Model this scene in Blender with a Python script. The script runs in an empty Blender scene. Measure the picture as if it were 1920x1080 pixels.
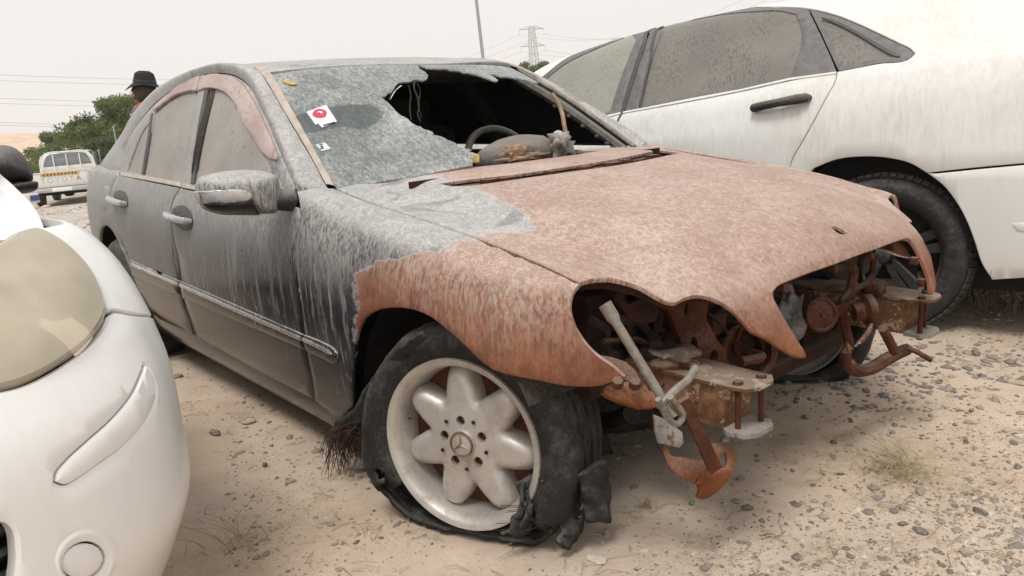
import bpy, bmesh, math, random
import numpy as np
from mathutils import Vector, Matrix, geometry, noise
from mathutils.bvhtree import BVHTree
R = math.radians
random.seed(7)
rng = np.random.default_rng(7)
scene = bpy.context.scene
COL = scene.collection

# ------------------------------------------------------------------ camera
# camera recovered in the burnt car's own frame (x forward, y left, z up,
# origin under the front axle), then carried to the world, where z = 0 is ground
FPX, CB = 1454.4, np.array([1.4873, -1.7852, 1.1205])
YAW, PIT, ROL = 2.44730, -0.23155, -0.07075
def cam_axes(yaw, pit, rol):
    fw = np.array([math.cos(pit)*math.cos(yaw), math.cos(pit)*math.sin(yaw), math.sin(pit)])
    r0 = np.cross(fw, [0, 0, 1.0]); r0 /= np.linalg.norm(r0)
    u0 = np.cross(r0, fw)
    return math.cos(rol)*r0 + math.sin(rol)*u0, -math.sin(rol)*r0 + math.cos(rol)*u0, fw
RB, UB, FB = cam_axes(YAW, PIT, ROL)
GS, G0 = 0.027, 0.086                      # ground slope and height seen in the car's frame: the nose is low
_n = np.array([-GS, 0, 1.0]); _n /= np.linalg.norm(_n)
_x = np.array([1.0, 0, 0]) - _n*_n[0]; _x /= np.linalg.norm(_x)
B2W = np.array([_x, np.cross(_n, _x), _n]); OB = np.array([0, 0, G0])
CW, RW, UW, FW = B2W@(CB-OB), B2W@RB, B2W@UB, B2W@FB
def ray_b(px): return CB, FB + RB*(px[0]-960)/FPX - UB*(px[1]-540)/FPX
def ray_w(px): return CW, FW + RW*(px[0]-960)/FPX - UW*(px[1]-540)/FPX
def on_b(px, ax, val):
    C, d = ray_b(px); return C + d*((val-C[ax])/d[ax])
def on_w(px, ax=2, val=0.0):
    C, d = ray_w(px); return C + d*((val-C[ax])/d[ax])
def at_w(px, dist):                        # a point at a given horizontal distance
    C, d = ray_w(px); return C + d*(dist/math.hypot(d[0], d[1]))
def px_w(P):
    d = np.atleast_2d(P)-CW; z = d@FW
    return np.stack([960+FPX*(d@RW)/z, 540-FPX*(d@UW)/z], -1)

cd = bpy.data.cameras.new('camera'); cam = bpy.data.objects.new('camera', cd); COL.objects.link(cam)
cd.sensor_width = 36.0; cd.lens = FPX/1920*36.0; cd.clip_start = 0.05; cd.clip_end = 6000
M = Matrix.Identity(4)
for i in range(3):
    M[i][0] = RW[i]; M[i][1] = UW[i]; M[i][2] = -FW[i]; M[i][3] = CW[i]
cam.matrix_world = M; scene.camera = cam

# ------------------------------------------------------------------ sky, sun, exposure (bright dusty overcast)
SUN_EL, SUN_AZ = R(62), R(-60)             # direction the light comes from
w = bpy.data.worlds.new('World'); scene.world = w; w.use_nodes = True
nt = w.node_tree; nt.nodes.clear()
out = nt.nodes.new('ShaderNodeOutputWorld'); bg = nt.nodes.new('ShaderNodeBackground')
sky = nt.nodes.new('ShaderNodeTexSky'); sky.sky_type = 'NISHITA'; sky.sun_disc = False
sky.sun_elevation = SUN_EL; sky.sun_rotation = R(90)-SUN_AZ; sky.dust_density = 6; sky.air_density = 1.0; sky.ozone_density = 1.0
hs = nt.nodes.new('ShaderNodeHueSaturation'); hs.inputs['Saturation'].default_value = 0.12
mx = nt.nodes.new('ShaderNodeMix'); mx.data_type = 'RGBA'; mx.inputs[0].default_value = 0.86
mx.inputs[7].default_value = (6.42, 6.36, 6.33, 1)
nt.links.new(sky.outputs[0], hs.inputs['Color']); nt.links.new(hs.outputs[0], mx.inputs[6])
nt.links.new(mx.outputs[2], bg.inputs['Color']); bg.inputs['Strength'].default_value = 0.1
nt.links.new(bg.outputs[0], out.inputs[0])
sd = bpy.data.lights.new('sun', 'SUN'); sd.energy = 1.3; sd.angle = R(18); sd.color = (1, .975, .94)
so = bpy.data.objects.new('sun', sd); COL.objects.link(so)
sdir = Vector((math.cos(SUN_EL)*math.cos(SUN_AZ), math.cos(SUN_EL)*math.sin(SUN_AZ), math.sin(SUN_EL)))
so.rotation_euler = sdir.to_track_quat('Z', 'Y').to_euler()
scene.view_settings.view_transform = 'Standard'; scene.view_settings.look = 'None'
scene.view_settings.exposure = 0.6; scene.view_settings.gamma = 1.0
scene.render.film_transparent = False
scene.cycles.max_bounces = 6; scene.cycles.use_denoising = True

# ------------------------------------------------------------------ helpers
def lin(c): return tuple(((v/255+0.055)/1.055)**2.4 if v/255 > 0.04045 else v/255/12.92 for v in c)
MATS = {}
def link(o, parent=None):
    COL.objects.link(o)
    if parent is not None: o.parent = parent
    return o
def tag(o, label=None, cat=None, group=None, kind=None):
    if label: o['label'] = label
    if cat: o['category'] = cat
    if group: o['group'] = group
    if kind: o['kind'] = kind
    return o
def empty(name, loc=(0, 0, 0), rz=0, label=None, cat=None, group=None):
    o = bpy.data.objects.new(name, None); COL.objects.link(o); o.empty_display_size = .2
    o.location = loc; o.rotation_euler = (0, 0, rz)
    return tag(o, label, cat, group)
def mesh_obj(name, V, F, mat, parent=None, smooth=True, attrs=None, auto=None):
    me = bpy.data.meshes.new(name)
    me.from_pydata([tuple(map(float, v)) for v in V], [], [tuple(int(i) for i in f) for f in F])
    if smooth: me.polygons.foreach_set('use_smooth', [True]*len(me.polygons))
    if attrs:
        for k, a in attrs.items():
            at = me.attributes.new(k, 'FLOAT', 'POINT'); at.data.foreach_set('value', np.asarray(a, dtype=np.float32))
    me.update()
    if auto is not None: sharpen(me, auto)
    if mat is not None:
        for m_ in (mat if isinstance(mat, (list, tuple)) else [mat]):
            me.materials.append(MATS[m_] if isinstance(m_, str) else m_)
    o = bpy.data.objects.new(name, me)
    return link(o, parent)
def sharpen(me, deg):
    bm = bmesh.new(); bm.from_mesh(me)
    bmesh.ops.recalc_face_normals(bm, faces=bm.faces)
    c = R(deg)
    for e in bm.edges:
        e.smooth = not (len(e.link_faces) == 2 and e.calc_face_angle(0) > c)
    for f in bm.faces: f.smooth = True
    bm.to_mesh(me); bm.free()
class MB:
    """collects shapes into one mesh"""
    def __init__(s): s.V = []; s.F = []
    def add(s, V, F):
        n = len(s.V); s.V += [tuple(map(float, v)) for v in V]; s.F += [tuple(int(i)+n for i in f) for f in F]; return s
    def box(s, c, size, rot=None, bev=0.0):
        x, y, z = [v/2 for v in size]
        if bev > 0:
            b = min(bev, x*.9, y*.9, z*.9); bm = bmesh.new(); bmesh.ops.create_cube(bm, size=1)
            for v in bm.verts: v.co = Vector((v.co.x*2*x, v.co.y*2*y, v.co.z*2*z))
            bmesh.ops.bevel(bm, geom=bm.edges[:], offset=b, segments=2, affect='EDGES', profile=.5)
            V = [np.array(v.co) for v in bm.verts]; bm.verts.index_update(); F = [[v.index for v in f.verts] for f in bm.faces]; bm.free()
        else:
            V = [np.array((sx*x, sy*y, sz*z)) for sx in (-1, 1) for sy in (-1, 1) for sz in (-1, 1)]
            F = [(0, 1, 3, 2), (4, 6, 7, 5), (0, 4, 5, 1), (2, 3, 7, 6), (0, 2, 6, 4), (1, 5, 7, 3)]
        if rot is not None:
            Rm = np.array(rot if not hasattr(rot, 'to_matrix') else rot.to_matrix()); V = [Rm@v for v in V]
        return s.add([v+np.array(c) for v in V], F)
    def tube(s, pts, rad, seg=8, caps=True, closed=False):
        pts = [np.array(p, float) for p in pts]; n = len(pts)
        rs = rad if hasattr(rad, '__len__') else [rad]*n
        V = []; F = []; up = None
        for i in range(n):
            a = pts[(i-1) % n] if (i > 0 or closed) else pts[0]; b = pts[(i+1) % n] if (i < n-1 or closed) else pts[-1]
            t = b-a; t = t/(np.linalg.norm(t)+1e-9)
            if up is None:
                up = np.array([0, 0, 1.0]) if abs(t[2]) < .9 else np.array([1.0, 0, 0])
            sd_ = np.cross(t, up); sd_ /= (np.linalg.norm(sd_)+1e-9); up = np.cross(sd_, t)
            for k in range(seg):
                a_ = 2*math.pi*k/seg; V.append(pts[i]+rs[i]*(math.cos(a_)*sd_+math.sin(a_)*up))
        m = n if closed else n-1
        for i in range(m):
            for k in range(seg):
                j = (i+1) % n; F.append((i*seg+k, i*seg+(k+1) % seg, j*seg+(k+1) % seg, j*seg+k))
        if caps and not closed:
            F.append(tuple(range(seg))[::-1]); F.append(tuple((n-1)*seg+k for k in range(seg)))
        return s.add(V, F)
    def lathe(s, prof, seg=32, axis=(0, 0, 1), org=(0, 0, 0), a0=0, a1=2*math.pi, closed=False):
        """prof: (radius, height) pairs turned about an axis"""
        ax = np.array(axis, float); ax /= np.linalg.norm(ax)
        e1 = np.cross(ax, [0, 0, 1.0]) if abs(ax[2]) < .9 else np.cross(ax, [1.0, 0, 0]); e1 /= np.linalg.norm(e1); e2 = np.cross(ax, e1)
        full = abs(a1-a0-2*math.pi) < 1e-6; ns = seg if full else seg+1
        V = []; F = []; m = len(prof)
        for k in range(ns):
            a = a0+(a1-a0)*k/seg
            for r_, h in prof: V.append(np.array(org)+ax*h+r_*(math.cos(a)*e1+math.sin(a)*e2))
        for k in range(seg):
            j = (k+1) % ns
            for i in range(m if closed else m-1):
                i2 = (i+1) % m; F.append((k*m+i, j*m+i, j*m+i2, k*m+i2))
        return s.add(V, F)
    def prism(s, poly, thick, frame, bev=0.0):
        """polygon (2D) extruded; frame = (origin, ex, ey); thickness to both sides along ex x ey"""
        o, ex, ey = [np.array(v, float) for v in frame]; nz = np.cross(ex, ey); nz /= np.linalg.norm(nz)
        n = len(poly); V = []
        for h in (-thick/2, thick/2):
            for (a, b) in poly: V.append(o+a*ex+b*ey+nz*h)
        F = [tuple(range(n))[::-1], tuple(range(n, 2*n))] + [(i, (i+1) % n, n+(i+1) % n, n+i) for i in range(n)]
        return s.add(V, F)
    def build(s, name, mat, parent=None, smooth=True, auto=35):
        return mesh_obj(name, s.V, s.F, mat, parent, smooth, auto=auto if smooth else None)

def catmull(P, n=8, closed=False):
    """points, 'c'-flagged corners kept: list of (x, y[, z]); returns dense curve"""
    P = [np.array(p, float) for p in P]; m = len(P); outp = []
    for i in range(m if closed else m-1):
        g = lambda k: P[k % m] if closed else P[min(max(k, 0), m-1)]
        p0, p1, p2, p3 = g(i-1), g(i), g(i+1), g(i+2)
        if not closed:
            if i == 0: p0 = 2*p1-p2
            if i == m-2: p3 = 2*p2-p1
        # centripetal-like tangents
        d1 = max(np.linalg.norm(p2-p1), 1e-6); d0 = max(np.linalg.norm(p1-p0), 1e-6); d2 = max(np.linalg.norm(p3-p2), 1e-6)
        t1 = ((p1-p0)/d0-(p2-p0)/(d0+d1)+(p2-p1)/d1)*d1
        t2 = ((p2-p1)/d1-(p3-p1)/(d1+d2)+(p3-p2)/d2)*d1
        for k in range(n):
            t = k/n; t_2 = t*t; t_3 = t_2*t
            outp.append((2*t_3-3*t_2+1)*p1+(t_3-2*t_2+t)*t1+(-2*t_3+3*t_2)*p2+(t_3-t_2)*t2)
    if not closed: outp.append(P[-1])
    return outp
def path(*segs, n=6):
    """chain of smooth segments joined at corners; each seg a list of points; the end of one is the start of the next"""
    outp = []
    for sgm in segs:
        c = catmull(sgm, n) if len(sgm) > 2 else [np.array(p, float) for p in sgm]
        outp += c if not outp else c[1:]
    return outp
def pip(poly, pts):
    x, y = pts[:, 0], pts[:, 1]; ins = np.zeros(len(pts), bool); n = len(poly); j = n-1
    for i in range(n):
        xi, yi = poly[i]; xj, yj = poly[j]
        c = ((yi > y) != (yj > y)) & (x < (xj-xi)*(y-yi)/((yj-yi) if yj != yi else 1e-12)+xi)
        ins ^= c; j = i
    return ins
def seg_dist(poly, pts):
    P = np.asarray(poly); Q = np.roll(P, -1, 0); best = np.full(len(pts), 1e9)
    for a, b in zip(P, Q):
        ab = b-a; t = np.clip(((pts-a)@ab)/(ab@ab+1e-15), 0, 1); best = np.minimum(best, np.linalg.norm(pts-(a+t[:, None]*ab), axis=1))
    return best
def resample(poly, step):
    P = np.asarray(poly, float); Q = np.vstack([P, P[:1]]); outp = []
    for a, b in zip(Q[:-1], Q[1:]):
        L = np.linalg.norm(b-a); k = max(1, int(math.ceil(L/step)))
        for i in range(k): outp.append(a+(b-a)*i/k)
    # drop near duplicates
    res = [outp[0]]
    for p in outp[1:]:
        if np.linalg.norm(p-res[-1]) > step*.25: res.append(p)
    if np.linalg.norm(res[0]-res[-1]) < step*.25: res.pop()
    return np.array(res)
def area2(P):
    x, y = P[:, 0], P[:, 1]; return .5*np.sum(x*np.roll(y, -1)-np.roll(x, -1)*y)
def inset(P, d):
    if area2(P) < 0: P = P[::-1]
    a = np.roll(P, 1, 0); b = np.roll(P, -1, 0)
    e1 = P-a; e2 = b-P
    e1 /= np.linalg.norm(e1, axis=1)[:, None]+1e-12; e2 /= np.linalg.norm(e2, axis=1)[:, None]+1e-12
    n1 = np.stack([-e1[:, 1], e1[:, 0]], 1); n2 = np.stack([-e2[:, 1], e2[:, 0]], 1)
    m = n1+n2; L = np.linalg.norm(m, axis=1)[:, None]; m = m/np.maximum(L, .35)
    c = np.maximum((m*n1).sum(1), .5)[:, None]
    return P+m/c*d
class Surf:
    """bicubic surface through a grid of 3D points; (u, v) are grid indices"""
    def __init__(s, G, sub=6, axes=ray_b):
        s.G = np.array(G, float); s.nu, s.nv = s.G.shape[:2]; s.ray = axes
        us = np.linspace(0, s.nu-1, (s.nu-1)*sub+1); vs = np.linspace(0, s.nv-1, (s.nv-1)*sub+1)
        U, V = np.meshgrid(us, vs, indexing='ij'); s.UV = np.stack([U.ravel(), V.ravel()], 1)
        P = s.ev(s.UV); a, b = len(us), len(vs); s.P = P
        F = []
        for i in range(a-1):
            for j in range(b-1):
                k = i*b+j; F += [(k, k+b, k+b+1), (k, k+b+1, k+1)]
        s.F = F; s.bvh = BVHTree.FromPolygons([Vector(p) for p in P], F)
        dU = np.linalg.norm(np.diff(s.G, axis=0), axis=2).mean(); dV = np.linalg.norm(np.diff(s.G, axis=1), axis=2).mean()
        s.sc = np.array([dU, dV])
    @staticmethod
    def w(t):
        return np.stack([-.5*t+t*t-.5*t**3, 1-2.5*t*t+1.5*t**3, .5*t+2*t*t-1.5*t**3, -.5*t*t+.5*t**3], -1)
    def ev(s, uv):
        uv = np.atleast_2d(uv); u = np.clip(uv[:, 0], 0, s.nu-1-1e-9); v = np.clip(uv[:, 1], 0, s.nv-1-1e-9)
        iu = u.astype(int); iv = v.astype(int); wu = s.w(u-iu); wv = s.w(v-iv)
        G = s.G
        # pad by linear extrapolation
        if not hasattr(s, 'Gp'):
            g = np.concatenate([2*G[:1]-G[1:2], G, 2*G[-1:]-G[-2:-1]], 0)
            s.Gp = np.concatenate([2*g[:, :1]-g[:, 1:2], g, 2*g[:, -1:]-g[:, -2:-1]], 1)
        outp = np.zeros((len(uv), 3))
        for a in range(4):
            for b in range(4):
                outp += (wu[:, a]*wv[:, b])[:, None]*s.Gp[iu+a, iv+b]
        # linear beyond the edges
        return outp
    def nrm(s, uv, e=.02):
        uv = np.atleast_2d(uv); a = np.clip(uv-[e, 0], 0, [s.nu-1, s.nv-1]); b = np.clip(uv+[e, 0], 0, [s.nu-1, s.nv-1])
        c = np.clip(uv-[0, e], 0, [s.nu-1, s.nv-1]); d = np.clip(uv+[0, e], 0, [s.nu-1, s.nv-1])
        n = np.cross(s.ev(b)-s.ev(a), s.ev(d)-s.ev(c)); return n/(np.linalg.norm(n, axis=1)[:, None]+1e-12)
    def _uv(s, loc, idx):
        f = s.F[idx]; a, b, c = [s.P[i] for i in f]; p = np.array(loc)
        v0, v1, v2 = b-a, c-a, p-a; d00, d01, d11, d20, d21 = v0@v0, v0@v1, v1@v1, v2@v0, v2@v1
        de = d00*d11-d01*d01; vv = (d11*d20-d01*d21)/de; ww = (d00*d21-d01*d20)/de
        return (1-vv-ww)*s.UV[f[0]]+vv*s.UV[f[1]]+ww*s.UV[f[2]]
    def px(s, px):
        C, d = s.ray(px); d = d/np.linalg.norm(d)
        loc, n, i, _ = s.bvh.ray_cast(Vector(C), Vector(d))
        if loc is None:                     # grazing miss: nearest point of the surface to the ray
            best = None
            for t in np.linspace(.8, 7, 220):
                l, n_, i_, dd = s.bvh.find_nearest(Vector(C+d*t))
                if best is None or dd < best[0]: best = (dd, l, i_)
            MISS.append((px, round(best[0], 3))); return s._uv(best[1], best[2])
        return s._uv(loc, i)
    def near(s, p):
        l, n, i, d = s.bvh.find_nearest(Vector(p)); return s._uv(l, i)
    def uvs(s, pts):
        return np.array([s.px(p) if len(p) == 2 else s.near(p) for p in pts])
MISS = []
def panel(surf, poly, holes=(), step=.03, gap=.002, rnd=.004, flange=.012, flip=None, name='panel', mat=None, parent=None,
          fn=None, mirror=False, disp=None, grid=None):
    """cut a panel out of a surface: poly/holes in (u, v); rounded, returned edges"""
    sc = surf.sc
    if flip is None: flip = getattr(surf, 'flip', False)
    P = resample(np.asarray(poly)*sc, step); P = inset(P, gap)
    rings = [P] + [resample(np.asarray(h)*sc, step*.7) for h in holes]
    for k in range(1, len(rings)):
        if area2(rings[k]) > 0: rings[k] = rings[k][::-1]
    pts = []; edges = []; depth = []; rid = []
    for k, r in enumerate(rings):
        r2 = inset(r.copy(), rnd) if k == 0 else inset_hole(r, rnd)
        for q, dd in ((r, rnd*.8), (r2, 0)):
            b = len(pts); n = len(q); pts += list(q); depth += [dd]*n; rid += [k if dd else -1]*n
            edges += [(b+i, b+(i+1) % n) for i in range(n)]
    lo = P.min(0); hi = P.max(0); g = grid or step
    xs = np.arange(lo[0]+g*.5, hi[0], g); ys = np.arange(lo[1]+g*.5, hi[1], g)
    L = np.stack(np.meshgrid(xs, ys, indexing='ij'), -1).reshape(-1, 2)
    if len(L):
        ok = pip(P, L)
        for r in rings[1:]: ok &= ~pip(r, L)
        for r in rings: ok &= seg_dist(r, L) > g*.45+rnd
        L = L[ok]; pts += list(L); depth += [0]*len(L); rid += [-1]*len(L)
    V2, E, F, ov, oe, of = geometry.delaunay_2d_cdt([Vector(p) for p in pts], edges, [], 0, 1e-7)
    V2 = np.array([tuple(v) for v in V2]); dep = np.zeros(len(V2)); rr_ = np.full(len(V2), -1)
    for i, o in enumerate(ov):
        if o: dep[i] = depth[o[0]]; rr_[i] = rid[o[0]]
    F = np.array([f for f in F if len(f) == 3]); cen = V2[F].mean(1)
    ok = pip(P, cen)
    for r in rings[1:]: ok &= ~pip(r, cen)
    F = F[ok]
    uv = V2/sc; X = surf.ev(uv); N = surf.nrm(uv)*(-1 if flip else 1)
    if disp is not None: X = X+N*disp(X)[:, None]
    X = X-N*dep[:, None]
    # make faces follow the normal
    a, b, c = X[F[:, 0]], X[F[:, 1]], X[F[:, 2]]; fn_ = np.cross(b-a, c-a); s_ = (fn_*N[F].mean(1)).sum(1).sum()
    if s_ < 0: F = F[:, ::-1]
    # flange from boundary edges
    ec = {}
    for f in F:
        for i in range(3):
            e = (f[i], f[(i+1) % 3]); ec[e] = 1
    bd = [e for e in ec if (e[1], e[0]) not in ec]
    bv = sorted({i for e in bd for i in e}); mp = {v: len(X)+k for k, v in enumerate(bv)}
    X2 = np.vstack([X, X[bv]-N[bv]*flange]); Fl = [tuple(f) for f in F]+[(e[1], e[0], mp[e[0]], mp[e[1]]) for e in bd]
    if mirror: X2 = X2*[1, -1, 1]; Fl = [f[::-1] for f in Fl]
    at = fn(X2) if fn else None
    return mesh_obj(name, X2, Fl, mat, parent, True, attrs=at, auto=40)
def inset_hole(r, d):
    q = inset(r[::-1].copy(), -d); return q
def copy_tree(o, parent=None):
    c = o.copy(); COL.objects.link(c); c.parent = parent
    for ch in list(o.children): copy_tree(ch, c)
    return c
# ------------------------------------------------------------------ materials
class NT:
    def __init__(s, name):
        s.m = bpy.data.materials.new(name); s.m.use_nodes = True; s.t = s.m.node_tree; s.t.nodes.clear()
        s.out = s.t.nodes.new('ShaderNodeOutputMaterial'); MATS[name] = s.m
        s.obj = None
    def n(s, ty, **kw):
        nd = s.t.nodes.new('ShaderNode'+ty)
        for k, v in kw.items(): setattr(nd, k, v)
        return nd
    def put(s, sock, v):
        if isinstance(v, bpy.types.NodeSocket): s.t.links.new(v, sock)
        elif v is not None:
            if isinstance(v, (tuple, list)) and sock.type == 'RGBA' and len(v) == 3: v = (*v, 1)
            sock.default_value = v
    def co(s, which='Object'):
        if s.obj is None: s.obj = s.n('TexCoord')
        return s.obj.outputs[which]
    def map(s, v, sc=(1, 1, 1), loc=(0, 0, 0), rot=(0, 0, 0)):
        nd = s.n('Mapping'); s.put(nd.inputs[0], v); nd.inputs[1].default_value = loc; nd.inputs[2].default_value = rot; nd.inputs[3].default_value = sc
        return nd.outputs[0]
    def noise(s, v=None, scale=5, det=4, rough=.55, dist=0, col=False):
        nd = s.n('TexNoise'); s.put(nd.inputs['Vector'], v if v is not None else s.co()); nd.inputs['Scale'].default_value = scale
        nd.inputs['Detail'].default_value = det; nd.inputs['Roughness'].default_value = rough; nd.inputs['Distortion'].default_value = dist
        return nd.outputs['Color' if col else 0]
    def vor(s, v=None, scale=5, feat='F1', out='Distance', rnd=1):
        nd = s.n('TexVoronoi', feature=feat); s.put(nd.inputs['Vector'], v if v is not None else s.co()); nd.inputs['Scale'].default_value = scale
        nd.inputs['Randomness'].default_value = rnd
        return nd.outputs[out]
    def math(s, op, a, b=None, c=None, clamp=False):
        nd = s.n('Math', operation=op, use_clamp=clamp); s.put(nd.inputs[0], a)
        if b is not None: s.put(nd.inputs[1], b)
        if c is not None: s.put(nd.inputs[2], c)
        return nd.outputs[0]
    def add(s, a, b): return s.math('ADD', a, b)
    def mul(s, a, b): return s.math('MULTIPLY', a, b)
    def mr(s, v, a, b, c=0, d=1, smooth=True):
        nd = s.n('MapRange', interpolation_type='SMOOTHSTEP' if smooth else 'LINEAR'); s.put(nd.inputs[0], v)
        for i, q in enumerate((a, b, c, d)): s.put(nd.inputs[i+1], q)
        return nd.outputs[0]
    def mix(s, f, a, b, mode='MIX'):
        nd = s.n('Mix', data_type='RGBA', blend_type=mode); s.put(nd.inputs[0], f); s.put(nd.inputs[6], a); s.put(nd.inputs[7], b)
        return nd.outputs[2]
    def mixf(s, f, a, b):
        nd = s.n('Mix', data_type='FLOAT'); s.put(nd.inputs[0], f); s.put(nd.inputs[2], a); s.put(nd.inputs[3], b)
        return nd.outputs[0]
    def ramp(s, f, stops):
        nd = s.n('ValToRGB'); s.put(nd.inputs[0], f); e = nd.color_ramp.elements
        while len(e) > 1: e.remove(e[-1])
        for i, (p, c) in enumerate(stops):
            q = e[0] if i == 0 else e.new(p)
            q.position = p; q.color = (*c, 1) if len(c) == 3 else c
        return nd.outputs[0]
    def xyz(s, v):
        nd = s.n('SeparateXYZ'); s.put(nd.inputs[0], v); return nd.outputs
    def attr(s, name):
        return s.n('Attribute', attribute_name=name).outputs['Fac']
    def geo(s, w='Normal'): return s.n('NewGeometry').outputs[w]
    def bump(s, h, st=.3, dist=.01, nrm=None):
        nd = s.n('Bump'); s.put(nd.inputs['Height'], h); nd.inputs['Strength'].default_value = st; nd.inputs['Distance'].default_value = dist
        if nrm is not None: s.put(nd.inputs['Normal'], nrm)
        return nd.outputs[0]
    def bsdf(s, col, rough=.5, metal=0, nrm=None, spec=None, coat=None, trans=None, coat_rough=.05, alpha=None, emit=None):
        nd = s.n('BsdfPrincipled'); s.put(nd.inputs['Base Color'], col); s.put(nd.inputs['Roughness'], rough); s.put(nd.inputs['Metallic'], metal)
        if nrm is not None: s.put(nd.inputs['Normal'], nrm)
        if spec is not None: s.put(nd.inputs['Specular IOR Level'], spec)
        if coat is not None: s.put(nd.inputs['Coat Weight'], coat); s.put(nd.inputs['Coat Roughness'], coat_rough)
        if trans is not None: s.put(nd.inputs['Transmission Weight'], trans)
        if alpha is not None: s.put(nd.inputs['Alpha'], alpha)
        return nd.outputs[0]
    def done(s, sh): s.t.links.new(sh, s.out.inputs[0]); return s.m
def simple(name, col, rough=.5, metal=0, var=.25, scale=12, bump=0, spec=None, dust=0, dustc=(.42,.37,.31), coat=None):
    """plain material with mottling and a film of dust on faces that look up"""
    t = NT(name); nz = t.noise(None, scale, 5, .6)
    c = t.mix(t.mr(nz, .3, .7), tuple(v*(1-var) for v in col), tuple(min(1, v*(1+var)) for v in col))
    rg = rough
    if dust:
        up = t.xyz(t.geo())[2]; d = t.mul(t.mr(t.add(up, t.mul(t.math('SUBTRACT', t.noise(None, scale*4, 4, .7), .5), 1.2)), -.3, .9), dust)
        c = t.mix(d, c, dustc); rg = t.mixf(d, rough, .9)
    nr = t.bump(t.noise(None, scale*6, 4, .6), bump, .004) if bump else None
    return t.done(t.bsdf(c, rg, metal, nr, spec, coat))

DUST = (.50, .455, .405)
# --- burnt car: black paint, bare rust where the fire went, pale run-marked dust over both
def burnt(name, force=None):
    t = NT(name); co = t.co(); X, Y, Z = t.xyz(co)
    up = t.xyz(t.geo())[2]; top = t.mr(up, .35, .8)
    # rust border
    if force is None:
        rf = t.add(t.attr('rust'), t.mul(t.math('SUBTRACT', t.noise(co, 9, 5, .65), .5), .22))
        rf = t.add(rf, t.mul(t.math('SUBTRACT', t.noise(co, 34, 5, .75), .5), .11))
        rust = t.mr(t.add(rf, t.mul(t.math('SUBTRACT', t.noise(co, 160, 3, .7), .5), .03)), -.006, .006); edge = t.mul(t.mr(rf, -.02, -.002), t.mr(rf, .012, 0))
    else: rust = force
    big = t.noise(co, 3.1, 4, .55); fine = t.noise(co, 140, 3, .7); mid = t.noise(co, 22, 5, .65)
    rc = t.ramp(t.add(t.mul(mid, .7), t.mul(fine, .35)), [(.3, (.080,.026,.014)), (.48, (.165,.056,.027)), (.66, (.240,.090,.041)), (.85, (.34,.155,.062))])
    rc = t.mix(t.mul(t.mr(t.noise(co, 6, 6, .7), .62, .72), .55), rc, (.40,.17,.045))
    pc = (.011, .012, .019)
    # dust runs: long streaks down the flanks, worm-like clots on the flat tops
    wv = t.n('VectorMath', operation='SCALE'); t.put(wv.inputs[0], t.noise(co, 7, 3, .5, col=True)); wv.inputs['Scale'].default_value = .05
    cw = t.n('VectorMath', operation='ADD'); t.put(cw.inputs[0], co); t.put(cw.inputs[1], wv.outputs[0]); cw = cw.outputs[0]
    s1 = t.noise(t.map(cw, (135, 135, 27)), 1, 4, .6, .7); s2 = t.noise(t.map(cw, (60, 60, 9)), 1, 3, .5)
    runs = t.mr(t.add(t.mul(s1, .85), t.mul(s2, .25)), .43, .66)
    w1 = t.add(t.mul(t.noise(t.map(cw, (66, 92, 66)), 1, 5, .68, 1.3), .75), t.mul(t.noise(co, 6, 3, .5), .25)); clots = t.mr(w1, .40, .62)
    # amount on the flanks: thick above, washed and bare lower down
    hz = t.add(Z, t.mul(t.math('SUBTRACT', big, .5), .20))
    side = t.mr(hz, .62, .84, .03, .88)
    side = t.math('MAXIMUM', side, t.mul(t.mr(X, -2.1, -2.9), .78))
    flow = t.mul(t.mr(t.noise(t.map(cw, (26, 26, 1.1)), 1, 4, .6), .50, .70), t.mr(hz, .40, .72, .0, .75))
    sideA = t.mul(side, t.mixf(t.mul(t.mr(X, -1.15, -.75), .8), t.mixf(runs, .58, .88), t.mixf(runs, .14, .92)))
    sideA = t.math('MAXIMUM', sideA, t.mul(flow, .7))
    topA = t.mixf(clots, .55, .95)
    d = t.mixf(top, sideA, topA)
    # on bare rust the film is thinner and fades sooner down the flank
    hr = t.mr(t.add(Z, t.mul(t.math('SUBTRACT', big, .5), .25)), .60, .82, .08, .92)
    dr = t.mixf(top, t.mul(hr, t.mixf(runs, .20, .82)), t.mul(t.mixf(clots, .46, .90), t.mr(X, .72, .40, .66, 1)))
    d = t.mixf(rust, d, dr)
    wipe = t.mr(t.noise(co, 4.7, 3, .5, 1.5), .60, .66)
    lines = t.mul(t.mr(t.noise(t.map(cw, (95, 95, 1.4)), 1, 2, .5), .645, .675), t.mr(t.add(Z, t.mul(t.math('SUBTRACT', t.noise(t.map(cw, (40, 40, 1)), 1, 2), .5), .5)), .34, .50)); d = t.math('MAXIMUM', d, t.mul(t.mul(lines, t.math('SUBTRACT', 1, t.math('MAXIMUM', top, rust))), .55))
    d = t.mul(d, t.mixf(t.mul(wipe, t.mixf(rust, .55, .0)), 1, .45))
    base = t.mix(rust, pc, rc)
    if force is None: base = t.mix(t.mul(edge, .7), base, (.30, .30, .31))
    dc = t.mix(rust, t.mix(t.noise(co, 30, 3), (.45,.43,.405), (.60,.58,.55)), t.mix(t.noise(co, 30, 3), (.49,.38,.325), (.61,.505,.445)))
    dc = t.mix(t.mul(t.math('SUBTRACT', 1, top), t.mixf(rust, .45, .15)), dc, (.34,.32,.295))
    c = t.mix(d, base, dc)
    rg = t.mixf(d, t.mixf(rust, .16, .75), .92)
    h = t.add(t.mul(d, .6), t.mul(t.mul(fine, rust), .7))
    sp = t.mixf(rust, .5, .2)
    return t.done(t.bsdf(c, rg, 0, t.bump(h, .35, .003), sp))
burnt('burnt_paint')
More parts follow.
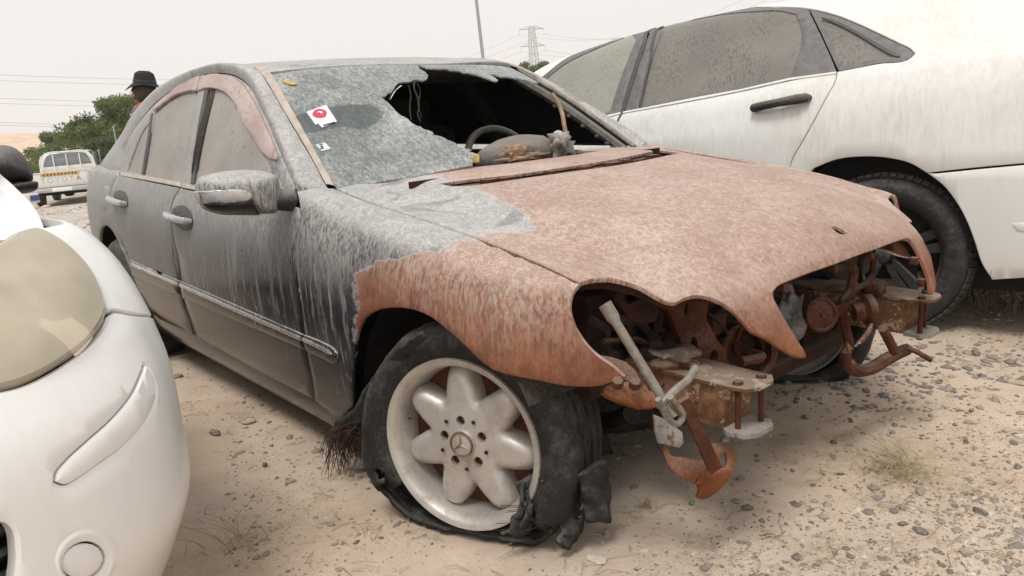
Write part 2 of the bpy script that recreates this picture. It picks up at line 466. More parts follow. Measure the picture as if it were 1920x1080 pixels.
# --- generic burnt metals
def rusty(name, a, b, c, dust=.25, bump=.5, flake=None):
    t = NT(name); co = t.co(); n1 = t.noise(co, 18, 6, .68); n2 = t.noise(co, 120, 4, .7)
    k = t.ramp(t.add(t.mul(n1, .75), t.mul(n2, .3)), [(.32, a), (.5, b), (.72, c)])
    if flake: k = t.mix(t.mr(t.noise(co, 26, 5, .7, .6), .55, .62), k, flake)
    up = t.xyz(t.geo())[2]; d = t.mul(t.mr(t.add(up, t.mul(t.math('SUBTRACT', n2, .5), 1.0)), .1, .95), dust)
    k = t.mix(d, k, (.42,.34,.27))
    return t.done(t.bsdf(k, .85, 0, t.bump(t.add(n1, t.mul(n2, .5)), bump, .004), .2))
rusty('rust', (.035,.013,.008), (.068,.024,.014), (.135,.052,.026), .3)
rusty('rust_dark', (.014,.007,.006), (.028,.011,.008), (.055,.021,.013), .25)
rusty('rust_orange', (.075,.023,.011), (.14,.044,.018), (.24,.085,.03), .25)
rusty('rust_scale', (.06,.024,.012), (.125,.058,.028), (.24,.145,.08), .5, .8, (.36,.31,.25))
rusty('galv', (.10,.09,.08), (.21,.20,.185), (.36,.35,.32), .25, .4, (.17,.08,.045))
rusty('melt', (.05,.05,.05), (.18,.18,.18), (.40,.40,.39), .3, .8)
rusty('ash', (.09,.08,.07), (.20,.185,.17), (.40,.37,.33), .5, .9)
rusty('char', (.006,.006,.006), (.012,.011,.010), (.028,.025,.022), .18, .4)
simple('black_void', (.006,.006,.006), .9, var=.3)
simple('char_cloth', (.016,.014,.013), .95, var=.5, scale=9, bump=.5)
simple('char_grey', (.05,.047,.045), .9, var=.5, scale=14, bump=.6, dust=.4)
simple('burnt_foam', (.30,.20,.12), .95, var=.4, scale=14, bump=.8, dust=.2)
simple('tan_trim', (.42,.355,.30), .85, var=.22, scale=26, dust=.3, dustc=(.5,.44,.38))
# --- dusty windscreen: film with run marks, a wiped band, dark behind
def screen(name):
    t = NT(name); co = t.co()
    w1 = t.noise(t.map(co, (26, 62, 26)), 1, 5, .62, 1.8); w2 = t.noise(co, 90, 4, .6, .8); big = t.noise(co, 4, 4, .6)
    d = t.mixf(t.mr(t.add(t.mul(w1, .7), t.add(t.mul(w2, .15), t.mul(big, .25))), .42, .74), .24, .90)
    wipe = t.attr('wipe'); d = t.mul(d, t.mr(t.add(wipe, t.mul(t.math('SUBTRACT', t.noise(co, 30, 4), .5), .5)), .3, .6, 1, .25))
    cr = t.mul(t.mr(t.vor(co, 55, 'DISTANCE_TO_EDGE'), .035, .0), t.mr(t.add(t.attr('crack'), t.mul(t.math('SUBTRACT', t.noise(co, 18, 3), .5), .6)), .35, .75))
    d = t.math('MAXIMUM', d, t.mul(cr, .95))
    c = t.mix(t.mr(big, .35, .7), (.37,.375,.36), (.50,.50,.475)); c = t.mix(cr, c, (.66,.68,.66))
    dif = t.bsdf(c, .9, 0, t.bump(d, .5, .002)); gl = t.bsdf((.075,.095,.095), .06, 0, None, .5, None, None, alpha=.72)
    ms = t.n('MixShader'); t.put(ms.inputs[0], d); t.t.links.new(gl, ms.inputs[1]); t.t.links.new(dif, ms.inputs[2])
    return t.done(ms.outputs[0])
screen('screen')
def sidepane(name, a, b, runs_c, amt=1.0, zlow=None):
    t = NT(name); co = t.co(); big = t.noise(co, 4, 3)
    s1 = t.noise(t.map(co, (105, 105, 15)), 1, 3, .6, .35); m = t.mr(s1, zlow or .60, (zlow or .60)+.10)
    m2 = t.mr(t.noise(co, 4.3, 2), .36, .52); m = t.mul(t.mul(m, m2), amt)
    c = t.mix(t.mr(big, .3, .7), a, b); c = t.mix(t.mul(t.noise(co, 160, 2), .25), c, tuple(v*.75 for v in a)); c = t.mix(m, c, runs_c)
    return t.done(t.bsdf(c, t.mixf(m, .7, .3), 0, None, .4))
sidepane('dusty_glass', (.285,.255,.225), (.35,.32,.285), (.13,.12,.11), .9, .56)
sidepane('caprice_glass', (.19,.172,.15), (.235,.215,.185), (.095,.09,.085), .7, .50)
sidepane('caprice_front_glass', (.29,.285,.24), (.34,.335,.28), (.16,.16,.14), .6, .54)
sidepane('visor', (.40,.30,.265), (.52,.42,.38), (.25,.175,.15), .8, .53)
simple('dusty_black', (.035,.033,.032), .55, var=.4, scale=20, dust=.55, dustc=(.32,.29,.26))
simple('seal_black', (.018,.017,.017), .6, var=.4, scale=20, dust=.35, dustc=(.25,.23,.21))
simple('black_plastic', (.02,.02,.021), .5, var=.3, scale=30, dust=.25, bump=.15)
def chrome(name, dust):
    t = NT(name); co = t.co(); d = t.mul(t.mr(t.noise(co, 28, 5, .65), .38, .66), dust)
    return t.done(t.bsdf(t.mix(d, (.62,.62,.63), (.40,.36,.32)), t.mixf(d, .18, .85), t.mixf(d, 1, 0), None))
chrome('chrome', .55); chrome('chrome_dusty', .9)
def alloy():
    t = NT('alloy'); co = t.co(); n = t.noise(co, 22, 4, .6); f = t.noise(co, 150, 3, .6)
    d = t.mr(t.add(n, t.mul(f, .25)), .50, .95)
    c = t.mix(d, (.50,.47,.43), (.36,.315,.27)); c = t.mix(t.mul(t.mr(t.noise(co, 70, 5, .75), .70, .76), .45), c, (.14,.115,.095))
    return t.done(t.bsdf(c, t.mixf(d, .42, .7), .45, t.bump(f, .10, .001)))
alloy()
def rubber(name, base, dust, cracks=.6):
    t = NT(name); co = t.co(); n = t.noise(co, 34, 6, .72); f = t.noise(co, 130, 5, .7)
    up = t.xyz(t.geo())[2]
    d = t.mul(t.mr(t.add(t.add(t.mul(n, .6), t.mul(f, .4)), t.mul(up, .18)), .44, .78), dust)
    c = t.mix(d, tuple(base), (.20,.185,.165)); c = t.mix(t.mul(t.mr(f, .6, .75), .2), c, (.14,.135,.13))
    cr = t.mr(t.vor(t.map(co, (1, 1, 1)), 46, 'DISTANCE_TO_EDGE'), .0, .05)
    return t.done(t.bsdf(c, t.mixf(d, .55, .95), 0, t.bump(t.add(t.add(t.mul(n, .5), t.mul(f, .5)), t.mul(cr, .2)), cracks, .005), .35))
rubber('burnt_rubber', (.012,.012,.012), .45, .7); rubber('tyre', (.022,.021,.021), .6, .12)
# --- white cars
def white(name, dustamt, runs=True, tint=(.80,.79,.765)):
    t = NT(name); co = t.co(); X, Y, Z = t.xyz(co)
    n = t.noise(co, 2.2, 4); s1 = t.noise(t.map(co, (46, 46, 8)), 1, 4, .62, .8); s2 = t.noise(t.map(co, (150, 150, 16)), 1, 3, .6)
    d = t.mr(t.add(t.mul(s1, .6), t.add(t.mul(n, .5), t.mul(s2, .2))), .48, .92)
    d = t.mul(t.mul(d, dustamt), t.mr(t.add(Z, t.mul(n, .5)), .75, 1.15, .10, 1) if runs else .6)
    sp = t.mr(t.noise(t.map(co, (1, 1, .55)), 62, 6, .8), .70, .76)
    c = t.mix(d, tint, (.57,.53,.44)); c = t.mix(t.mul(t.mul(sp, t.mr(n, .45, .6)), .30 if not runs else .10), c, (.36,.27,.19))
    c = t.mix(t.mul(t.mr(Z, .40, .16), .35), c, (.52,.45,.36))
    return t.done(t.bsdf(c, t.mixf(d, .30, .6), 0, None, .5, .35, None, .12))
white('white_paint', .8, True, (.745,.745,.725)); white('white_plastic', .25, False, (.82,.815,.80)); white('white_pickup', .5, True, (.72,.70,.66))
def lens():
    t = NT('yellowed_lens'); co = t.co(); n = t.noise(co, 9, 5, .6); sc = t.mr(t.noise(t.map(co, (24, 90, 160), rot=(.4, .2, .3)), 1, 5, .75), .60, .70); big = t.noise(co, 3.5, 3)
    c = t.mix(t.mr(big, .3, .7), (.43,.37,.26), (.56,.495,.375)); c = t.mix(t.mul(sc, .4), c, (.58,.53,.43)); c = t.mix(t.mul(t.mr(t.noise(co, 110, 4, .7), .62, .7), .35), c, (.30,.24,.15))
    return t.done(t.bsdf(c, t.mixf(n, .18, .42), 0, t.bump(n, .06, .004), .5, .9, None, .10, alpha=t.mr(big, .3, .7, .66, .88)))
lens()
# --- flat colours with wear
for nm, c, r_ in (('red_print', (.50,.045,.06), .6), ('white_print', (.78,.78,.78), .5), ('ink', (.03,.03,.035), .6), ('pale_green', (.50,.58,.54), .5),
                  ('leaf_dry', (.46,.33,.12), .8), ('amber', (.55,.28,.04), .4), ('sign_yellow', (.60,.36,.05), .5), ('dark_red', (.30,.02,.02), .3),
                  ('grey_letter', (.42,.42,.42), .6), ('red_letter', (.42,.10,.07), .6), ('blue', (.03,.06,.22), .5),
                  ('skin', (.055,.030,.020), .55), ('hat', (.012,.012,.014), .85), ('vest_red', (.55,.045,.04), .75), ('shirt_grey', (.16,.14,.14), .9), ('trousers', (.03,.032,.04), .9),
                  ('pole_grey', (.30,.32,.34), .55), ('lattice', (.30,.29,.29), .6), ('wire', (.20,.20,.20), .6), ('hair_wire', (.07,.035,.022), .8), ('pink_litter', (.60,.35,.30), .8)):
    simple(nm, c, r_, var=.15, scale=20)
def darkglass():
    t = NT('dark_glass'); co = t.co(); return t.done(t.bsdf(t.mix(t.noise(co, 6, 4), (.03,.04,.04), (.10,.115,.11)), .1, 0, None, .6))
darkglass()
def pickglass():
    t = NT('pickup_glass'); co = t.co(); return t.done(t.bsdf(t.mix(t.noise(co, 6, 4), (.13,.15,.15), (.24,.26,.26)), .12, 0, None, .6))
pickglass()
# --- ground: sand with gravel dust, stones, plants
def sand(name):
    t = NT(name); co = t.co(); n1 = t.noise(co, 1.1, 5, .6); n2 = t.noise(co, 9, 6, .65); n3 = t.noise(co, 70, 5, .7)
    c = t.ramp(t.add(t.mul(n1, .45), t.add(t.mul(n2, .35), t.mul(n3, .2))), [(.30, (.42,.305,.215)), (.46, (.53,.41,.305)), (.60, (.61,.49,.38)), (.75, (.67,.56,.45))])
    g = t.mr(t.add(t.noise(co, .9, 4), t.mul(t.noise(co, 30, 3), .35)), .62, .82); c = t.mix(t.mul(g, .3), c, (.42,.37,.32))
    v = t.vor(co, 120); vc = t.vor(co, 120, 'F1', 'Color'); st = t.mul(t.mr(v, .30, .16), t.mr(vc, .66, .72)); sc = t.mix(vc, (.10,.095,.095), (.50,.44,.38))
    c = t.mix(st, c, sc)
    v2 = t.vor(co, 260); vc2 = t.vor(co, 260, 'F1', 'Color'); st2 = t.mul(t.mr(v2, .34, .2), t.mr(vc2, .60, .66)); c = t.mix(t.mul(st2, .8), c, t.mix(vc2, (.10,.09,.085), (.46,.36,.28)))
    X, Y, Z = t.xyz(co)
    far = t.mr(t.math('SUBTRACT', t.mul(X, -1), 4.0), -.6, 2.2); gn = t.noise(t.map(co, (1.2, 5, 1)), 1, 6, .75)
    gr = t.mix(t.mr(gn, .35, .65), (.34,.31,.28), (.58,.52,.455)); gr = t.mix(t.mr(t.noise(co, 14, 5, .8), .45, .62), gr, (.44,.39,.34))
    farther = t.mr(t.mul(X, -1), 26, 40)
    c = t.mix(t.mul(far, .85), c, gr); c = t.mix(farther, c, (.50,.39,.29))
    h = t.add(t.mul(n2, .5), t.add(t.mul(n3, .4), t.mul(st, .5)))
    return t.done(t.bsdf(c, .95, 0, t.bump(h, .5, .012), .1))
sand('sand')
def stone(name):
    t = NT(name); oi = t.n('ObjectInfo').outputs['Random'] ; co = t.co(); rn = t.attr('shade')
    c = t.ramp(rn, [(0, (.06,.056,.058)), (.25, (.15,.14,.138)), (.5, (.28,.25,.225)), (.7, (.40,.325,.255)), (.85, (.55,.45,.35)), (1, (.70,.65,.59))])
    c = t.mix(t.mul(t.noise(co, 60, 4), .4), c, (.30,.24,.18))
    up = t.xyz(t.geo())[2]; c = t.mix(t.mul(t.mr(t.add(up, t.noise(co, 90, 3)), .9, 1.7), .35), c, (.45,.36,.26))
    return t.done(t.bsdf(c, .9, 0, t.bump(t.noise(co, 120, 4), .5, .003), .25))
stone('stone')
def leafmat(name, a, b, tr=.35):
    t = NT(name); n = t.attr('shade'); c = t.mix(n, a, b)
    p = t.bsdf(c, .6, 0, None, .3); tl = t.n('BsdfTranslucent'); t.put(tl.inputs[0], t.mix(.5, c, (.20,.26,.04)))
    ms = t.n('MixShader'); ms.inputs[0].default_value = tr; t.t.links.new(p, ms.inputs[1]); t.t.links.new(tl.outputs[0], ms.inputs[2])
    return t.done(ms.outputs[0])
leafmat('leaf', (.075,.105,.030), (.20,.235,.075)); leafmat('leaf_dark', (.035,.055,.022), (.09,.12,.042)); leafmat('dry_grass', (.30,.22,.12), (.55,.44,.27), .2)
leafmat('green_weed', (.40,.34,.18), (.58,.50,.30), .25)
simple('bark', (.10,.075,.055), .9, var=.4, scale=20, bump=.6)
simple('dune', (.60,.42,.28), .95, var=.15, scale=.2)
simple('grey_frame', (.11,.105,.105), .6, var=.35, scale=30, dust=.3, dustc=(.3,.28,.26))
simple('black_rim', (.025,.026,.028), .35, .3, var=.3, scale=30, dust=.3)
simple('mirror_black', (.03,.03,.031), .42, var=.5, scale=14, dust=.45, dustc=(.30,.28,.26))
simple('rubber_print', (.10,.098,.095), .8, var=.2, scale=60)
simple('worn_steel', (.20,.175,.15), .45, .6, var=.35, scale=40, dust=.45, bump=.1)
simple('gloss_black', (.010,.010,.012), .18, var=.3, scale=20)
# ------------------------------------------------------------------ the burnt sedan: surfaces in its own frame
def tab(xs, rows):
    """rows: {x: [(y, z)...]} -> grid[x][k] = (x, y, z)"""
    return [[(x, y, z) for (y, z) in rows[x]] for x in xs]
# lower side (right side, y negative): sill -> belt / fender crown -> hood cut
SEC = {
 -3.72: [(.40,.20),(.46,.24),(.50,.33),(.53,.42),(.56,.53),(.57,.66),(.56,.78),(.53,.86),(.50,.90),(.46,.92)],
 -3.62: [(.54,.19),(.60,.23),(.635,.33),(.66,.42),(.685,.53),(.69,.66),(.68,.78),(.66,.86),(.63,.91),(.59,.93)],
 -3.45: [(.66,.19),(.705,.23),(.73,.33),(.752,.42),(.77,.53),(.772,.66),(.762,.78),(.738,.87),(.71,.92),(.67,.945)],
 -3.1:  [(.72,.19),(.775,.22),(.80,.32),(.82,.42),(.832,.53),(.834,.67),(.822,.79),(.795,.885),(.77,.935),(.73,.96)],
 -2.7:  [(.735,.18),(.795,.21),(.825,.31),(.845,.41),(.856,.53),(.857,.67),(.845,.79),(.816,.89),(.79,.938),(.76,.965)],
 -2.2:  [(.74,.17),(.80,.20),(.828,.30),(.85,.40),(.862,.53),(.862,.67),(.85,.79),(.822,.89),(.795,.936),(.77,.962)],
 -1.5:  [(.74,.17),(.80,.20),(.828,.30),(.85,.40),(.864,.53),(.863,.67),(.851,.79),(.824,.885),(.797,.928),(.77,.955)],
 -1.0:  [(.74,.17),(.80,.20),(.828,.30),(.85,.40),(.864,.53),(.863,.67),(.851,.79),(.824,.88),(.797,.922),(.765,.95)],
 -.62:  [(.74,.17),(.80,.20),(.827,.30),(.848,.40),(.862,.53),(.862,.67),(.85,.785),(.823,.872),(.787,.914),(.71,.926)],
 -.35:  [(.74,.17),(.80,.20),(.826,.30),(.846,.40),(.860,.53),(.861,.66),(.85,.768),(.822,.847),(.775,.884),(.708,.890)],
 -.05:  [(.74,.17),(.795,.20),(.822,.30),(.842,.40),(.857,.53),(.859,.65),(.846,.742),(.817,.812),(.77,.846),(.710,.847)],
 .15:   [(.72,.17),(.775,.20),(.802,.30),(.826,.40),(.845,.53),(.845,.64),(.832,.725),(.806,.784),(.763,.812),(.712,.816)],
 .28:   [(.68,.17),(.735,.20),(.762,.30),(.788,.40),(.815,.52),(.815,.62),(.802,.70),(.780,.756),(.748,.782),(.712,.79)],
 .38:   [(.62,.17),(.675,.20),(.705,.30),(.735,.40),(.772,.50),(.775,.60),(.766,.675),(.75,.728),(.733,.756),(.712,.77)],
 .48:   [(.55,.17),(.60,.20),(.632,.30),(.664,.40),(.705,.49),(.718,.58),(.712,.65),(.70,.70),(.69,.73),(.675,.745)],
 .58:   [(.46,.17),(.51,.20),(.545,.30),(.58,.40),(.622,.48),(.642,.56),(.64,.63),(.63,.68),(.62,.705),(.605,.72)],
 .66:   [(.36,.17),(.41,.20),(.445,.30),(.48,.40),(.525,.47),(.55,.55),(.55,.61),(.54,.66),(.53,.685),(.515,.70)],
}
SA = Surf([[(x, -y, z) for (y, z) in SEC[x]] for x in sorted(SEC)], sub=6)
# hood: profiles from the cowl forward and down the nose, at stations of |y|
HP = {
 0:   [(-.70,.957),(-.36,.934),(-.05,.908),(.2,.876),(.42,.830),(.55,.788),(.61,.755),(.645,.708),(.685,.60),(.70,.50)],
 .2:  [(-.69,.955),(-.36,.932),(-.05,.906),(.2,.873),(.41,.826),(.54,.782),(.60,.745),(.635,.698),(.68,.595),(.70,.49)],
 .35: [(-.68,.952),(-.35,.928),(-.05,.901),(.19,.867),(.39,.820),(.51,.774),(.575,.733),(.62,.685),(.672,.585),(.695,.49)],
 .47: [(-.66,.946),(-.34,.918),(-.05,.888),(.18,.853),(.36,.807),(.47,.764),(.54,.724),(.595,.674),(.645,.58),(.67,.49)],
 .51: [(-.65,.944),(-.335,.912),(-.05,.881),(.175,.846),(.35,.800),(.46,.758),(.53,.716),(.585,.667),(.632,.575),(.655,.485)],
 .555: [(-.64,.936),(-.33,.896),(-.05,.861),(.17,.826),(.34,.784),(.45,.747),(.52,.710),(.57,.66),(.62,.57),(.64,.48)],
 .62: [(-.62,.930),(-.32,.886),(-.05,.851),(.15,.820),(.31,.788),(.42,.759),(.485,.718),(.535,.66),(.585,.57),(.61,.48)],
 .71: [(-.59,.922),(-.30,.878),(-.05,.846),(.14,.818),(.28,.791),(.39,.767),(.445,.73),(.49,.67),(.53,.57),(.55,.48)],
 .80: [(-.56,.905),(-.28,.86),(-.05,.826),(.12,.80),(.24,.775),(.33,.75),(.38,.71),(.42,.65),(.46,.56),(.48,.47)],
}
hys = sorted(HP); HYS = [-y for y in hys[::-1]] + hys[1:]
SH = Surf([[(x, y, z) for (x, z) in HP[abs(y)]] for y in HYS], sub=6); SH.flip = True
# greenhouse side (right)
CX = [-3.4, -3.0, -2.6, -2.2, -1.8, -1.4, -1.0, -.5]
def gsec(x):
    b = np.interp(x, [-3.4, -2.6, -1.5, -.5], [.945, .948, .938, .925])
    top = [(.803, b-.03), (.777, b+.02), (.738, b+.11), (.690, b+.21), (.640, b+.30), (.605, b+.36), (.570, b+.41)]
    if x < -2.3: top = [(y-.02*(-2.3-x), z) for y, z in top]
    return top
SC = Surf([[(x, -y, z) for y, z in gsec(x)] for x in CX], sub=6)
# windshield
WP = {0: [(-.33,.90),(-.42,.955),(-.62,1.082),(-.86,1.220),(-1.13,1.343),(-1.23,1.378)],
      .3: [(-.36,.895),(-.45,.950),(-.65,1.077),(-.885,1.213),(-1.15,1.334),(-1.25,1.369)],
      .5: [(-.42,.885),(-.515,.942),(-.72,1.066),(-.95,1.194),(-1.20,1.308),(-1.30,1.343)],
      .62: [(-.48,.875),(-.585,.934),(-.79,1.055),(-1.01,1.173),(-1.245,1.282),(-1.34,1.317)],
      .74: [(-.56,.86),(-.665,.918),(-.87,1.035),(-1.08,1.148),(-1.30,1.250),(-1.39,1.284)]}
wys = sorted(WP); WYS = [-y for y in wys[::-1]] + wys[1:]
SW = Surf([[(x, y, z) for (x, z) in WP[abs(y)]] for y in WYS], sub=6)
def mir(P): return np.asarray(P)*[1, -1, 1]

BODY = empty('burnt_sedan', label='burnt black sedan with rusted bonnet, bare nose and broken windscreen', cat='car')
Mw = Matrix.Identity(4)
_t = B2W@(-OB)
for i in range(3):
    for j in range(3): Mw[i][j] = B2W[i][j]
    Mw[i][3] = _t[i]
BODY.matrix_world = Mw

# --- rust / paint border, as a field on the panel (positive = burnt bare metal)
RS = np.array([(-.27, .40), (-.275, .56), (-.255, .66), (-.235, .72), (-.19, .765), (-.06, .79), (.03, .805), (.09, .83), (.12, .87)])   # fender: x against z
RHy = np.array([(-.85, .12), (-.71, .02), (-.66, .06), (-.62, .10), (-.585, .12), (-.55, .08), (-.515, -.02), (-.50, -.10), (-.48, -.22), (-.46, -.34), (-.44, -.46), (-.40, -.9), (1, -1.2)])
def rust_field(X, hood):
    if hood: return X[:, 0]-np.interp(X[:, 1], RHy[:, 0], RHy[:, 1])
    return X[:, 0]-np.interp(X[:, 2], RS[:, 1], RS[:, 0])
def at_hood(X): return {'rust': rust_field(X, True), 'dust': np.full(len(X), .0)}
def at_side(X): return {'rust': rust_field(X, False), 'dust': np.full(len(X), .0)}
def at_none(X): return {'rust': np.full(len(X), -1.0), 'dust': np.full(len(X), .0)}

# --- traced outlines (photo pixels carried onto the surfaces)
CUT = [(1088,531),(1025,500),(951,468.5),(880,442),(840,428),(758,401),(680,375),(628,353)]
GAPF = [(554,352),(560,380),(562,410),(555,445),(552,470),(556,515),(564.6,571),(570,620),(575,659),(586,722),(588.5,752)]
GAPB = [(337,352),(321,381),(319,410),(322,438),(332,483),(338,525.5),(343,561),(353.5,596),(362,629)]
def arch(cx, cz, r, a0, a1, n, y=-.856): return [(cx+r*math.cos(a), y, cz+r*math.sin(a)) for a in np.linspace(R(a0), R(a1), n)]
FARCH = [(664,764),(661,727),(664,676),(673,618),(684,598),(709,583),(736,579),(767,581),(799,592),(835,618),(871,650),(897,676),(923,696)]
FBOT = [(923,696),(950,704),(1001,714.5),(1079,727.5),(1130,725),(1173,707)]
FHL = [(1173,707),(1147,683),(1121,665),(1096,639),(1077,606),(1070,576),(1075,550),(1088,531)]
fender_px = path(CUT, [(628,353),(556,353)], GAPF, [(588.5,752),(640,786),(664,764)], FARCH, FBOT, FHL, n=5)
fuv = SA.uvs(fender_px)
panel(SA, fuv, step=.022, rnd=.003, flange=.008, name='front_fender', mat='burnt_paint', parent=BODY, fn=at_side)
fl = panel(SA, fuv, step=.03, name='front_fender', mat='burnt_paint', parent=BODY, fn=lambda X: {'rust': np.full(len(X), 1.0), 'dust': np.zeros(len(X))}, mirror=True)
fl['label'] = 'rusted fender on the far side'
BELT_LO = [(228,331),(283,341),(340.5,352),(367,359),(450,373),(561,388)]
SILL = [(588.5,752.5),(477,694.5),(362,630),(276,592)]
fd_px = path([(559,388),(562,410),(555,445),(552,470),(556,515),(564.6,571),(570,620),(575,659),(586,722),(588.5,752)],
             [(588.5,752),(477,694),(362,629)], GAPB[::-1], [(337,352),(367,359),(450,373),(559,388)], n=5)
FDOOR = panel(SA, SA.uvs(fd_px), step=.035, name='front_door', mat='burnt_paint', parent=BODY, fn=at_none)
RGAP = [(222,327),(211,348),(206,375),(209,405),(225,441),(243,487)]
ra = arch(-2.715, .325, .352, 62, -6, 10)
rd_px = path(GAPB, [(362,629),(300,601)]) + ra[::-1] + [np.array(p) for p in path(RGAP[::-1], [(222,327),(283,341),(337,352)])]
RDOOR = panel(SA, SA.uvs(rd_px), step=.035, name='rear_door', mat='burnt_paint', parent=BODY, fn=at_none)
# quarter: rear gap -> arch -> rear end
qa = arch(-2.715, .325, .352, 70, 186, 14, -.85)
q3 = [np.array(p) for p in path(RGAP)] + qa + [(-3.12,-.80,.24),(-3.4,-.72,.24),(-3.60,-.63,.25),(-3.63,-.66,.5),(-3.64,-.66,.78),(-3.62,-.62,.915),(-3.40,-.675,.95),(-3.0,-.735,.961),(-2.75,-.758,.966),(-2.62,-.765,.962)]
QUV = SA.uvs(q3)
panel(SA, QUV, step=.04, name='quarter_panel', mat='burnt_paint', parent=BODY, fn=at_none)
ql = panel(SA, QUV, step=.05, name='quarter_panel', mat='burnt_paint', parent=BODY, fn=at_none, mirror=True)
# far doors, mirrored as they are (only their outlines show through the cabin)
for nm, pp in (('front_door', fd_px), ('rear_door', rd_px)):
    o = panel(SA, SA.uvs(pp), step=.06, name=nm, mat='burnt_paint', parent=BODY, fn=at_none, mirror=True)
    o['label'] = 'door on the far side'
# sill
s3 = [(-.36,-.82,.285),(-.9,-.82,.285),(-1.6,-.82,.288),(-2.30,-.82,.29),(-2.36,-.80,.24),(-2.34,-.75,.185),(-1.5,-.75,.180),(-.9,-.75,.18),(-.34,-.75,.18)]
suv = SA.uvs(s3)
for m_ in (False, True): panel(SA, suv, step=.04, name='sill', mat='burnt_paint', parent=BODY, fn=at_none, mirror=m_)

# hood
HREAR = [(628,352),(680,342),(740,331),(810,319),(881,307)]
hl_top = [(1088,530),(1110,524),(1140,522),(1175,529),(1200,538),(1225,553),(1250,566),(1266,568),(1283,560),(1300,555),(1322,556),(1345,564),(1370,580),(1395,605),(1410,624)]
hl_low = [(1410,624),(1425,630),(1440,638),(1465,655),(1490,669),(1508,673),(1515,670)]
gr_side = [(1515,670),(1513,662),(1500,640),(1480,607),(1462,575),(1453,556),(1452,546)]
gr_top = [(1452,546),(1460,537),(1490,523),(1530,508),(1580,491)]
h_right = path(HREAR[::-1], CUT[::-1], hl_top, hl_low, gr_side, gr_top, n=5)
huv = SH.uvs(h_right)
yc = SH.nu-1
k_c = yc/2
huv[-1, 0] = k_c
rear_mid = SH.near((-.475, -.30, .935)); rear_c = SH.near((-.435, 0, .94)); rear_c[0] = k_c
huv = np.vstack([[rear_c], [SH.near((-.44, -.15, .94))], [rear_mid], huv])
full = np.vstack([huv, np.stack([yc-huv[::-1, 0], huv[::-1, 1]], 1)[1:-1]])
# air slot behind the bonnet and the emblem hole
slot_px = path([(823,343),(890,334),(957,327),(1041,315),(1126,302),(1190,290),(1235,281.5),(1275,286)], [(1275,286),(1176,306),(1069,321.5),(968,335.6),(900,345),(872,348),(828,345),(823,343)], n=5)
slot = SH.uvs(slot_px[:-1])
em = SH.uvs(catmull([(1560,425),(1570,424.5),(1582,430),(1590,437),(1583,439),(1570,434)], 4, True))
HOOD = panel(SH, full, holes=[slot, em], step=.022, gap=.002, rnd=.003, flange=.008, name='bonnet', mat='burnt_paint', parent=BODY, fn=at_hood)
yy = inset(resample(full*SH.sc, .03), .03)/SH.sc
panel(SH, yy, holes=[slot+(slot-slot.mean(0))*.12], step=.05, gap=0, rnd=.004, flange=.015, name='bonnet_frame', mat='rust_dark', parent=HOOD, disp=lambda X: np.full(len(X), -.016))
HOOD['label'] = 'rusted bonnet with an air slot and emblem hole'
# windshield frame line
WEDGE = [(626,350),(585,281),(540,203),(505,138)]
WTOP = [(505,138),(560,131),(640,124),(720,121.5),(800,121)]
# roof rail / A pillar / C pillar strip between the door gap and the drip line
GAPU = [(554,352),(529,294),(488,199),(466,160.6),(441,142.5),(410,137.5),(382,141),(341,158),(299,187),(271,216),(246,252),(231,288),(222,326)]
gap3 = SC.ev(SC.uvs(GAPU))
we3 = SW.ev(SW.uvs([(612,347),(588,302),(527,198),(495,144)]))
dr3 = np.vstack([we3, [(-1.36,-.566,1.316),(-1.52,-.556,1.339),(-1.72,-.552,1.350),(-1.98,-.552,1.350),(-2.25,-.556,1.338),(-2.5,-.565,1.303),(-2.78,-.585,1.225),(-3.02,-.61,1.12),(-3.33,-.69,.95)]])
rows = []
for a, b in zip(gap3, dr3):
    row = []
    L = np.linalg.norm(b-a); mid = (a+b)/2
    for t in (0, .25, .5, .75, 1):
        p = a+(b-a)*t; bl = 4*t*(1-t)
        p = p+np.array([0, -.020, .022])*bl*min(1, L/.1)
        row.append(p)
    rows.append(row)
rows = [[p+np.array([.035, .012, -.035]) for p in rows[0]]]+rows+[[p+np.array([-.05, .01, -.05]) for p in rows[-1]]]
SR = Surf(rows, sub=5); SR.flip = True
ful = np.array([(u, 0) for u in np.linspace(0, SR.nu-1, 60)]+[(SR.nu-1, v) for v in np.linspace(0, 4, 8)[1:]]+[(u, 4) for u in np.linspace(SR.nu-1, 0, 60)[1:]]+[(0, v) for v in np.linspace(4, 0, 8)[1:-1]])
for m_ in (False, True):
    panel(SR, ful, step=.03, gap=.001, name='side_frame', mat='burnt_paint', parent=BODY, fn=at_none, mirror=m_)
# pale trim strip along the windshield edge
def strip_between(A, B, name, mat, lift, n=40, mirror=False, fn=None):
    A = np.array(catmull(A, n)); B = np.array(catmull(B, n)); m = min(len(A), len(B)); A = A[np.linspace(0, len(A)-1, m).astype(int)]; B = B[np.linspace(0, len(B)-1, m).astype(int)]
    V = []; F = []
    for a, b in zip(A, B):
        d = np.array([.3, -.5, .8]); d /= np.linalg.norm(d)
        for t, h in ((0, -.004), (0.0, lift*.6), (.25, lift), (.75, lift), (1, lift*.6), (1, -.004)): V.append(a+(b-a)*t+d*h)
    for i in range(m-1):
        for k in range(5): F.append((i*6+k, (i+1)*6+k, (i+1)*6+k+1, i*6+k+1))
    V = np.array(V)
    if mirror: V = V*[1, -1, 1]; F = [f[::-1] for f in F]
    return mesh_obj(name, V, F, mat, BODY, auto=40)
wi3 = SW.ev(SW.uvs([(628,350),(602,303),(542,196),(508,138)]))
for m_ in (False, True): strip_between(list(we3)+[np.array((-1.36,-.566,1.318))], list(wi3)+[np.array((-1.345,-.545,1.322))], 'windscreen_trim', 'tan_trim', .006, mirror=m_)
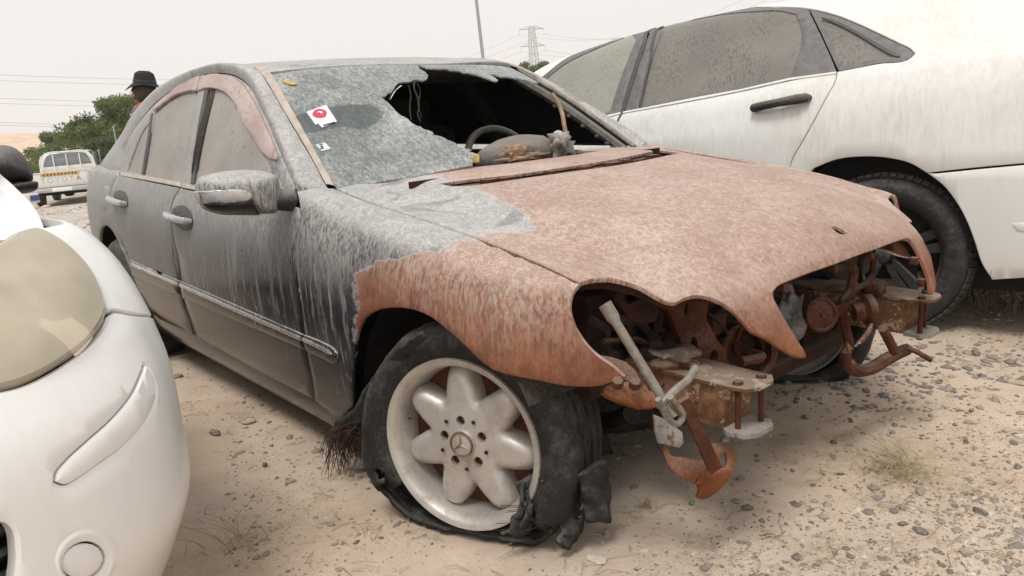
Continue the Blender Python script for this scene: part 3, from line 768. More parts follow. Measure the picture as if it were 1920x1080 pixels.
# roof
FS = (-1, -.8, -.5, -.2, 0, .2, .5, .8, 1)
RRW = [  # edge (x, y, z), centre (x, z)
 ((-3.02,.61,1.12), (-3.02,1.135)), ((-2.78,.585,1.225), (-2.78,1.245)), ((-2.5,.565,1.303), (-2.5,1.315)), ((-2.25,.556,1.338), (-2.25,1.348)), ((-1.98,.552,1.350), (-1.98,1.362)),
 ((-1.72,.552,1.350), (-1.70,1.364)), ((-1.52,.556,1.339), (-1.45,1.352)), ((-1.36,.566,1.316), (-1.21,1.328))]
RG = [[(cx+(ex-cx)*abs(f)**2.2, ey*f, cz+(ez-cz)*abs(f)**2.6) for f in FS] for (ex, ey, ez), (cx, cz) in RRW]
WTP = {1: (-1.235,.572,1.291), .8: (-1.145,.46,1.297), .5: (-1.068,.29,1.298), .2: (-1.018,.115,1.293), 0: (-1.006,0,1.291)}
RG.append([(WTP[abs(f)][0], math.copysign(WTP[abs(f)][1], f), WTP[abs(f)][2]) for f in FS])
SRF = Surf(RG, sub=5)
nu, nv = SRF.nu-1, SRF.nv-1
rful = np.array([(u, 0) for u in np.linspace(2, nu, 30)]+[(nu, v) for v in np.linspace(0, nv, 20)[1:]]+[(u, nv) for u in np.linspace(nu, 2, 30)[1:]]+[(2, v) for v in np.linspace(nv, 0, 20)[1:-1]])
panel(SRF, rful, step=.045, gap=.003, name='roof', mat='burnt_paint', parent=BODY, fn=at_none)
# rear glass, boot lid, rear bumper: out of the camera's sight but closing the shape
bk = Surf([[(x, y*f, z) for f in (-1, -.6, -.2, .2, .6, 1)] for x, y, z in ((-2.52,.555,1.31),(-2.78,.575,1.24),(-3.02,.60,1.135),(-3.22,.62,1.01),(-3.3,.66,.965))], sub=3); bk.flip = True
rect = lambda s, e=0: np.array([(u, e) for u in np.linspace(e, s.nu-1-e, 16)]+[(s.nu-1-e, v) for v in np.linspace(e, s.nv-1-e, 16)[1:]]+[(u, s.nv-1-e) for u in np.linspace(s.nu-1-e, e, 16)[1:]]+[(e, v) for v in np.linspace(s.nv-1-e, e, 16)[1:-1]])
panel(bk, rect(bk), step=.08, name='rear_window', mat='dusty_glass', parent=BODY, fn=at_none)
bt = Surf([[(x, y*f, z-.02*abs(f)**2) for f in (-1, -.6, -.2, .2, .6, 1)] for x, y, z in ((-3.28,.68,.97),(-3.45,.68,.968),(-3.62,.655,.955),(-3.70,.62,.90),(-3.72,.58,.70),(-3.70,.56,.55))], sub=3); bt.flip = True
panel(bt, rect(bt), step=.08, name='boot_lid', mat='burnt_paint', parent=BODY, fn=at_none)
rb = Surf([[(x-.0*abs(f), y*f, z) if abs(f) < .99 else (x+.1, y*f, z) for f in (-1, -.85, -.4, .4, .85, 1)] for x, y, z in ((-3.73,.66,.55),(-3.78,.68,.50),(-3.77,.68,.38),(-3.70,.66,.24))], sub=3); rb.flip = True
panel(rb, rect(rb), step=.08, name='rear_bumper', mat='burnt_paint', parent=BODY, fn=at_none)
# ------------------------------------------------------------------ burnt sedan: glass, trim, wheels, front end, cabin
def px_b(P):
    d = np.atleast_2d(P)-CB; z = d@FB
    return np.stack([960+FPX*(d@RB)/z, 540-FPX*(d@UB)/z], -1)
def lifted(surf, pts, lift, name, mat, parent, step=.02, rnd=.003, flange=.008, n=5, flip=None, gap=0, fn=at_none, holes=()):
    uv = surf.uvs(pts)
    return panel(surf, uv, holes=holes, step=step, gap=gap, rnd=rnd, flange=flange, name=name, mat=mat, parent=parent, fn=fn, disp=lambda X: np.full(len(X), lift), flip=flip)
# windscreen: what is left of it
wipe_poly = np.array(catmull([(548,225),(600,205),(660,196),(705,200),(720,212),(708,228),(690,240),(640,238),(600,246),(565,250)], 4, True))
def at_wipe(X):
    q = px_b(X); i = pip(wipe_poly, q); d = seg_dist(wipe_poly, q)
    dj = seg_dist(np.array(jag[::1]+[(900,290),(900,60)], float), q)
    return {'crack': np.clip(1-dj/70, 0, 1), 'wipe': np.clip(.45+np.where(i, d, -d)/14, 0, 1), 'rust': np.full(len(X), -1.0)}
jag = [(886,297),(893,291),(880,284),(884,280),(868,276),(855,268),(840,262),(826,255),(812,252),(813,248),(800,243),(787,236),(783,236),(770,228),(757,218),(748,213),(738,203),(728,192),(714,180),
       (722,180),(733,173),(740,163),(747,155),(758,153),(768,152),(775,149),(792,151),(801,147),(803,141),(797,134),(785,127)]
jr = np.random.default_rng(3)
jag2 = [jag[0]]
for a, b in zip(jag[:-1], jag[1:]):
    a, b = np.array(a, float), np.array(b, float)
    jag2 += [a+(b-a)*.5+jr.normal(0, 1.0, 2), b]
glass_px = path([(630,352),(585,276),(540,200),(507,140)], [(507,140),(560,132),(640,125),(720,122),(785,122)]) + [np.array((785,127.))] + [np.array(p) for p in jag2[::-1]][1:] + [np.array(p, float) for p in ((886,309),(860,314),(790,328),(700,343))]
WSC = panel(SW, SW.uvs(glass_px), step=.02, gap=0, rnd=.001, flange=.005, name='windscreen', mat='screen', parent=BODY, fn=at_wipe)
WSC['label'] = 'dusty windscreen broken away on the driver side'
rem = [(785,122),(870,121),(930,123),(957,127),(985,141),(1010,155),(1002,156),(985,150),(968,147),(950,144),(938,144),(925,139),(918,138),(934,150),(930,153),(917,148),(900,142),(880,137),(868,136),(862,133),(845,132),(838,129),(820,129),(800,128)]
panel(SW, SW.uvs(rem), step=.015, gap=0, rnd=.001, flange=.005, name='glass_shard', mat='screen', parent=BODY, fn=at_wipe)
def quad_px(surf, pts, lift, name, mat, parent, **k): return lifted(surf, [np.array(p, float) for p in pts], lift, name, mat, parent, rnd=.0005, flange=.002, step=.006, **k)
stk = quad_px(SW, [(575,211),(612,198),(628,222),(632,229),(604,240),(596,232),(592,235)], .003, 'sticker', 'white_print', WSC)
stk['label'] = 'white sticker with a red oval'
quad_px(SW, catmull([(586,217),(590,209),(602,206),(613,211),(611,220),(599,223)], 4, True), .0045, 'red_oval', 'red_print', WSC)
quad_px(SW, [(595,213.5),(598,211),(604,211),(606,214),(603,215.5),(600,213)], .006, 'emblem', 'white_print', WSC)
for a, b, y_ in ((606,624,234.5),(601,616,238)): pass
quad_px(SW, [(606,236),(628,229.5),(629,231),(607,238)], .0045, 'print_line', 'ink', WSC)
quad_px(SW, [(592,272),(610,268.5),(621,280),(603,284.5)], .003, 'sticker', 'pale_green', WSC)
n3 = [(599,272),(604,271.3),(606,274),(603.5,276),(607,277),(607,280.5),(601,281.5),(600.5,280),(605,279),(604.5,277.8),(601,277.5),(601,276.3),(604,274.5),(603,272.8),(599.5,273.5)]
quad_px(SW, n3, .0045, 'digit_three', 'ink', WSC)
lf = quad_px(SW, catmull([(529,153),(540,154),(552,156.5),(558,160),(548,161),(536,158)], 3, True), .006, 'dry_leaf', 'leaf_dry', WSC)
# headliner and the dark far side of the cabin
panel(SRF, rful, step=.08, gap=.01, name='headliner', mat='char', parent=BODY, fn=None, disp=lambda X: np.full(len(X), -.03))
hd = [(-1.10-.15*(abs(y)/.6)**2, y, 1.275) for y in np.linspace(-.55, .55, 12)]
MB().tube([np.array(p)+[-.05, 0, -.03] for p in hd], .022, 8).build('header_rail', 'char', BODY)
gl_l = np.vstack([SC.uvs([(a[0], a[1], a[2]) for a in gap3[::1]]), SC.uvs([(-2.7,-.785,.945),(-2.0,-.79,.94),(-1.3,-.79,.93),(-.65,-.79,.92)])])
panel(SC, gl_l, step=.06, name='side_window', mat='char', parent=BODY, mirror=True)
panel(SA, SA.uvs([(-.62,-.85,.25),(-1.5,-.85,.25),(-2.3,-.85,.32),(-2.35,-.85,.6),(-2.6,-.8,.92),(-1.5,-.79,.92),(-.7,-.79,.91)]), step=.1, name='door_lining', mat='char', parent=BODY, mirror=True, disp=lambda X: np.full(len(X), -.03))
panel(SA, SA.uvs([(-.62,-.85,.25),(-1.5,-.85,.25),(-2.3,-.85,.32),(-2.35,-.85,.6),(-2.6,-.8,.92),(-1.5,-.79,.92),(-.7,-.79,.91)]), step=.1, name='door_lining', mat='char', parent=BODY, disp=lambda X: np.full(len(X), -.03))
panel(bk, rect(bk), step=.1, name='rear_window_lining', mat='char', parent=BODY, disp=lambda X: np.full(len(X), -.02))
# right side windows and frames
ff = path(GAPU[:7], [(382,141),(377,146)], [(377,146),(366,190),(352,265),(340,347)], [(340,347),(367,354),(450,368),(545,383)], n=4)
fg = path([(390,168),(411,163),(429,171),(446,194),(464,228),(492,280),(508,318)], [(508,318),(512,374)], [(512,374),(450,363),(363,345)], [(363,345),(376,255),(390,168)], n=4)[:-1]
fgu = SC.uvs(fg)
panel(SC, SC.uvs(ff), holes=[fgu], step=.03, gap=.0025, rnd=.003, name='window_frame', mat='burnt_paint', parent=FDOOR, fn=at_none)
panel(SC, fgu, step=.03, gap=-.004, rnd=.001, flange=.004, name='window_pane', mat='dusty_glass', parent=FDOOR, disp=lambda X: np.full(len(X), -.006))
rf = path(GAPU[6:], [(222,326),(283,337),(337,347)], [(338,347),(350,265),(364,190),(375,146),(382,141)], n=4)
rg = path([(371,176),(354,171),(334,177),(311,192),(289,212)], [(289,212),(281,258),(269,328)], [(269,328),(305,335),(344,342)], [(344,342),(357,262),(371,176)], n=4)[:-1]
rq = path([(282,226),(266,248),(251,284),(238,320)], [(238,320),(252,324),(265,326.5)], [(265,326.5),(273,280),(282,226)], n=4)[:-1]
rgu, rqu = SC.uvs(rg), SC.uvs(rq)
panel(SC, SC.uvs(rf), holes=[rgu, rqu], step=.03, gap=.0025, rnd=.003, name='window_frame', mat='burnt_paint', parent=RDOOR, fn=at_none)
panel(SC, rgu, step=.03, gap=-.004, rnd=.001, flange=.004, name='window_pane', mat='dusty_glass', parent=RDOOR, disp=lambda X: np.full(len(X), -.006))
panel(SC, rqu, step=.03, gap=-.004, rnd=.001, flange=.004, name='quarter_pane', mat='dusty_glass', parent=RDOOR, disp=lambda X: np.full(len(X), -.006))
lifted(SC, path([(385,168),(373,230),(358,345)], [(358,345),(364,346)], [(364,346),(380,232),(391,168)], [(391,168),(385,168)], n=5)[:-1], .003, 'window_seal', 'seal_black', FDOOR, rnd=.001)
lifted(SC, path([(284,213),(276,265),(266,327)], [(266,327),(270,328)], [(270,328),(280,266),(288,212)], [(288,212),(284,213)], n=5)[:-1], .003, 'window_seal', 'seal_black', RDOOR, rnd=.001)
lifted(SA, [(227,322.5),(283,332),(338.5,343),(338.5,351),(283,340),(227,330)], .004, 'belt_moulding', 'tan_trim', RDOOR)
lifted(SA, [(341,343.5),(367,348),(450,362),(543,379),(545,386),(450,371),(367,357.5),(341,352)], .004, 'belt_moulding', 'tan_trim', FDOOR)
v1 = path([(380,143),(410,139.5),(438,145.5),(460,163.5),(479,191),(502,238),(518,274),(523,293)], [(523,293),(521,301),(508,298)], [(508,298),(493,285),(477,260),(460,230),(443,197),(427,177),(410,169),(389,167.5),(373,171.5)], n=4)
v2 = path([(378,143),(341,160),(304,190),(288,207)], [(288,207),(294,208)], [(294,208),(310,194),(332,180),(354,173),(371,171.6)], n=4)
wob = lambda X: .010+.0015*np.sin(X[:, 0]*31+X[:, 2]*17)+.001*np.sin(X[:, 0]*83)
for vv, dn in ((v1, FDOOR), (v2, RDOOR)):
    o = panel(SC, SC.uvs(vv), step=.016, gap=.0015, rnd=.003, flange=.010, name='wind_deflector', mat='visor', parent=dn, disp=wob)
    o['label'] = 'dusty pinkish wind deflector over the window'
# body-side mouldings
m_r = path([(246,487),(338,526)], [(338,526),(343,559)], [(343,559),(250,517)], n=3)
m_f = path([(339,526),(450,574),(569.5,626)], [(569.5,626),(575,656)], [(575,656),(450,603),(344,559.5)], n=4)
m_n = path([(571,626.5),(605,640),(626,652),(635,664),(637,675),(630,681),(610,673),(577,658)], n=4)
for pp, pr_ in ((m_r, RDOOR), (m_f, FDOOR), (m_n, BODY)):
    lifted(SA, pp, .011, 'side_moulding', 'burnt_paint', pr_, rnd=.008, flange=.012, gap=.001)
for pp, pr_ in (([(250,491),(338,528.5),(339.5,535.5),(251,497.5)], RDOOR), ([(341,529.5),(450,577.5),(569,629.5),(570.5,637),(450,584.5),(342,536.5)], FDOOR), ([(573,631),(605,645),(622,654),(630,662),(623,662),(605,652),(574,638)], BODY)):
    lifted(SA, pp, .0135, 'moulding_glint', 'chrome', pr_, rnd=.002, flange=.004)  # bright strip added for the sky's reflection along the moulding ridge
lifted(SA, path([(196,349),(203,348),(205,352)], [(205,352),(204,380),(199,396)], [(199,396),(193,394),(192,388)], [(192,388),(193,360),(196,349)], n=4)[:-1], .0012, 'fuel_door', 'burnt_paint', BODY, rnd=.002, flange=.002)
# door handles with their finger bowls
def handle(par, bowl, a, b, w_):
    c = np.mean(bowl, 0); uvb = SA.uvs(bowl); uc = SA.px(c); V = []; F = []; n = len(uvb); K = 5
    for k in range(K+1):
        f = 1.04*k/K; uv = uc+(uvb-uc)*f; P = SA.ev(uv)+SA.nrm(uv)*(.0025-.02*(1-min(f, 1)**2)*0); V += list(P)
    for k in range(K):
        for i in range(n): F.append((k*n+i, k*n+(i+1) % n, (k+1)*n+(i+1) % n, (k+1)*n+i))
    mesh_obj('handle_bowl', V, F, 'dusty_black', par)
    A, B = SA.ev(SA.uvs([a, b])); N = SA.nrm(SA.uvs([c]))[0]; N = N*(-1 if N[1] > 0 else 1)
    pts = [A+N*.004, A+N*.024, A+(B-A)*.2+N*.036, A+(B-A)*.5+N*.040, A+(B-A)*.8+N*.036, B+N*.024, B+N*.004]
    mb = MB().tube(pts, [w_*.8, w_, w_*1.05, w_*1.1, w_*1.05, w_, w_*.8], 10); mb.build('door_handle', 'chrome', par)
handle(FDOOR, np.array(catmull([(324,408),(326,393),(336,386.5),(349,388),(358,400),(361,418),(357,428),(346,431.5),(334,424)], 3, True)), (322.5,402), (360,415), .0125)
handle(RDOOR, np.array(catmull([(214,372),(217,361),(225,357.5),(234,361),(239,372),(239,384),(232,390),(222,385)], 3, True)), (214,373), (239,382), .0125)
# mirror
def dome(name, outline, plane, depth, mat, parent, back=.0, K=7, lift=0.0, pw=2.0, prof=None):
    """closed domed shell: outline (pixels) on a plane (p0, n); bulges along +n"""
    p0, nn = np.array(plane[0]), np.array(plane[1]); nn = nn/np.linalg.norm(nn)
    def hit(px):
        C, d = ray_b(px); return C+d*(((p0-C)@nn)/(d@nn))
    O = np.array([hit(p) for p in outline]); c = O.mean(0); V = []; F = []; n = len(O)
    for k in range(K+1):
        f = k/K; h = depth*(max(0, 1-f**pw))**.5
        V += list(c+(O-c)*f+nn*(h+lift))
    for k in range(K):
        for i in range(n): F.append((k*n+i, k*n+(i+1) % n, (k+1)*n+(i+1) % n, (k+1)*n+i))
    b = len(V); V += list(c+(O-c)*1.0-nn*back); V.append(c-nn*back)
    for i in range(n):
        F.append((K*n+i, K*n+(i+1) % n, b+(i+1) % n, b+i)); F.append((b+i, b+(i+1) % n, b+n))
    return mesh_obj(name, V, F, mat, parent, auto=50)
MP = ((-.655, -.95, .90), (.93, -.36, .05))
mo = catmull([(366,345),(372,335),(395,326),(430,320),(465,318.5),(500,323),(518,331),(525,350),(524,380),(519,398),(500,401),(450,400),(410,398),(388,391),(374,378),(367,362)], 3, True)
mirr = dome('mirror', mo, MP, .085, 'burnt_paint', BODY, .05)
me_ = mirr.data; at_ = me_.attributes.new('rust', 'FLOAT', 'POINT'); at_.data.foreach_set('value', [-1.0]*len(me_.vertices))
# signal strip and dark lower band follow the shell
def on_dome(outline, lift, name, mat):
    p0, nn = np.array(MP[0]), np.array(MP[1]); nn = nn/np.linalg.norm(nn)
    bv = BVHTree.FromPolygons([v.co for v in me_.vertices], [tuple(p.vertices) for p in me_.polygons])
    P2 = resample(np.array(outline), 2.0); lo, hi = P2.min(0), P2.max(0)
    L = np.stack(np.meshgrid(np.arange(lo[0], hi[0], 2.5), np.arange(lo[1], hi[1], 2.5), indexing='ij'), -1).reshape(-1, 2)
    L = L[pip(P2, L) & (seg_dist(P2, L) > 1.2)]; n = len(P2); pts = list(P2)+list(L)
    V2, E, F, ov, _, _ = geometry.delaunay_2d_cdt([Vector(p) for p in pts], [(i, (i+1) % n) for i in range(n)], [], 0, 1e-6)
    V2 = np.array([tuple(v) for v in V2]); F = [f for f in F if pip(P2, V2[list(f)].mean(0)[None])[0]]; V = []
    for p in V2:
        C, d = ray_b(p); l, nr_, i, _ = bv.ray_cast(Vector(C), Vector(d).normalized())
        if l is None: l = Vector(C+d*(((p0-C)@nn)/(d@nn))); nr_ = Vector(nn)
        if nr_.dot(Vector(nn)) < 0: nr_ = -nr_
        V.append(np.array(l+nr_*lift))
    o = mesh_obj(name, V, F, mat, mirr); m = o.modifiers.new('s', 'SOLIDIFY'); m.thickness = .003; return o
on_dome(path([(367,358),(400,357),(440,356),(462,357.5),(470,363),(470,370),(464,375)], [(464,375),(430,378),(371,380)], [(371,380),(367,370),(367,358)], n=4)[:-1], .0035, 'signal_strip', 'chrome_dusty')
on_dome(path([(373,381),(430,379.5),(466,376),(472,372)], [(472,372),(478,385),(487,399)], [(487,399),(450,398.5),(410,396.5),(390,390),(373,381)], n=4)[:-1], .0045, 'lower_band', 'gloss_black')
mc = on_b((524,372), 1, -.86)
MB().tube([mc+[0, -.10, .01], mc+[0, -.04, 0], mc+[-.02, .04, -.01]], [.026, .026, .034], 12).build('mirror_stalk', 'dusty_black', mirr)

# ------------------------------------------------------------------ wheels
def star_rim(name_parent, star=True):
    """7-petal alloy wheel, axis +x, outer face at x = 0; returns list of (name, MB, mat, sub)"""
    parts = []
    rimm = MB().lathe([(.205,-.165),(.212,-.16),(.205,-.145),(.19,-.13),(.182,-.09),(.183,-.05),(.19,-.012),(.197,.008),(.2035,.013),(.2145,.016),(.2165,.010),(.2155,-.002),(.206,-.010),(.200,-.03),(.195,-.08),(.199,-.14),(.205,-.165)], 72, axis=(1, 0, 0))
    # star face: outline with seven broad petals
    half = [(.110, 1.0), (.1125, .93), (.119, .85), (.134, .70), (.152, .54), (.170, .41), (.183, .29), (.190, .15), (.1925, 0.0)]
    out_ = []
    for k in range(7):
        c0 = 2*math.pi*k/7+R(90)
        for r_, f in [(r_, -f) for r_, f in half]+[(r_, f) for r_, f in half[::-1][1:-1]]: out_.append((r_*math.cos(c0+f*math.pi/7), r_*math.sin(c0+f*math.pi/7)))
    out_ = catmull(out_, 3, True)
    P = resample(np.array(out_), .007)
    lo, hi = P.min(0), P.max(0); L = np.stack(np.meshgrid(np.arange(lo[0], hi[0], .007), np.arange(lo[1], hi[1], .007), indexing='ij'), -1).reshape(-1, 2)
    lug = [(.056*math.cos(R(90+72*k)), .056*math.sin(R(90+72*k))) for k in range(5)]
    holes = [np.array([(cx+.0115*math.cos(-t), cy+.0115*math.sin(-t)) for t in np.linspace(0, 2*math.pi, 15)[:-1]]) for cx, cy in lug]
    ok = pip(P, L) & (seg_dist(P, L) > .004)
    for h in holes: ok &= ~pip(h, L) & (seg_dist(h, L) > .003)
    L = L[ok]; pts = list(P); ed = [(i, (i+1) % len(P)) for i in range(len(P))]
    for h in holes:
        b = len(pts); pts += list(h); ed += [(b+i, b+(i+1) % len(h)) for i in range(len(h))]
    pts += list(L)
    V2, E, F, ov, _, _ = geometry.delaunay_2d_cdt([Vector(p) for p in pts], ed, [], 0, 1e-7)
    V2 = np.array([tuple(v) for v in V2]); cen = np.array([V2[list(f)].mean(0) for f in F]); ok = pip(P, cen)
    for h in holes: ok &= ~pip(h, cen)
    F = [f for f, k in zip(F, ok) if k]
    d = seg_dist(P, V2); rr_ = np.linalg.norm(V2, axis=1)
    hgt = -.012-.016*(1-np.clip(d/.022, 0, 1))**2+.010*np.clip(1-rr_/.10, 0, 1)-.010*np.clip((rr_-.15)/.04, 0, 1)**2
    V = np.stack([hgt, V2[:, 0], V2[:, 1]], 1)
    ec = {}
    for f in F:
        for i in range(3): ec[(f[i], f[(i+1) % 3])] = 1
    bd = [e for e in ec if (e[1], e[0]) not in ec]; bv = sorted({i for e in bd for i in e}); mp = {v: len(V)+k for k, v in enumerate(bv)}
    V = np.vstack([V, V[bv]-[.045, 0, 0]]); FF = [tuple(f) for f in F]+[(e[1], e[0], mp[e[0]], mp[e[1]]) for e in bd]
    rimm.add(V, FF)
    parts.append(('rim', rimm, 'alloy'))
    cap = MB().lathe([(0,.006),(.026,.005),(.031,.003),(.0335,.0),(.0345,-.006),(.035,-.02)], 36, axis=(1, 0, 0)); parts.append(('hub_cap', cap, 'alloy'))
    ring = MB().lathe([(.027,.004),(.0285,.009),(.031,.009),(.0325,.003)], 36, axis=(1, 0, 0))
    for k in range(3):
        a = R(90+120*k); u = np.array([0, math.cos(a), math.sin(a)]); v = np.array([0, -math.sin(a), math.cos(a)])
        q = [u*.0285+[.0065, 0, 0], v*.0048+[.006, 0, 0], -u*.004+[.006, 0, 0], -v*.0048+[.006, 0, 0], np.array([.0115, 0, 0])]
        ring.add(q, [(0, 1, 4), (1, 2, 4), (2, 3, 4), (3, 0, 4)])
    parts.append(('star_emblem', ring, 'cap_bronze'))
    for cx, cy in lug:
        b = MB().lathe([(.0118,-.006),(.0112,-.02),(.0105,-.034),(.0,-.034)], 14, axis=(1, 0, 0), org=(0, cx, cy)).lathe([(.0068,-.034),(.0065,-.022),(0,-.0205)], 6, axis=(1, 0, 0), org=(0, cx, cy)); parts.append(('wheel_bolt', b, 'cap_bronze'))
    for k in range(5):
        a = R(54+72*k); parts.append(('small_hole', MB().lathe([(.0055,.0),(.0045,-.002),(0,-.002)], 12, axis=(1, 0, 0), org=(-.0015, .066*math.cos(a), .066*math.sin(a))), 'rust_dark'))
    parts.append(('valve', MB().tube([(-.03,-.165,.06),(-.012,-.155,.055)], .005, 8), 'black_plastic'))
    parts.append(('brake_drum', MB().lathe([(.19,-.12),(.185,-.075),(.14,-.07),(.08,-.062),(0,-.062)], 40, axis=(1, 0, 0)), 'rust'))
    return parts
simple('cap_bronze', (.24,.17,.115), .45, .6, var=.3, scale=60)
def tyre_sec(Ro=.316, Ri=.212, w=.205):
    h = w/2
    return [(Ri,.008),(Ri+.008,.020),(Ri+.03,.032),(Ri+.055,.034),(Ro-.03,.028),(Ro-.014,.014),(Ro-.005,-.004),(Ro,-.022),(Ro+.001,-.05),(Ro+.001,-.09),(Ro+.001,-.13),(Ro,-.155),(Ro-.005,-.172),(Ro-.016,-.188),(Ro-.04,-.205),(Ro-.07,-.205),(Ri+.005,-.175)]
def add_treads(mb, Ro, h0, h1, n=60, rows=4):
    for r_ in range(rows):
        a, b = h0+(h1-h0)*r_/rows+.003, h0+(h1-h0)*(r_+1)/rows-.003
        for k in range(n):
            t0 = 2*math.pi*(k+(.5 if r_ % 2 else 0))/n; t1 = t0+2*math.pi/n*.82; sk = .06*(1 if r_ % 2 else -1)
            V = []
            for (t, h, o) in ((t0, a, 0), (t1, a, 0), (t1+sk, b, 0), (t0+sk, b, 0)):
                for q in (Ro-.004, Ro+.006): V.append((h, q*math.cos(t), q*math.sin(t)))
            mb.add(V, [(1, 3, 5, 7), (0, 1, 7, 6)[::1], (0, 2, 3, 1), (2, 4, 5, 3), (4, 6, 7, 5)])
WMX = {}
def wheel(pos, nrm, parent, name='front_wheel', burnt_=False, label=None, spin=0.0):
    root = bpy.data.objects.new(name, None); link(root, parent)
    nrm = np.array(nrm, float); nrm /= np.linalg.norm(nrm); ez = np.array([0, 0, 1.0]); ez = ez-nrm*(ez@nrm); ez /= np.linalg.norm(ez); ey = np.cross(ez, nrm)
    Mx = Matrix([[nrm[0], ey[0], ez[0], pos[0]], [nrm[1], ey[1], ez[1], pos[1]], [nrm[2], ey[2], ez[2], pos[2]], [0, 0, 0, 1]])
    root.matrix_local = Mx; WMX[root.name] = np.array(Mx)
    if label: root['label'] = label
    c, s = math.cos(spin), math.sin(spin)
    for nm, mb, mt in RIM:
        mb2 = MB(); mb2.V = [(v[0], c*v[1]-s*v[2], s*v[1]+c*v[2]) for v in mb.V]; mb2.F = mb.F
        mb2.build(nm, mt, root, auto=45)
    return root
RIM = star_rim(None)
# front right wheel: steered, tyre burnt flat and torn
ST = R(21)
FWN = np.array([math.sin(ST), -math.cos(ST), .05]); FWN /= np.linalg.norm(FWN)
hub = np.array([.0655, -.80, .336])
fwheel = wheel(hub-FWN*.014, FWN, BODY, 'front_wheel', label='steered front wheel with burnt, torn tyre', spin=R(6))
# tyre in wheel frame: deform towards the ground
def burnt_tyre(root, torn=True):
    Mx = WMX[root.name]; Rm, T = Mx[:3, :3], Mx[:3, 3]
    sec = [(r_ if r_ < .25 else r_-.018, h if h < 0 else h*.6) for r_, h in tyre_sec()]; sec = sec[:8]+[(.317-.018 if q_ == .317 else .290 if q_ == .306 else .298, h_) for q_, h_ in ((.317,-.034),(.317,-.044),(.306,-.046),(.306,-.054),(.317,-.056),(.317,-.075),(.317,-.086),(.306,-.088),(.306,-.096),(.317,-.098),(.317,-.118),(.317,-.128),(.306,-.130),(.306,-.138),(.316,-.140))]+sec[11:]
    S = len(sec); NA = 120; V = []; F = []; info = []
    rn = np.random.default_rng(5)
    for i in range(NA):
        th = 2*math.pi*i/NA
        for j, (r_, h) in enumerate(sec):
            n1 = noise.noise((3*math.cos(th), 3*math.sin(th), h*20)); n2 = noise.noise((11*math.cos(th), 11*math.sin(th), h*40+7))
            f = np.clip((r_-.212)/.1, 0, 1); rr = r_+(.010*n1+.005*n2)*f; hh = h+(.010*n1+.006*n2)*f
            # soft wheel: the carcass sags at the front foot, in wheel plane y is rearward (+)
            V.append(np.array([hh, rr*math.cos(th), rr*math.sin(th)])); info.append((th, j, f))
    V = np.array(V); B = V@Rm.T+T
    for k, (th, j, f) in enumerate(info):
        g = G0+GS*B[k, 0]+.004; dz = g-B[k, 2]
        if dz > 0:
            B[k, 2] = g; B[k] += Rm[:, 0]*(.35*dz if sec[j][1] > -.085 else -.35*dz)*min(1, f*1.5)
    front = -Rm[:, 1]; 
    for k, (th, j, f) in enumerate(info):
        loc = (B[k]-T)@Rm; a = math.degrees(math.atan2(loc[2], -loc[1]))   # 0 = front of the wheel, -90 = bottom
        if torn and -75 < a < 25:
            wgt = math.exp(-((a+25)/32)**2)*f
            B[k] += front*(.030*wgt)+Rm[:, 0]*(.018*wgt)-np.array([0, 0, .018*wgt])
            g = G0+GS*B[k, 0]+.004
            if B[k, 2] < g: B[k, 2] = g+.002
    gone = set()
    for i in range(NA):
        for j in range(S-1):
            k = i*S+j; loc = (B[k]-T)@Rm; a = math.degrees(math.atan2(loc[2], -loc[1])); nz = 14*noise.noise((loc[1]*22, loc[2]*22, j*.7))
            tear = torn and ((-140+nz < a < -38+nz and j < 7) or (-60+nz < a < -24+nz and 1 < j < 6))
            if not tear: F.append((k, k+1, ((i+1) % NA)*S+j+1, ((i+1) % NA)*S+j))
    L = (B-T)@Rm
    o = mesh_obj('tyre', L, F, 'burnt_rubber', root, auto=60); m = o.modifiers.new('s', 'SOLIDIFY'); m.thickness = .012; m.offset = -1
    return o
burnt_tyre(fwheel)
def loc_w(root, P):
    Mi = np.linalg.inv(WMX[root.name]); P = np.atleast_2d(P); return P@Mi[:3, :3].T+Mi[:3, 3]
def ribbon(A, B, name, mat, parent, th=.008, n=10, wob=.004, conv=None, K=5):
    A = np.array(catmull(A, n)); B = np.array(catmull(B, n)); m = len(A); V = []; F = []
    for i in range(m):
        for k in range(K):
            t = k/(K-1); p = A[i]+(B[i]-A[i])*t; q = noise.noise_vector(Vector(p*38)); V.append(p+np.array(q)*wob)
    for i in range(m-1):
        for k in range(K-1): F.append((i*K+k, (i+1)*K+k, (i+1)*K+k+1, i*K+k+1))
    V = np.array(V)
    if conv is not None: V = loc_w(conv, V)
    o = mesh_obj(name, V, F, mat, parent); md = o.modifiers.new('s', 'SOLIDIFY'); md.thickness = th; md.offset = 0
    return o
def bp(px, x): return on_b(px, 0, x)
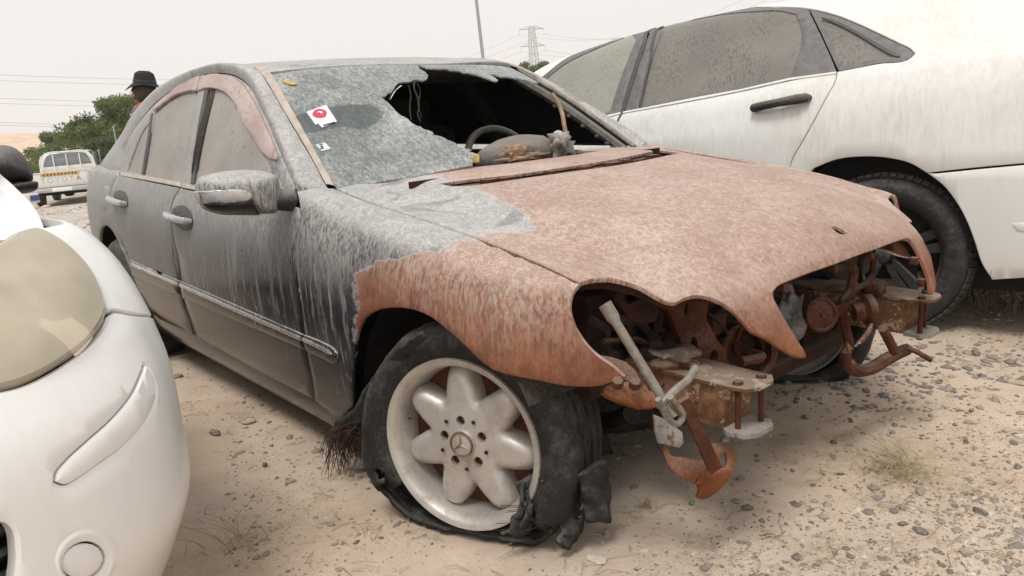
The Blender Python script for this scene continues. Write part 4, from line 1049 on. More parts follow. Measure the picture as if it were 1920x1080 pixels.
# torn tread flaps at the front foot and the peeled sidewall at the back
ribbon([bp((1015,900), .27), bp((1038,950), .285), bp((1052,990), .295), bp((1042,1022), .30)], [bp((1092,880), .29), bp((1092,945), .30), bp((1090,990), .305), bp((1068,1032), .31)], 'tyre_flap', 'burnt_rubber', fwheel, .012, 8, .008, fwheel)
ribbon([bp((1080,890), .33), bp((1095,935), .335), bp((1098,975), .34)], [bp((1136,860), .35), bp((1143,930), .35), bp((1140,978), .35)], 'tyre_flap', 'burnt_rubber', fwheel, .012, 8, .008, fwheel)
ribbon([bp((965,905), .215), bp((975,945), .22), bp((955,985), .215), bp((935,1000), .21)], [bp((1020,880), .235), bp((1022,930), .24), bp((1003,985), .235), bp((972,1006), .225)], 'tyre_flap', 'burnt_rubber', fwheel, .012, 8, .010, fwheel)
fr_n = np.random.default_rng(77)
for k in range(7):
    a_ = np.array((fr_n.uniform(960, 1120), fr_n.uniform(900, 950))); L_ = fr_n.uniform(35, 80); w_ = fr_n.uniform(8, 22); xx = .22+(a_[0]-960)/160*.11
    ribbon([bp(a_, xx), bp(a_+[fr_n.normal(0, 6), L_*.5], xx+.01), bp(a_+[fr_n.normal(0, 9), L_], xx+.01)], [bp(a_+[w_, 0], xx), bp(a_+[w_*.8, L_*.5], xx+.015), bp(a_+[w_*.3, L_*.95], xx+.01)], 'tyre_flap', 'burnt_rubber', fwheel, .007, 6, .008, fwheel, 3)
cords = MB()
for k in range(60):
    a_ = np.array((fr_n.uniform(985, 1085), fr_n.uniform(925, 965))); xx = .21+(a_[0]-985)/100*.07; cords.tube(loc_w(fwheel, catmull([bp(a_, xx), bp(a_+[fr_n.normal(0, 14), 12], xx+.006), bp(a_+[fr_n.normal(0, 30), fr_n.uniform(18, 36)], xx+.01)], 3)), .0009, 3, caps=False)
cords.build('steel_cords', 'hair_wire', fwheel, auto=None)['kind'] = 'stuff'
ra_ = [on_b(p, 1, -.855) for p in ((632,792),(668,760),(690,720),(712,690),(745,655),(790,622))]
rb_ = [on_b(p, 1, -.845) for p in ((660,800),(690,782),(706,745),(728,705),(762,668),(803,633))]
ribbon(ra_, rb_, 'peeled_sidewall', 'burnt_rubber', fwheel, .010, 8, .004, fwheel)
hair = MB(); hr_ = np.random.default_rng(11)
for k in range(95):
    s = on_b((hr_.uniform(628,676), hr_.uniform(786,806)), 1, -.85+hr_.normal(0, .012)); e = on_w((hr_.uniform(596,668), hr_.uniform(850,905)))
    e = np.linalg.inv(B2W)@e+OB
    if hr_.random() < .2: e = np.linalg.inv(B2W)@on_w((hr_.uniform(640,692), hr_.uniform(862,888)))+OB
    mth = s+(e-s)*.5+np.array([hr_.normal(0, .02), hr_.normal(0, .02), .03]); q = hr_.uniform(.6, 1)
    hair.tube(loc_w(fwheel, catmull([s, mth, s+(e-s)*q], 4)), .0011, 3, caps=False)
hair.build('frayed_cords', 'hair_wire', fwheel, auto=None)['kind'] = 'stuff'
# other wheels stand straight
def plain_tyre(root, Ro=.316, sec=None, mat='tyre', flat=.012, treads=True, name='tyre'):
    mb = MB().lathe(sec or tyre_sec(Ro), 84, axis=(1, 0, 0))
    if treads: add_treads(mb, Ro, -.018, -.158)
    V = np.array(mb.V)
    return mesh_obj(name, V, mb.F, mat, root, auto=50)
rw = wheel((-2.715,-.815,.290), (0, -1, 0), BODY, 'rear_wheel', spin=R(20)); plain_tyre(rw)
lw = wheel((-2.715,.815,.290), (0, 1, 0), BODY, 'rear_wheel', label='rear wheel on the far side'); plain_tyre(lw)
lf_n = np.array([-math.sin(R(33)), math.cos(R(33)), 0]); flw = wheel(np.array([0, .76, .305])+lf_n*.03, lf_n, BODY, 'front_wheel', label='front wheel on the far side'); burnt_tyre(flw, False)

# ------------------------------------------------------------------ dark inside: floor, firewall, arches, engine
MB().box((-1.95, 0, .235), (3.3, 1.5, .05)).build('floor_pan', 'char', BODY)
MB().box((-.47, 0, .52), (.04, 1.54, .66)).build('firewall', 'char', BODY)
for s in (-1, 1):
    for cx, nm in ((0, 'arch_liner'), (-2.715, 'arch_liner')):
        # ring of the arch plus the inner wall
        n = 28; V = []; F = []
        lo_a, hi_a = (28, 205) if cx == 0 else (-35, 225)
        for i in range(n+1):
            a = R(lo_a+(hi_a-lo_a)*i/n); rr_ = .375
            z = .33+rr_*math.sin(a); x = cx+rr_*math.cos(a)
            V += [(x, s*(.80 if cx == 0 else .835), z), (x, s*.47, z), (cx+(x-cx)*.02, s*.47, .33)]
        for i in range(n):
            F += [(i*3, i*3+1, i*3+4, i*3+3), (i*3+1, i*3+2, i*3+5, i*3+4)]
        mesh_obj(nm, V, F, 'char', BODY)
eng = MB().box((-.05, .02, .52), (.62, .52, .36), bev=.05).box((-.1, .0, .72), (.5, .34, .12), bev=.04).box((.18, -.05, .45), (.2, .4, .26), bev=.03)
for k in range(6): eng.tube([(-.3+.1*k, -.3, .62), (-.25+.1*k, -.2, .72), (-.25+.1*k, .1, .76)], .025, 8)
eng.build('engine_block', 'char', BODY)
MB().box((.05, -.55, .50), (.55, .12, .10), bev=.02).build('inner_wing', 'rust_dark', BODY)
MB().box((.05, .55, .50), (.55, .12, .10), bev=.02).build('inner_wing', 'rust_dark', BODY)
MB().lathe([(.0,.05),(.07,.05),(.085,.02),(.09,-.1)], 20, org=(-.02,-.55,.72)).build('strut_tower', 'rust_dark', BODY)
MB().lathe([(.0,.05),(.07,.05),(.085,.02),(.09,-.1)], 20, org=(-.02,.55,.72)).build('strut_tower', 'rust_dark', BODY)
MB().box((.26, -.52, .64), (.10, .14, .10), bev=.012).box((.25, -.47, .70), (.08, .05, .05), bev=.008).build('relay_box', 'rust_dark', BODY)
MB().tube(catmull([(.02,-.42,.26),(.08,-.25,.22),(.08,.25,.22),(.02,.42,.26)], 5), .035, 8).tube(catmull([(-.05,-.40,.30),(.12,-.36,.27),(.26,-.40,.34)], 4), .025, 8).tube(catmull([(-.05,.40,.30),(.12,.36,.27),(.26,.40,.34)], 4), .025, 8).build('subframe', 'char', BODY)
for s in (-1, 1):
    MB().tube([(.05, s*.40, .24), (.02, s*.55, .21), (.0, s*.68, .20)], [.035, .028, .03], 8).tube([(.2, s*.42, .25), (.08, s*.58, .22), (.0, s*.68, .20)], [.03, .022, .03], 8).build('control_arm', 'char', BODY)
# radiator, support and what the fire left at the nose
class FlatSurf(Surf):
    pass
def flat_surf(p0, n, pts, pad=.05):
    p0, n = np.array(p0, float), np.array(n, float); n /= np.linalg.norm(n); ex = np.cross([0, 0, 1.0], n); ex /= np.linalg.norm(ex); ey = np.cross(n, ex)
    Q = []
    for px in pts:
        C, d = ray_b(px); Q.append(C+d*(((p0-C)@n)/(d@n)))
    Q = np.array(Q); a = (Q-p0)@ex; b = (Q-p0)@ey
    A = np.linspace(a.min()-pad, a.max()+pad, 3); B_ = np.linspace(b.min()-pad, b.max()+pad, 3)
    return Surf([[p0+ex*i+ey*j for j in B_] for i in A], sub=1)
def plate(pts, p0, n, name, mat, parent=BODY, th=.006, holes=(), step=.012, smooth_=True, disp=None):
    cl = [np.array(p, float) for p in pts]
    s = flat_surf(p0, n, cl); nn = np.array(n, float)
    fl = (s.nrm([[1, 1]])[0]@nn) < 0
    return panel(s, s.uvs(cl), holes=[s.uvs(h) for h in holes], step=step, gap=0, rnd=.0015, flange=th, name=name, mat=mat, parent=parent, flip=fl, disp=disp)
cr2 = lambda pts, x0, y0, k: [(x0+a/k, y0+b/k) for a, b in pts]
ell = lambda cx, cy, rx, ry, a=0, n=14: [(cx+rx*math.cos(t)*math.cos(a)-ry*math.sin(t)*math.sin(a), cy+rx*math.cos(t)*math.sin(a)+ry*math.sin(t)*math.cos(a)) for t in np.linspace(0, 2*math.pi, n+1)[:-1]]
sup = plate(cr2([(120,360),(330,300),(590,300),(578,420),(582,540),(610,600),(640,690),(700,800),(745,950),(560,915),(360,850),(345,690),(300,560),(220,430)], 1200, 480, 4.5), (.40,-.37,.6), (.93,-.30,.1), 'radiator_support', 'rust', th=.02,
            holes=[ell(1287.5,580,3.3,12,-.05), ell(1301,648,6,16,.1), ell(1335.5,667,8,11,.1)], disp=lambda X: .008*np.sin(X[:, 2]*40))
sup['label'] = 'rusted slotted upright of the nose panel'
MB().lathe([(.072,0),(.076,.006),(.076,.045),(.070,.05),(.060,.046),(.058,.010),(.050,.008),(.047,-.02),(.044,-.03),(.018,-.03),(.016,-.02),(0,-.02)], 40, axis=(.80,-.55,.16), org=bp((1392,655), .385)).build('pulley_ring', 'rust', BODY)
MB().lathe([(.0,.01),(.03,.01),(.045,.0),(.05,-.03)], 24, axis=(.85,-.45,.1), org=bp((1345,595), .33)).build('motor_cap', 'rust_dark', BODY)
MB().box((.27, 0.0, .50), (.03, .62, .36), bev=.004).build('radiator', 'rust_dark', BODY)
MB().box((.36, 0.0, .715), (.05, 1.15, .035), bev=.008).box((.38, 0, .36), (.05, .9, .04), bev=.008).build('cross_panel', 'rust_dark', BODY)
# melted heap on top of the rail, right
def lump(name, c, size, mat, parent, seed, amp=.3, sub=3, lab=None):
    bm = bmesh.new(); bmesh.ops.create_icosphere(bm, subdivisions=sub, radius=1)
    for v in bm.verts:
        q = v.co.copy(); k = 1+amp*noise.fractal(q*1.7+Vector((seed, 0, 0)), 1.0, 2.0, 4); v.co = Vector((q.x*size[0]*k, q.y*size[1]*k, q.z*size[2]*k))+Vector(c)
    V = [np.array(v.co) for v in bm.verts]; bm.verts.index_update(); F = [[v.index for v in f.verts] for f in bm.faces]; bm.free()
    return mesh_obj(name, V, F, mat, parent)
lump('melted_lamp', bp((1262,668), .42), (.07,.05,.018), 'rust_scale', BODY, 3, .9)
lump('melted_lamp', bp((1480,590), .40), (.03,.04,.08), 'melt', BODY, 9, .6)
lump('melted_lump', bp((1200,650), .30), (.10,.05,.03), 'char', BODY, 5, .8)
for k_, (q0, q1) in enumerate((((1222,560),(1222,640)), ((1236,575),(1215,650)), ((1150,600),(1215,625)), ((1130,640),(1230,655)), ((1110,600),(1140,660)), ((1160,560),(1175,640)))): MB().tube([bp(q0, .36), (bp(q0, .36)+bp(q1, .34))/2+np.array([.01, .01, .015]), bp(q1, .34)], .007+.003*(k_ % 3), 6).build('burnt_wiring', 'rust_dark' if k_ % 2 else 'char', BODY)
plate([(1168,575),(1205,560),(1232,565),(1236,590),(1228,604),(1205,608),(1180,600)], (.38,-.5,.68), (.9,-.4,.1), 'lamp_carrier', 'rust_dark', th=.03)
# frame rails and crash boxes
def crash_box(s, lab):
    y0, y1 = (.375, .480); z0, z1 = .418, .512
    root = MB().box(((.0+.565)/2+.02, s*(y0+y1)/2, (z0+z1)/2), (.57, y1-y0, z1-z0), bev=.006)
    o = root.build('frame_rail', 'rust_scale', BODY)
    o['label'] = lab
    tp = MB().prism([(.10,.37),(.10,.488),(.60,.488),(.64,.478),(.655,.455),(.655,.40),(.635,.372)], .007, ((0, 0, .519), (1, 0, 0), (0, s, 0))); tp.build('top_flange', 'rust_scale', o)
    lp = MB().prism([(.585,.385),(.575,.47),(.60,.492),(.64,.482),(.655,.455),(.655,.40),(.635,.375)], .010, ((0, 0, .418), (1, 0, 0), (0, s, 0))); lp.build('lower_flange', 'galv', o)
    for (bx, by) in ((.61, .462), (.625, .398)):
        MB().tube([(bx, s*by, .412), (bx, s*by, .525)], .0065, 10).lathe([(0,.007),(.010,.007),(.012,.0)], 8, org=(bx, s*by, .5225)).lathe([(0,-.009),(.009,-.009),(.010,.0)], 6, org=(bx, s*by, .414)).build('rail_bolt', 'rust', o)
    for k, (bx, bz) in enumerate(((.30,.49),(.38,.485),(.46,.48),(.34,.45),(.42,.445),(.52,.47),(.50,.435))):
        MB().lathe([(.006,0),(.006,.003),(0,.004)], 8, axis=(0, s, 0), org=(bx, s*y1, bz)).build('rivet', 'rust_scale', o)
    return o
crash_box(-1, 'scaly right frame rail end with two long bolts'); crash_box(1, 'left frame rail end with two long bolts')
for k, bx in enumerate((.30, .40, .50)):
    MB().lathe([(0,.008),(.012,.008),(.02,.004),(.024,0)], 14, org=(bx, -.43, .5225)).build('flange_boss', 'rust_scale', BODY)
# fender bracket (orange) with two bolts
brk = plate(cr2([(210,575),(215,550),(245,535),(300,530),(350,540),(385,545),(400,570),(440,575),(445,600),(420,640),(395,640),(370,642),(280,615),(225,590)], 1040, 480, 2.25), (.52,-.62,.55), (.75,-.45,.45), 'wing_bracket', 'rust_orange', th=.03)
for q in ((1157.5,722.5), (1190,724)): MB().lathe([(0,.016),(.011,.016),(.013,.0)], 6, axis=(.4,-.3,.85), org=bp(q, .52)).build('bracket_bolt', 'rust', brk)
plate(cr2([(175,415),(240,425),(300,445),(340,480),(365,530),(372,545),(330,550),(270,500),(215,450)], 1040, 480, 2.25), (.47,-.62,.6), (.55,-.45,.7), 'wing_gusset', 'rust', th=.004)
# hanging bumper bracket
hb = plate(cr2(catmull([(470,800),(478,880),(500,915),(560,945),(600,970),(612,1000),(606,1022),(630,1032),(665,1020),(700,985),(735,920),(752,870),(772,835),(755,808),(715,795),(670,795),(640,815),(650,860),(600,862),(540,850),(495,845),(490,810)], 2, True), 1040, 480, 2.25), (.56,-.50,.3), (.80,-.50,.25), 'bumper_bracket', 'rust_orange', th=.010, holes=[cr2(ell(708,862,15,32,.25), 1040, 480, 2.25), cr2(ell(592,943,9,9), 1040, 480, 2.25)], disp=lambda X: .012*np.sin(X[:, 2]*45))
hb['label'] = 'rusty bumper bracket hanging from the right rail'
p_a, p_b = bp((1281,748), .575), bp((1341,880), .60)
mb = MB(); dv = p_b-p_a; L_ = np.linalg.norm(dv); dv /= L_; sv = np.cross(dv, [.8,-.5,.2]); sv /= np.linalg.norm(sv)
mb.prism([(0,-.011),(0,.011),(L_,.014),(L_,-.014)], .014, (p_a, dv, sv)); mb.build('bracket_arm', 'rust', hb)
plate(cr2([(420,670),(470,690),(540,745),(545,790),(525,810),(490,800),(440,790),(425,740)], 1040, 480, 2.25), (.53,-.50,.4), (.85,-.45,.2), 'bracket_plate', 'galv', th=.008)
# left half of the nose seen through the grille opening
for (cx, cy), x_, ax_, rr_, nm, lb in (((1540,590), .50, (.86,-.42,.20), .046, 'horn_disc', 'flat round rusty horn behind the grille'), ((1632,581), .57, (.62,.70,.10), .043, 'horn_disc', 'tilted rusty horn beside the left rail')):
    o = MB().lathe([(0,.012),(rr_*.16,.014),(rr_*.2,.006),(rr_*.55,.004),(rr_*.8,.001),(rr_*.86,.006),(rr_,.005),(rr_*1.03,-.003),(rr_*.95,-.012),(rr_*.6,-.02),(rr_*.55,-.045),(0,-.045)], 36, axis=ax_, org=bp((cx, cy), x_)).build(nm, 'rust', BODY); o['label'] = lb
hbk = MB(); q1, q2 = bp((1566,585), .505), bp((1618,566), .55)
dv = q2-q1; L_ = np.linalg.norm(dv); dv /= L_; hbk.prism([(-.01,-.016),(-.01,.016),(L_,.012),(L_,-.012)], .005, (q1, dv, np.cross(dv, [.8,-.5,0])/np.linalg.norm(np.cross(dv, [.8,-.5,0])))); hbk.build('horn_bracket', 'rust', BODY)
MB().tube([bp(p, .50) for p in catmull([(1593,498),(1600,505),(1597,530),(1592,550),(1580,566),(1580,590),(1588,625),(1592,650),(1582,664),(1586,682),(1600,692)], 4)], .013, 8).build('latch_upright', 'rust', BODY)
MB().tube([bp(p, .56) for p in catmull([(1588,660),(1590,682),(1605,694),(1630,692),(1655,678),(1680,664),(1700,655)], 5)], [.012]*5+[.018]*26, 8).build('curved_bracket', 'rust', BODY)
MB().tube([bp(p, .50) for p in catmull([(1638,478),(1637,500),(1633,520),(1620,534),(1603,541),(1597,560)], 4)], .009, 8).build('hose_loop', 'rust', BODY)
MB().tube([bp(p, .47) for p in catmull([(1618,470),(1612,500),(1617,540),(1628,560)], 4)], .008, 8).build('hose', 'rust_dark', BODY)
plate([(1588,640),(1600,655),(1625,625),(1637,606),(1636,620),(1622,640),(1605,650),(1592,660)], (.56,.05,.45), (.8,-.4,.2), 'melted_strip', 'rust_scale', th=.008)
MB().tube([bp((1655,615), .60), bp((1668,640), .60), bp((1678,660), .605)], .013, 8).tube([bp((1700,652), .62), bp((1720,660), .64), bp((1745,675), .66)], .008, 6).build('tow_eye_bar', 'rust', BODY)
lump('melted_coupling', bp((1640,540), .50), (.03,.04,.025), 'rust', BODY, 21, .5)
# burnt hoses, looms and stays that fill the bay
cr_ = np.random.default_rng(44)
for k in range(34):
    y0_ = cr_.uniform(-.42, .42); p0 = np.array([cr_.uniform(.20, .40), y0_, cr_.uniform(.42, .70)]); p1 = p0+np.array([cr_.normal(0, .05), np.clip(cr_.normal(0, .10), -.12, .12), cr_.normal(-.06, .09)]); mdl = (p0+p1)/2+cr_.normal(0, .04, 3); mdl[0] = min(mdl[0], .44); p1[0] = min(p1[0], .44)
    MB().tube(catmull([p0, mdl, p1], 4), cr_.choice([.004, .006, .009, .013]), 6).build('burnt_hose', ['char', 'rust_dark', 'char', 'rust'][int(cr_.integers(0, 4))], BODY)
for k in range(12):
    y0_ = cr_.uniform(-.52, .5); MB().box((cr_.uniform(.28, .40), y0_, cr_.uniform(.45, .68)), (cr_.uniform(.01, .04), cr_.uniform(.03, .10), cr_.uniform(.02, .09)), Matrix.Rotation(cr_.uniform(-.5, .5), 3, 'X'), bev=.004).build('bay_bracket', ['rust_dark', 'rust', 'char'][k % 3], BODY)
# L headlight wall and grille-frame clips
for q in ((1476,533),(1572,497),(1640,475),(1680,458)):
    MB().box(bp(q, .605)+np.array([-.012, 0, -.008]), (.02,.02,.016), bev=.003).build('grille_clip', 'rust', HOOD)
for q in ((1723,490),(1737,530)): MB().box(bp(q, .66)+np.array([-.012, 0, 0]), (.02,.018,.02), bev=.003).build('grille_clip', 'rust', HOOD)
# cowl under the air slot
rail = [SH.ev(SH.uvs([p]))[0] for p in ((828,344),(957,331),(1069,318),(1176,303),(1268,286))]
cw_ = MB()
for a, b in zip(rail[:-1], rail[1:]): pass
cw_.box((-.335, 0, .865), (.16, 1.12, .02)).box((-.41, 0, .90), (.012, 1.12, .05))
cw_.build('cowl_tray', 'rust_dark', BODY)
for k, p in enumerate(((848,344),(925,335),(960,331),(1040,319.5),(1105,311),(1158,303),(1184,298.5),(1232,289))):
    q = SH.ev(SH.uvs([p]))[0]; MB().box(q+np.array([-.02, 0, -.016]), (.035, .02+.02*(k % 3), .028)).build('slot_rib', 'rust', HOOD)
mlt = np.random.default_rng(2)
for k, p in enumerate(((985,333),(1000,330),(1015,327),(1090,316),(1120,312),(1180,303),(1200,299),(1215,296))):
    q = SH.ev(SH.uvs([p]))[0]; lump('melted_plastic', q+np.array([-.01, 0, -.022]), (.018,.05,.012), 'melt', BODY, k*3.3, .7, 2)
# ------------------------------------------------------------------ cabin
sw_c = on_b((952,300), 1, .36)
swr = MB(); swa = np.array([.88, 0, .47]); e1 = np.array([0, 1.0, 0]); e2 = np.cross(swa, e1)
swr.tube([sw_c+np.array([-.02, 0, -.03])+.185*(math.cos(t)*e1+math.sin(t)*e2) for t in np.linspace(0, 2*math.pi, 33)[:-1]], .016, 8, closed=True)
swr.box(sw_c+np.array([.03, 0, -.04]), (.06,.14,.10), bev=.02); swr.tube([sw_c+np.array([.02, -.18, -.03]), sw_c+np.array([.02, .18, -.03])], .016, 8)
swr.build('steering_wheel', 'char_grey', BODY)
MB().box((-.62, 0, .82), (.36, 1.36, .18), bev=.06).build('dashboard', 'char', BODY)
lump('instrument_hood', on_b((985,285), 0, -.52)+np.array([-.03, .0, -.02]), (.09,.19,.075), 'char_grey', BODY, 4, .10)['label'] = 'ash-grey burnt instrument hood'
lump('burnt_padding', on_b((985,292), 0, -.46)+np.array([0, 0, -.005]), (.012,.09,.012), 'burnt_foam', BODY, 8, .9)
lump('burnt_padding', on_b((965,282), 0, -.46), (.010,.05,.018), 'burnt_foam', BODY, 18, .9)
lump('mirror_remnant', on_b((1050,275), 0, -.46), (.035,.05,.045), 'ash', BODY, 14, .9)
plate(catmull([(1036,262),(1038,249),(1046,244),(1055,247),(1060,256),(1062,266),(1050,272)], 3, True), (-.50,.15,1.0), (.9,-.3,.2), 'glass_piece', 'pale_green', th=.003)
plate([(855,297),(868,288),(885,285),(899,290),(899,304),(880,306)], (-.44,-.1,.95), (.8,-.3,.5), 'curled_film', 'leaf_dry', th=.002)
MB().tube([on_b(p, 0, -.62+.02*k) for k, p in enumerate(((1035,175),(1048,195),(1055,215),(1058,235),(1062,255),(1064,275)))], .008, 6).build('hanging_strip', 'burnt_foam', BODY)
for k, pp in enumerate((((778,150),(776,165),(782,180),(786,200),(783,215),(788,228)), ((766,160),(770,180),(768,200),(771,225)), ((780,152),(788,172),(784,195),(790,220)))):
    MB().tube(catmull([on_b(p, 0, -.86-.05*k) for p in pp], 3), .0028, 5).build('hanging_wire', 'char_grey', BODY)
mb = MB()
for y_ in (-.36, .36):
    mb2 = MB().box((-1.42, y_, .42), (.52,.50,.18), bev=.06).box((-1.72, y_, .74), (.16,.48,.62), Matrix.Rotation(R(-14), 3, 'Y'), bev=.06).box((-1.80, y_, 1.10), (.09,.26,.17), bev=.04)
    mb2.build('front_seat', 'char_cloth', BODY)
MB().box((-2.35, 0, .42), (.5,1.3,.2), bev=.06).box((-2.7, 0, .75), (.16,1.3,.6), Matrix.Rotation(R(-18), 3, 'Y'), bev=.06).build('rear_seat', 'char_cloth', BODY)
bpx = [(-1.50,.80,.60),(-1.56,.77,.95),(-1.62,.66,1.18),(-1.68,.57,1.31)]
for s in (-1, 1): MB().tube([(x, s*(y-.03), z) for x, y, z in catmull(bpx, 4)], .045, 8).build('inner_pillar', 'char', BODY)
# stripped inside of the far windscreen pillar
wl = [mir(p) for p in we3]
mb = MB(); A_ = np.array(catmull([np.array(p)+[-.02,-.03,-.03] for p in wl], 8)); mb.tube(A_, .022, 8); mb.build('pillar_lining', 'char_grey', BODY)
MB().tube(np.array(catmull([np.array(p)+[.01,-.02,-.005] for p in wl], 8)), .010, 6).build('screen_bead', 'ash', BODY)
for k in range(7):
    p = A_[3+k*2]; MB().box(p+np.array([.01,-.02,-.02]), (.018,.012,.014), bev=.003).build('pillar_clip', 'char_grey', BODY)
# ------------------------------------------------------------------ the wrench left in the lamp opening
WR = empty('wheel_wrench', on_w((1262,795), 2, .30), 0, 'steel tube wrench leaning out of the empty right lamp opening', 'wrench')
def b2w(P): return (np.atleast_2d(P)-OB)@B2W.T
wo = np.array(WR.location)
t0_, t1_ = bp((1134,570), .56), bp((1263,782), .685)
tw = b2w([t0_, t0_+(t1_-t0_)*.12, t0_+(t1_-t0_)*.17, t1_])-wo
MB().tube(tw, [.0125,.0125,.0085,.0085], 12, caps=False).build('shaft', 'worn_steel', WR)
sk = b2w([t0_, t0_+(t1_-t0_)*.02])-wo
MB().tube(b2w([t0_+(t1_-t0_)*.04, t0_+(t1_-t0_)*.05])-wo, .0098, 12).build('socket_floor', 'rust_dark', WR)
MB().tube(b2w(catmull([bp((1236,765), .67), bp((1252,745), .672), bp((1268,730), .675), bp((1290,712), .665), bp((1304,690), .655)], 4))-wo, .0075, 8).build('cross_bar', 'worn_steel', WR)
uu = [bp(p, .69) for p in ((1234,748),(1258,790),(1270,795),(1279,786),(1257,744))]
MB().tube(b2w(catmull(uu, 4))-wo, .006, 8).build('yoke', 'worn_steel', WR)
# ------------------------------------------------------------------ ground
def graded(a, b, step, far, g=1.35):
    c = list(np.arange(a, b, step)); d = step; x = b
    while x < far: c.append(x); d *= g; x += d
    c.append(far); d = step; x = a-step
    lo = []
    while x > -far: lo.append(x); d *= g; x -= d
    lo.append(-far)
    return np.array(lo[::-1]+c)
def gz(x, y):
    """ground height"""
    near = math.exp(-((x+1)/7)**2-((y)/6)**2)
    dip = -.15*min(1, max(0, (-x-8)/8))
    return dip+near*(.014*noise.noise((x*1.3, y*1.3, 0))+.010*noise.noise((x*4.1, y*4.1, 3))+.006*noise.noise((x*11, y*11, 5)))-.004
gx, gy = graded(-4.5, 1.9, .03, 4200), graded(-2.6, 3.4, .03, 4200)
V = [(x, y, gz(x, y) if (abs(x) < 20 and abs(y) < 20) else -.004-.15*min(1, max(0, (-x-8)/8))) for x in gx for y in gy]; nb = len(gy)
F = [(i*nb+j, (i+1)*nb+j, (i+1)*nb+j+1, i*nb+j+1) for i in range(len(gx)-1) for j in range(nb-1)]
tag(mesh_obj('ground', V, F, 'sand'), kind='structure')
# stones
def stone_shape(r_, rr):
    bm = bmesh.new(); bmesh.ops.create_icosphere(bm, subdivisions=1 if r_ < .012 else 2, radius=1)
    sx, sy, sz = rr.uniform(.7, 1.35), rr.uniform(.6, 1.0), rr.uniform(.35, .75); sd_ = rr.uniform(0, 99); a = rr.uniform(0, 6.28)
    V = []
    for v in bm.verts:
        q = v.co.copy(); k = 1+.55*noise.noise(q*1.1+Vector((sd_, 0, 0)))
        q = Vector((q.x*sx*k, q.y*sy*k, q.z*sz*k)); V.append(np.array((q.x*math.cos(a)-q.y*math.sin(a), q.x*math.sin(a)+q.y*math.cos(a), q.z))*r_)
    bm.verts.index_update(); F = [[v.index for v in f.verts] for f in bm.faces]; bm.free(); return V, F
protos = [stone_shape(1.0 if k > 16 else .001, np.random.default_rng(100+k)) for k in range(24)]
protos = [([v/max(np.linalg.norm(q) for q in P[0]) for v in P[0]], P[1]) for P in protos]
VV, FF, SH_ = [], [], []
def put_stone(x, y, r_, sh, pid, rot, z=None):
    P, Fp = protos[pid]; c, s = math.cos(rot), math.sin(rot); b = len(VV); z0 = (gz(x, y) if z is None else z)-r_*.06
    for v in P: VV.append((x+r_*(c*v[0]-s*v[1]), y+r_*(s*v[0]+c*v[1]), z0+r_*v[2]))
    FF.extend([tuple(i+b for i in f) for f in Fp]); SH_.extend([sh]*len(P))
sr = np.random.default_rng(21)
cnt = 0
while cnt < 25000:
    px = (sr.uniform(180, 1990), sr.uniform(470, 1120))
    if px[0] < 420 and px[1] > 800: continue
    P = on_w(px); x, y = P[0], P[1]
    if not (-6 < x < 1.9 and -3 < y < 4.5): continue
    dens = noise.noise((x*1.6, y*1.6, 9))*.6+noise.noise((x*5, y*5, 2))*.5
    right = 1 if y > -.9+.2 and x > .25 else .45
    if sr.random() > np.clip(.32+.85*dens, .06, 1)*(.5+.5*right): continue
    dist = math.hypot(x-CW[0], y-CW[1]); r_ = min(.022, .0016*(1+dist*.22)*sr.lognormal(0, .75)); q = sr.random()
    put_stone(x, y, r_, sr.uniform(0, .42) if q < .45 else sr.uniform(.4, .8) if q < .85 else sr.uniform(.85, 1), int(sr.integers(0, 16)), sr.uniform(0, 6.28)); cnt += 1
for k in range(2600):   # gravel yard further off
    x, y = sr.uniform(-22, -4), sr.uniform(-3, 6); put_stone(x, y, .02*sr.lognormal(0, .5), sr.uniform(.1, .8), int(sr.integers(0, 16)), 0, -.15*min(1, max(0, (-x-8)/8)))
tag(mesh_obj('gravel', VV, FF, 'stone', None, False, {'shade': SH_}), 'grey and brown gravel strewn over the sand', 'gravel', kind='stuff')
# charred scraps fallen from the nose
VV, FF, SH_ = [], [], []
for k in range(420):
    px = (sr.normal(1640, 75), sr.normal(715, 38)) if k % 3 else (sr.uniform(1420, 1800), sr.uniform(640, 790)); P = on_w(px)
    r_ = .010*sr.lognormal(0, .5); b = len(VV); put_stone(P[0], P[1], min(r_, .035), sr.choice([.05, .15, .3, .5]), int(sr.integers(0, 16)), sr.uniform(0, 6))
for k in range(160):
    px = (sr.normal(1850, 60), sr.normal(690, 45)); P = on_w(px); put_stone(P[0], P[1], min(.012*sr.lognormal(0, .45), .03), sr.choice([.15, .3, .45, .7]), int(sr.integers(0, 16)), sr.uniform(0, 6))
tag(mesh_obj('charred_scraps', VV, FF, 'stone', None, False, {'shade': SH_}), 'charred plastic scraps scattered under the bare nose', 'debris', kind='stuff')
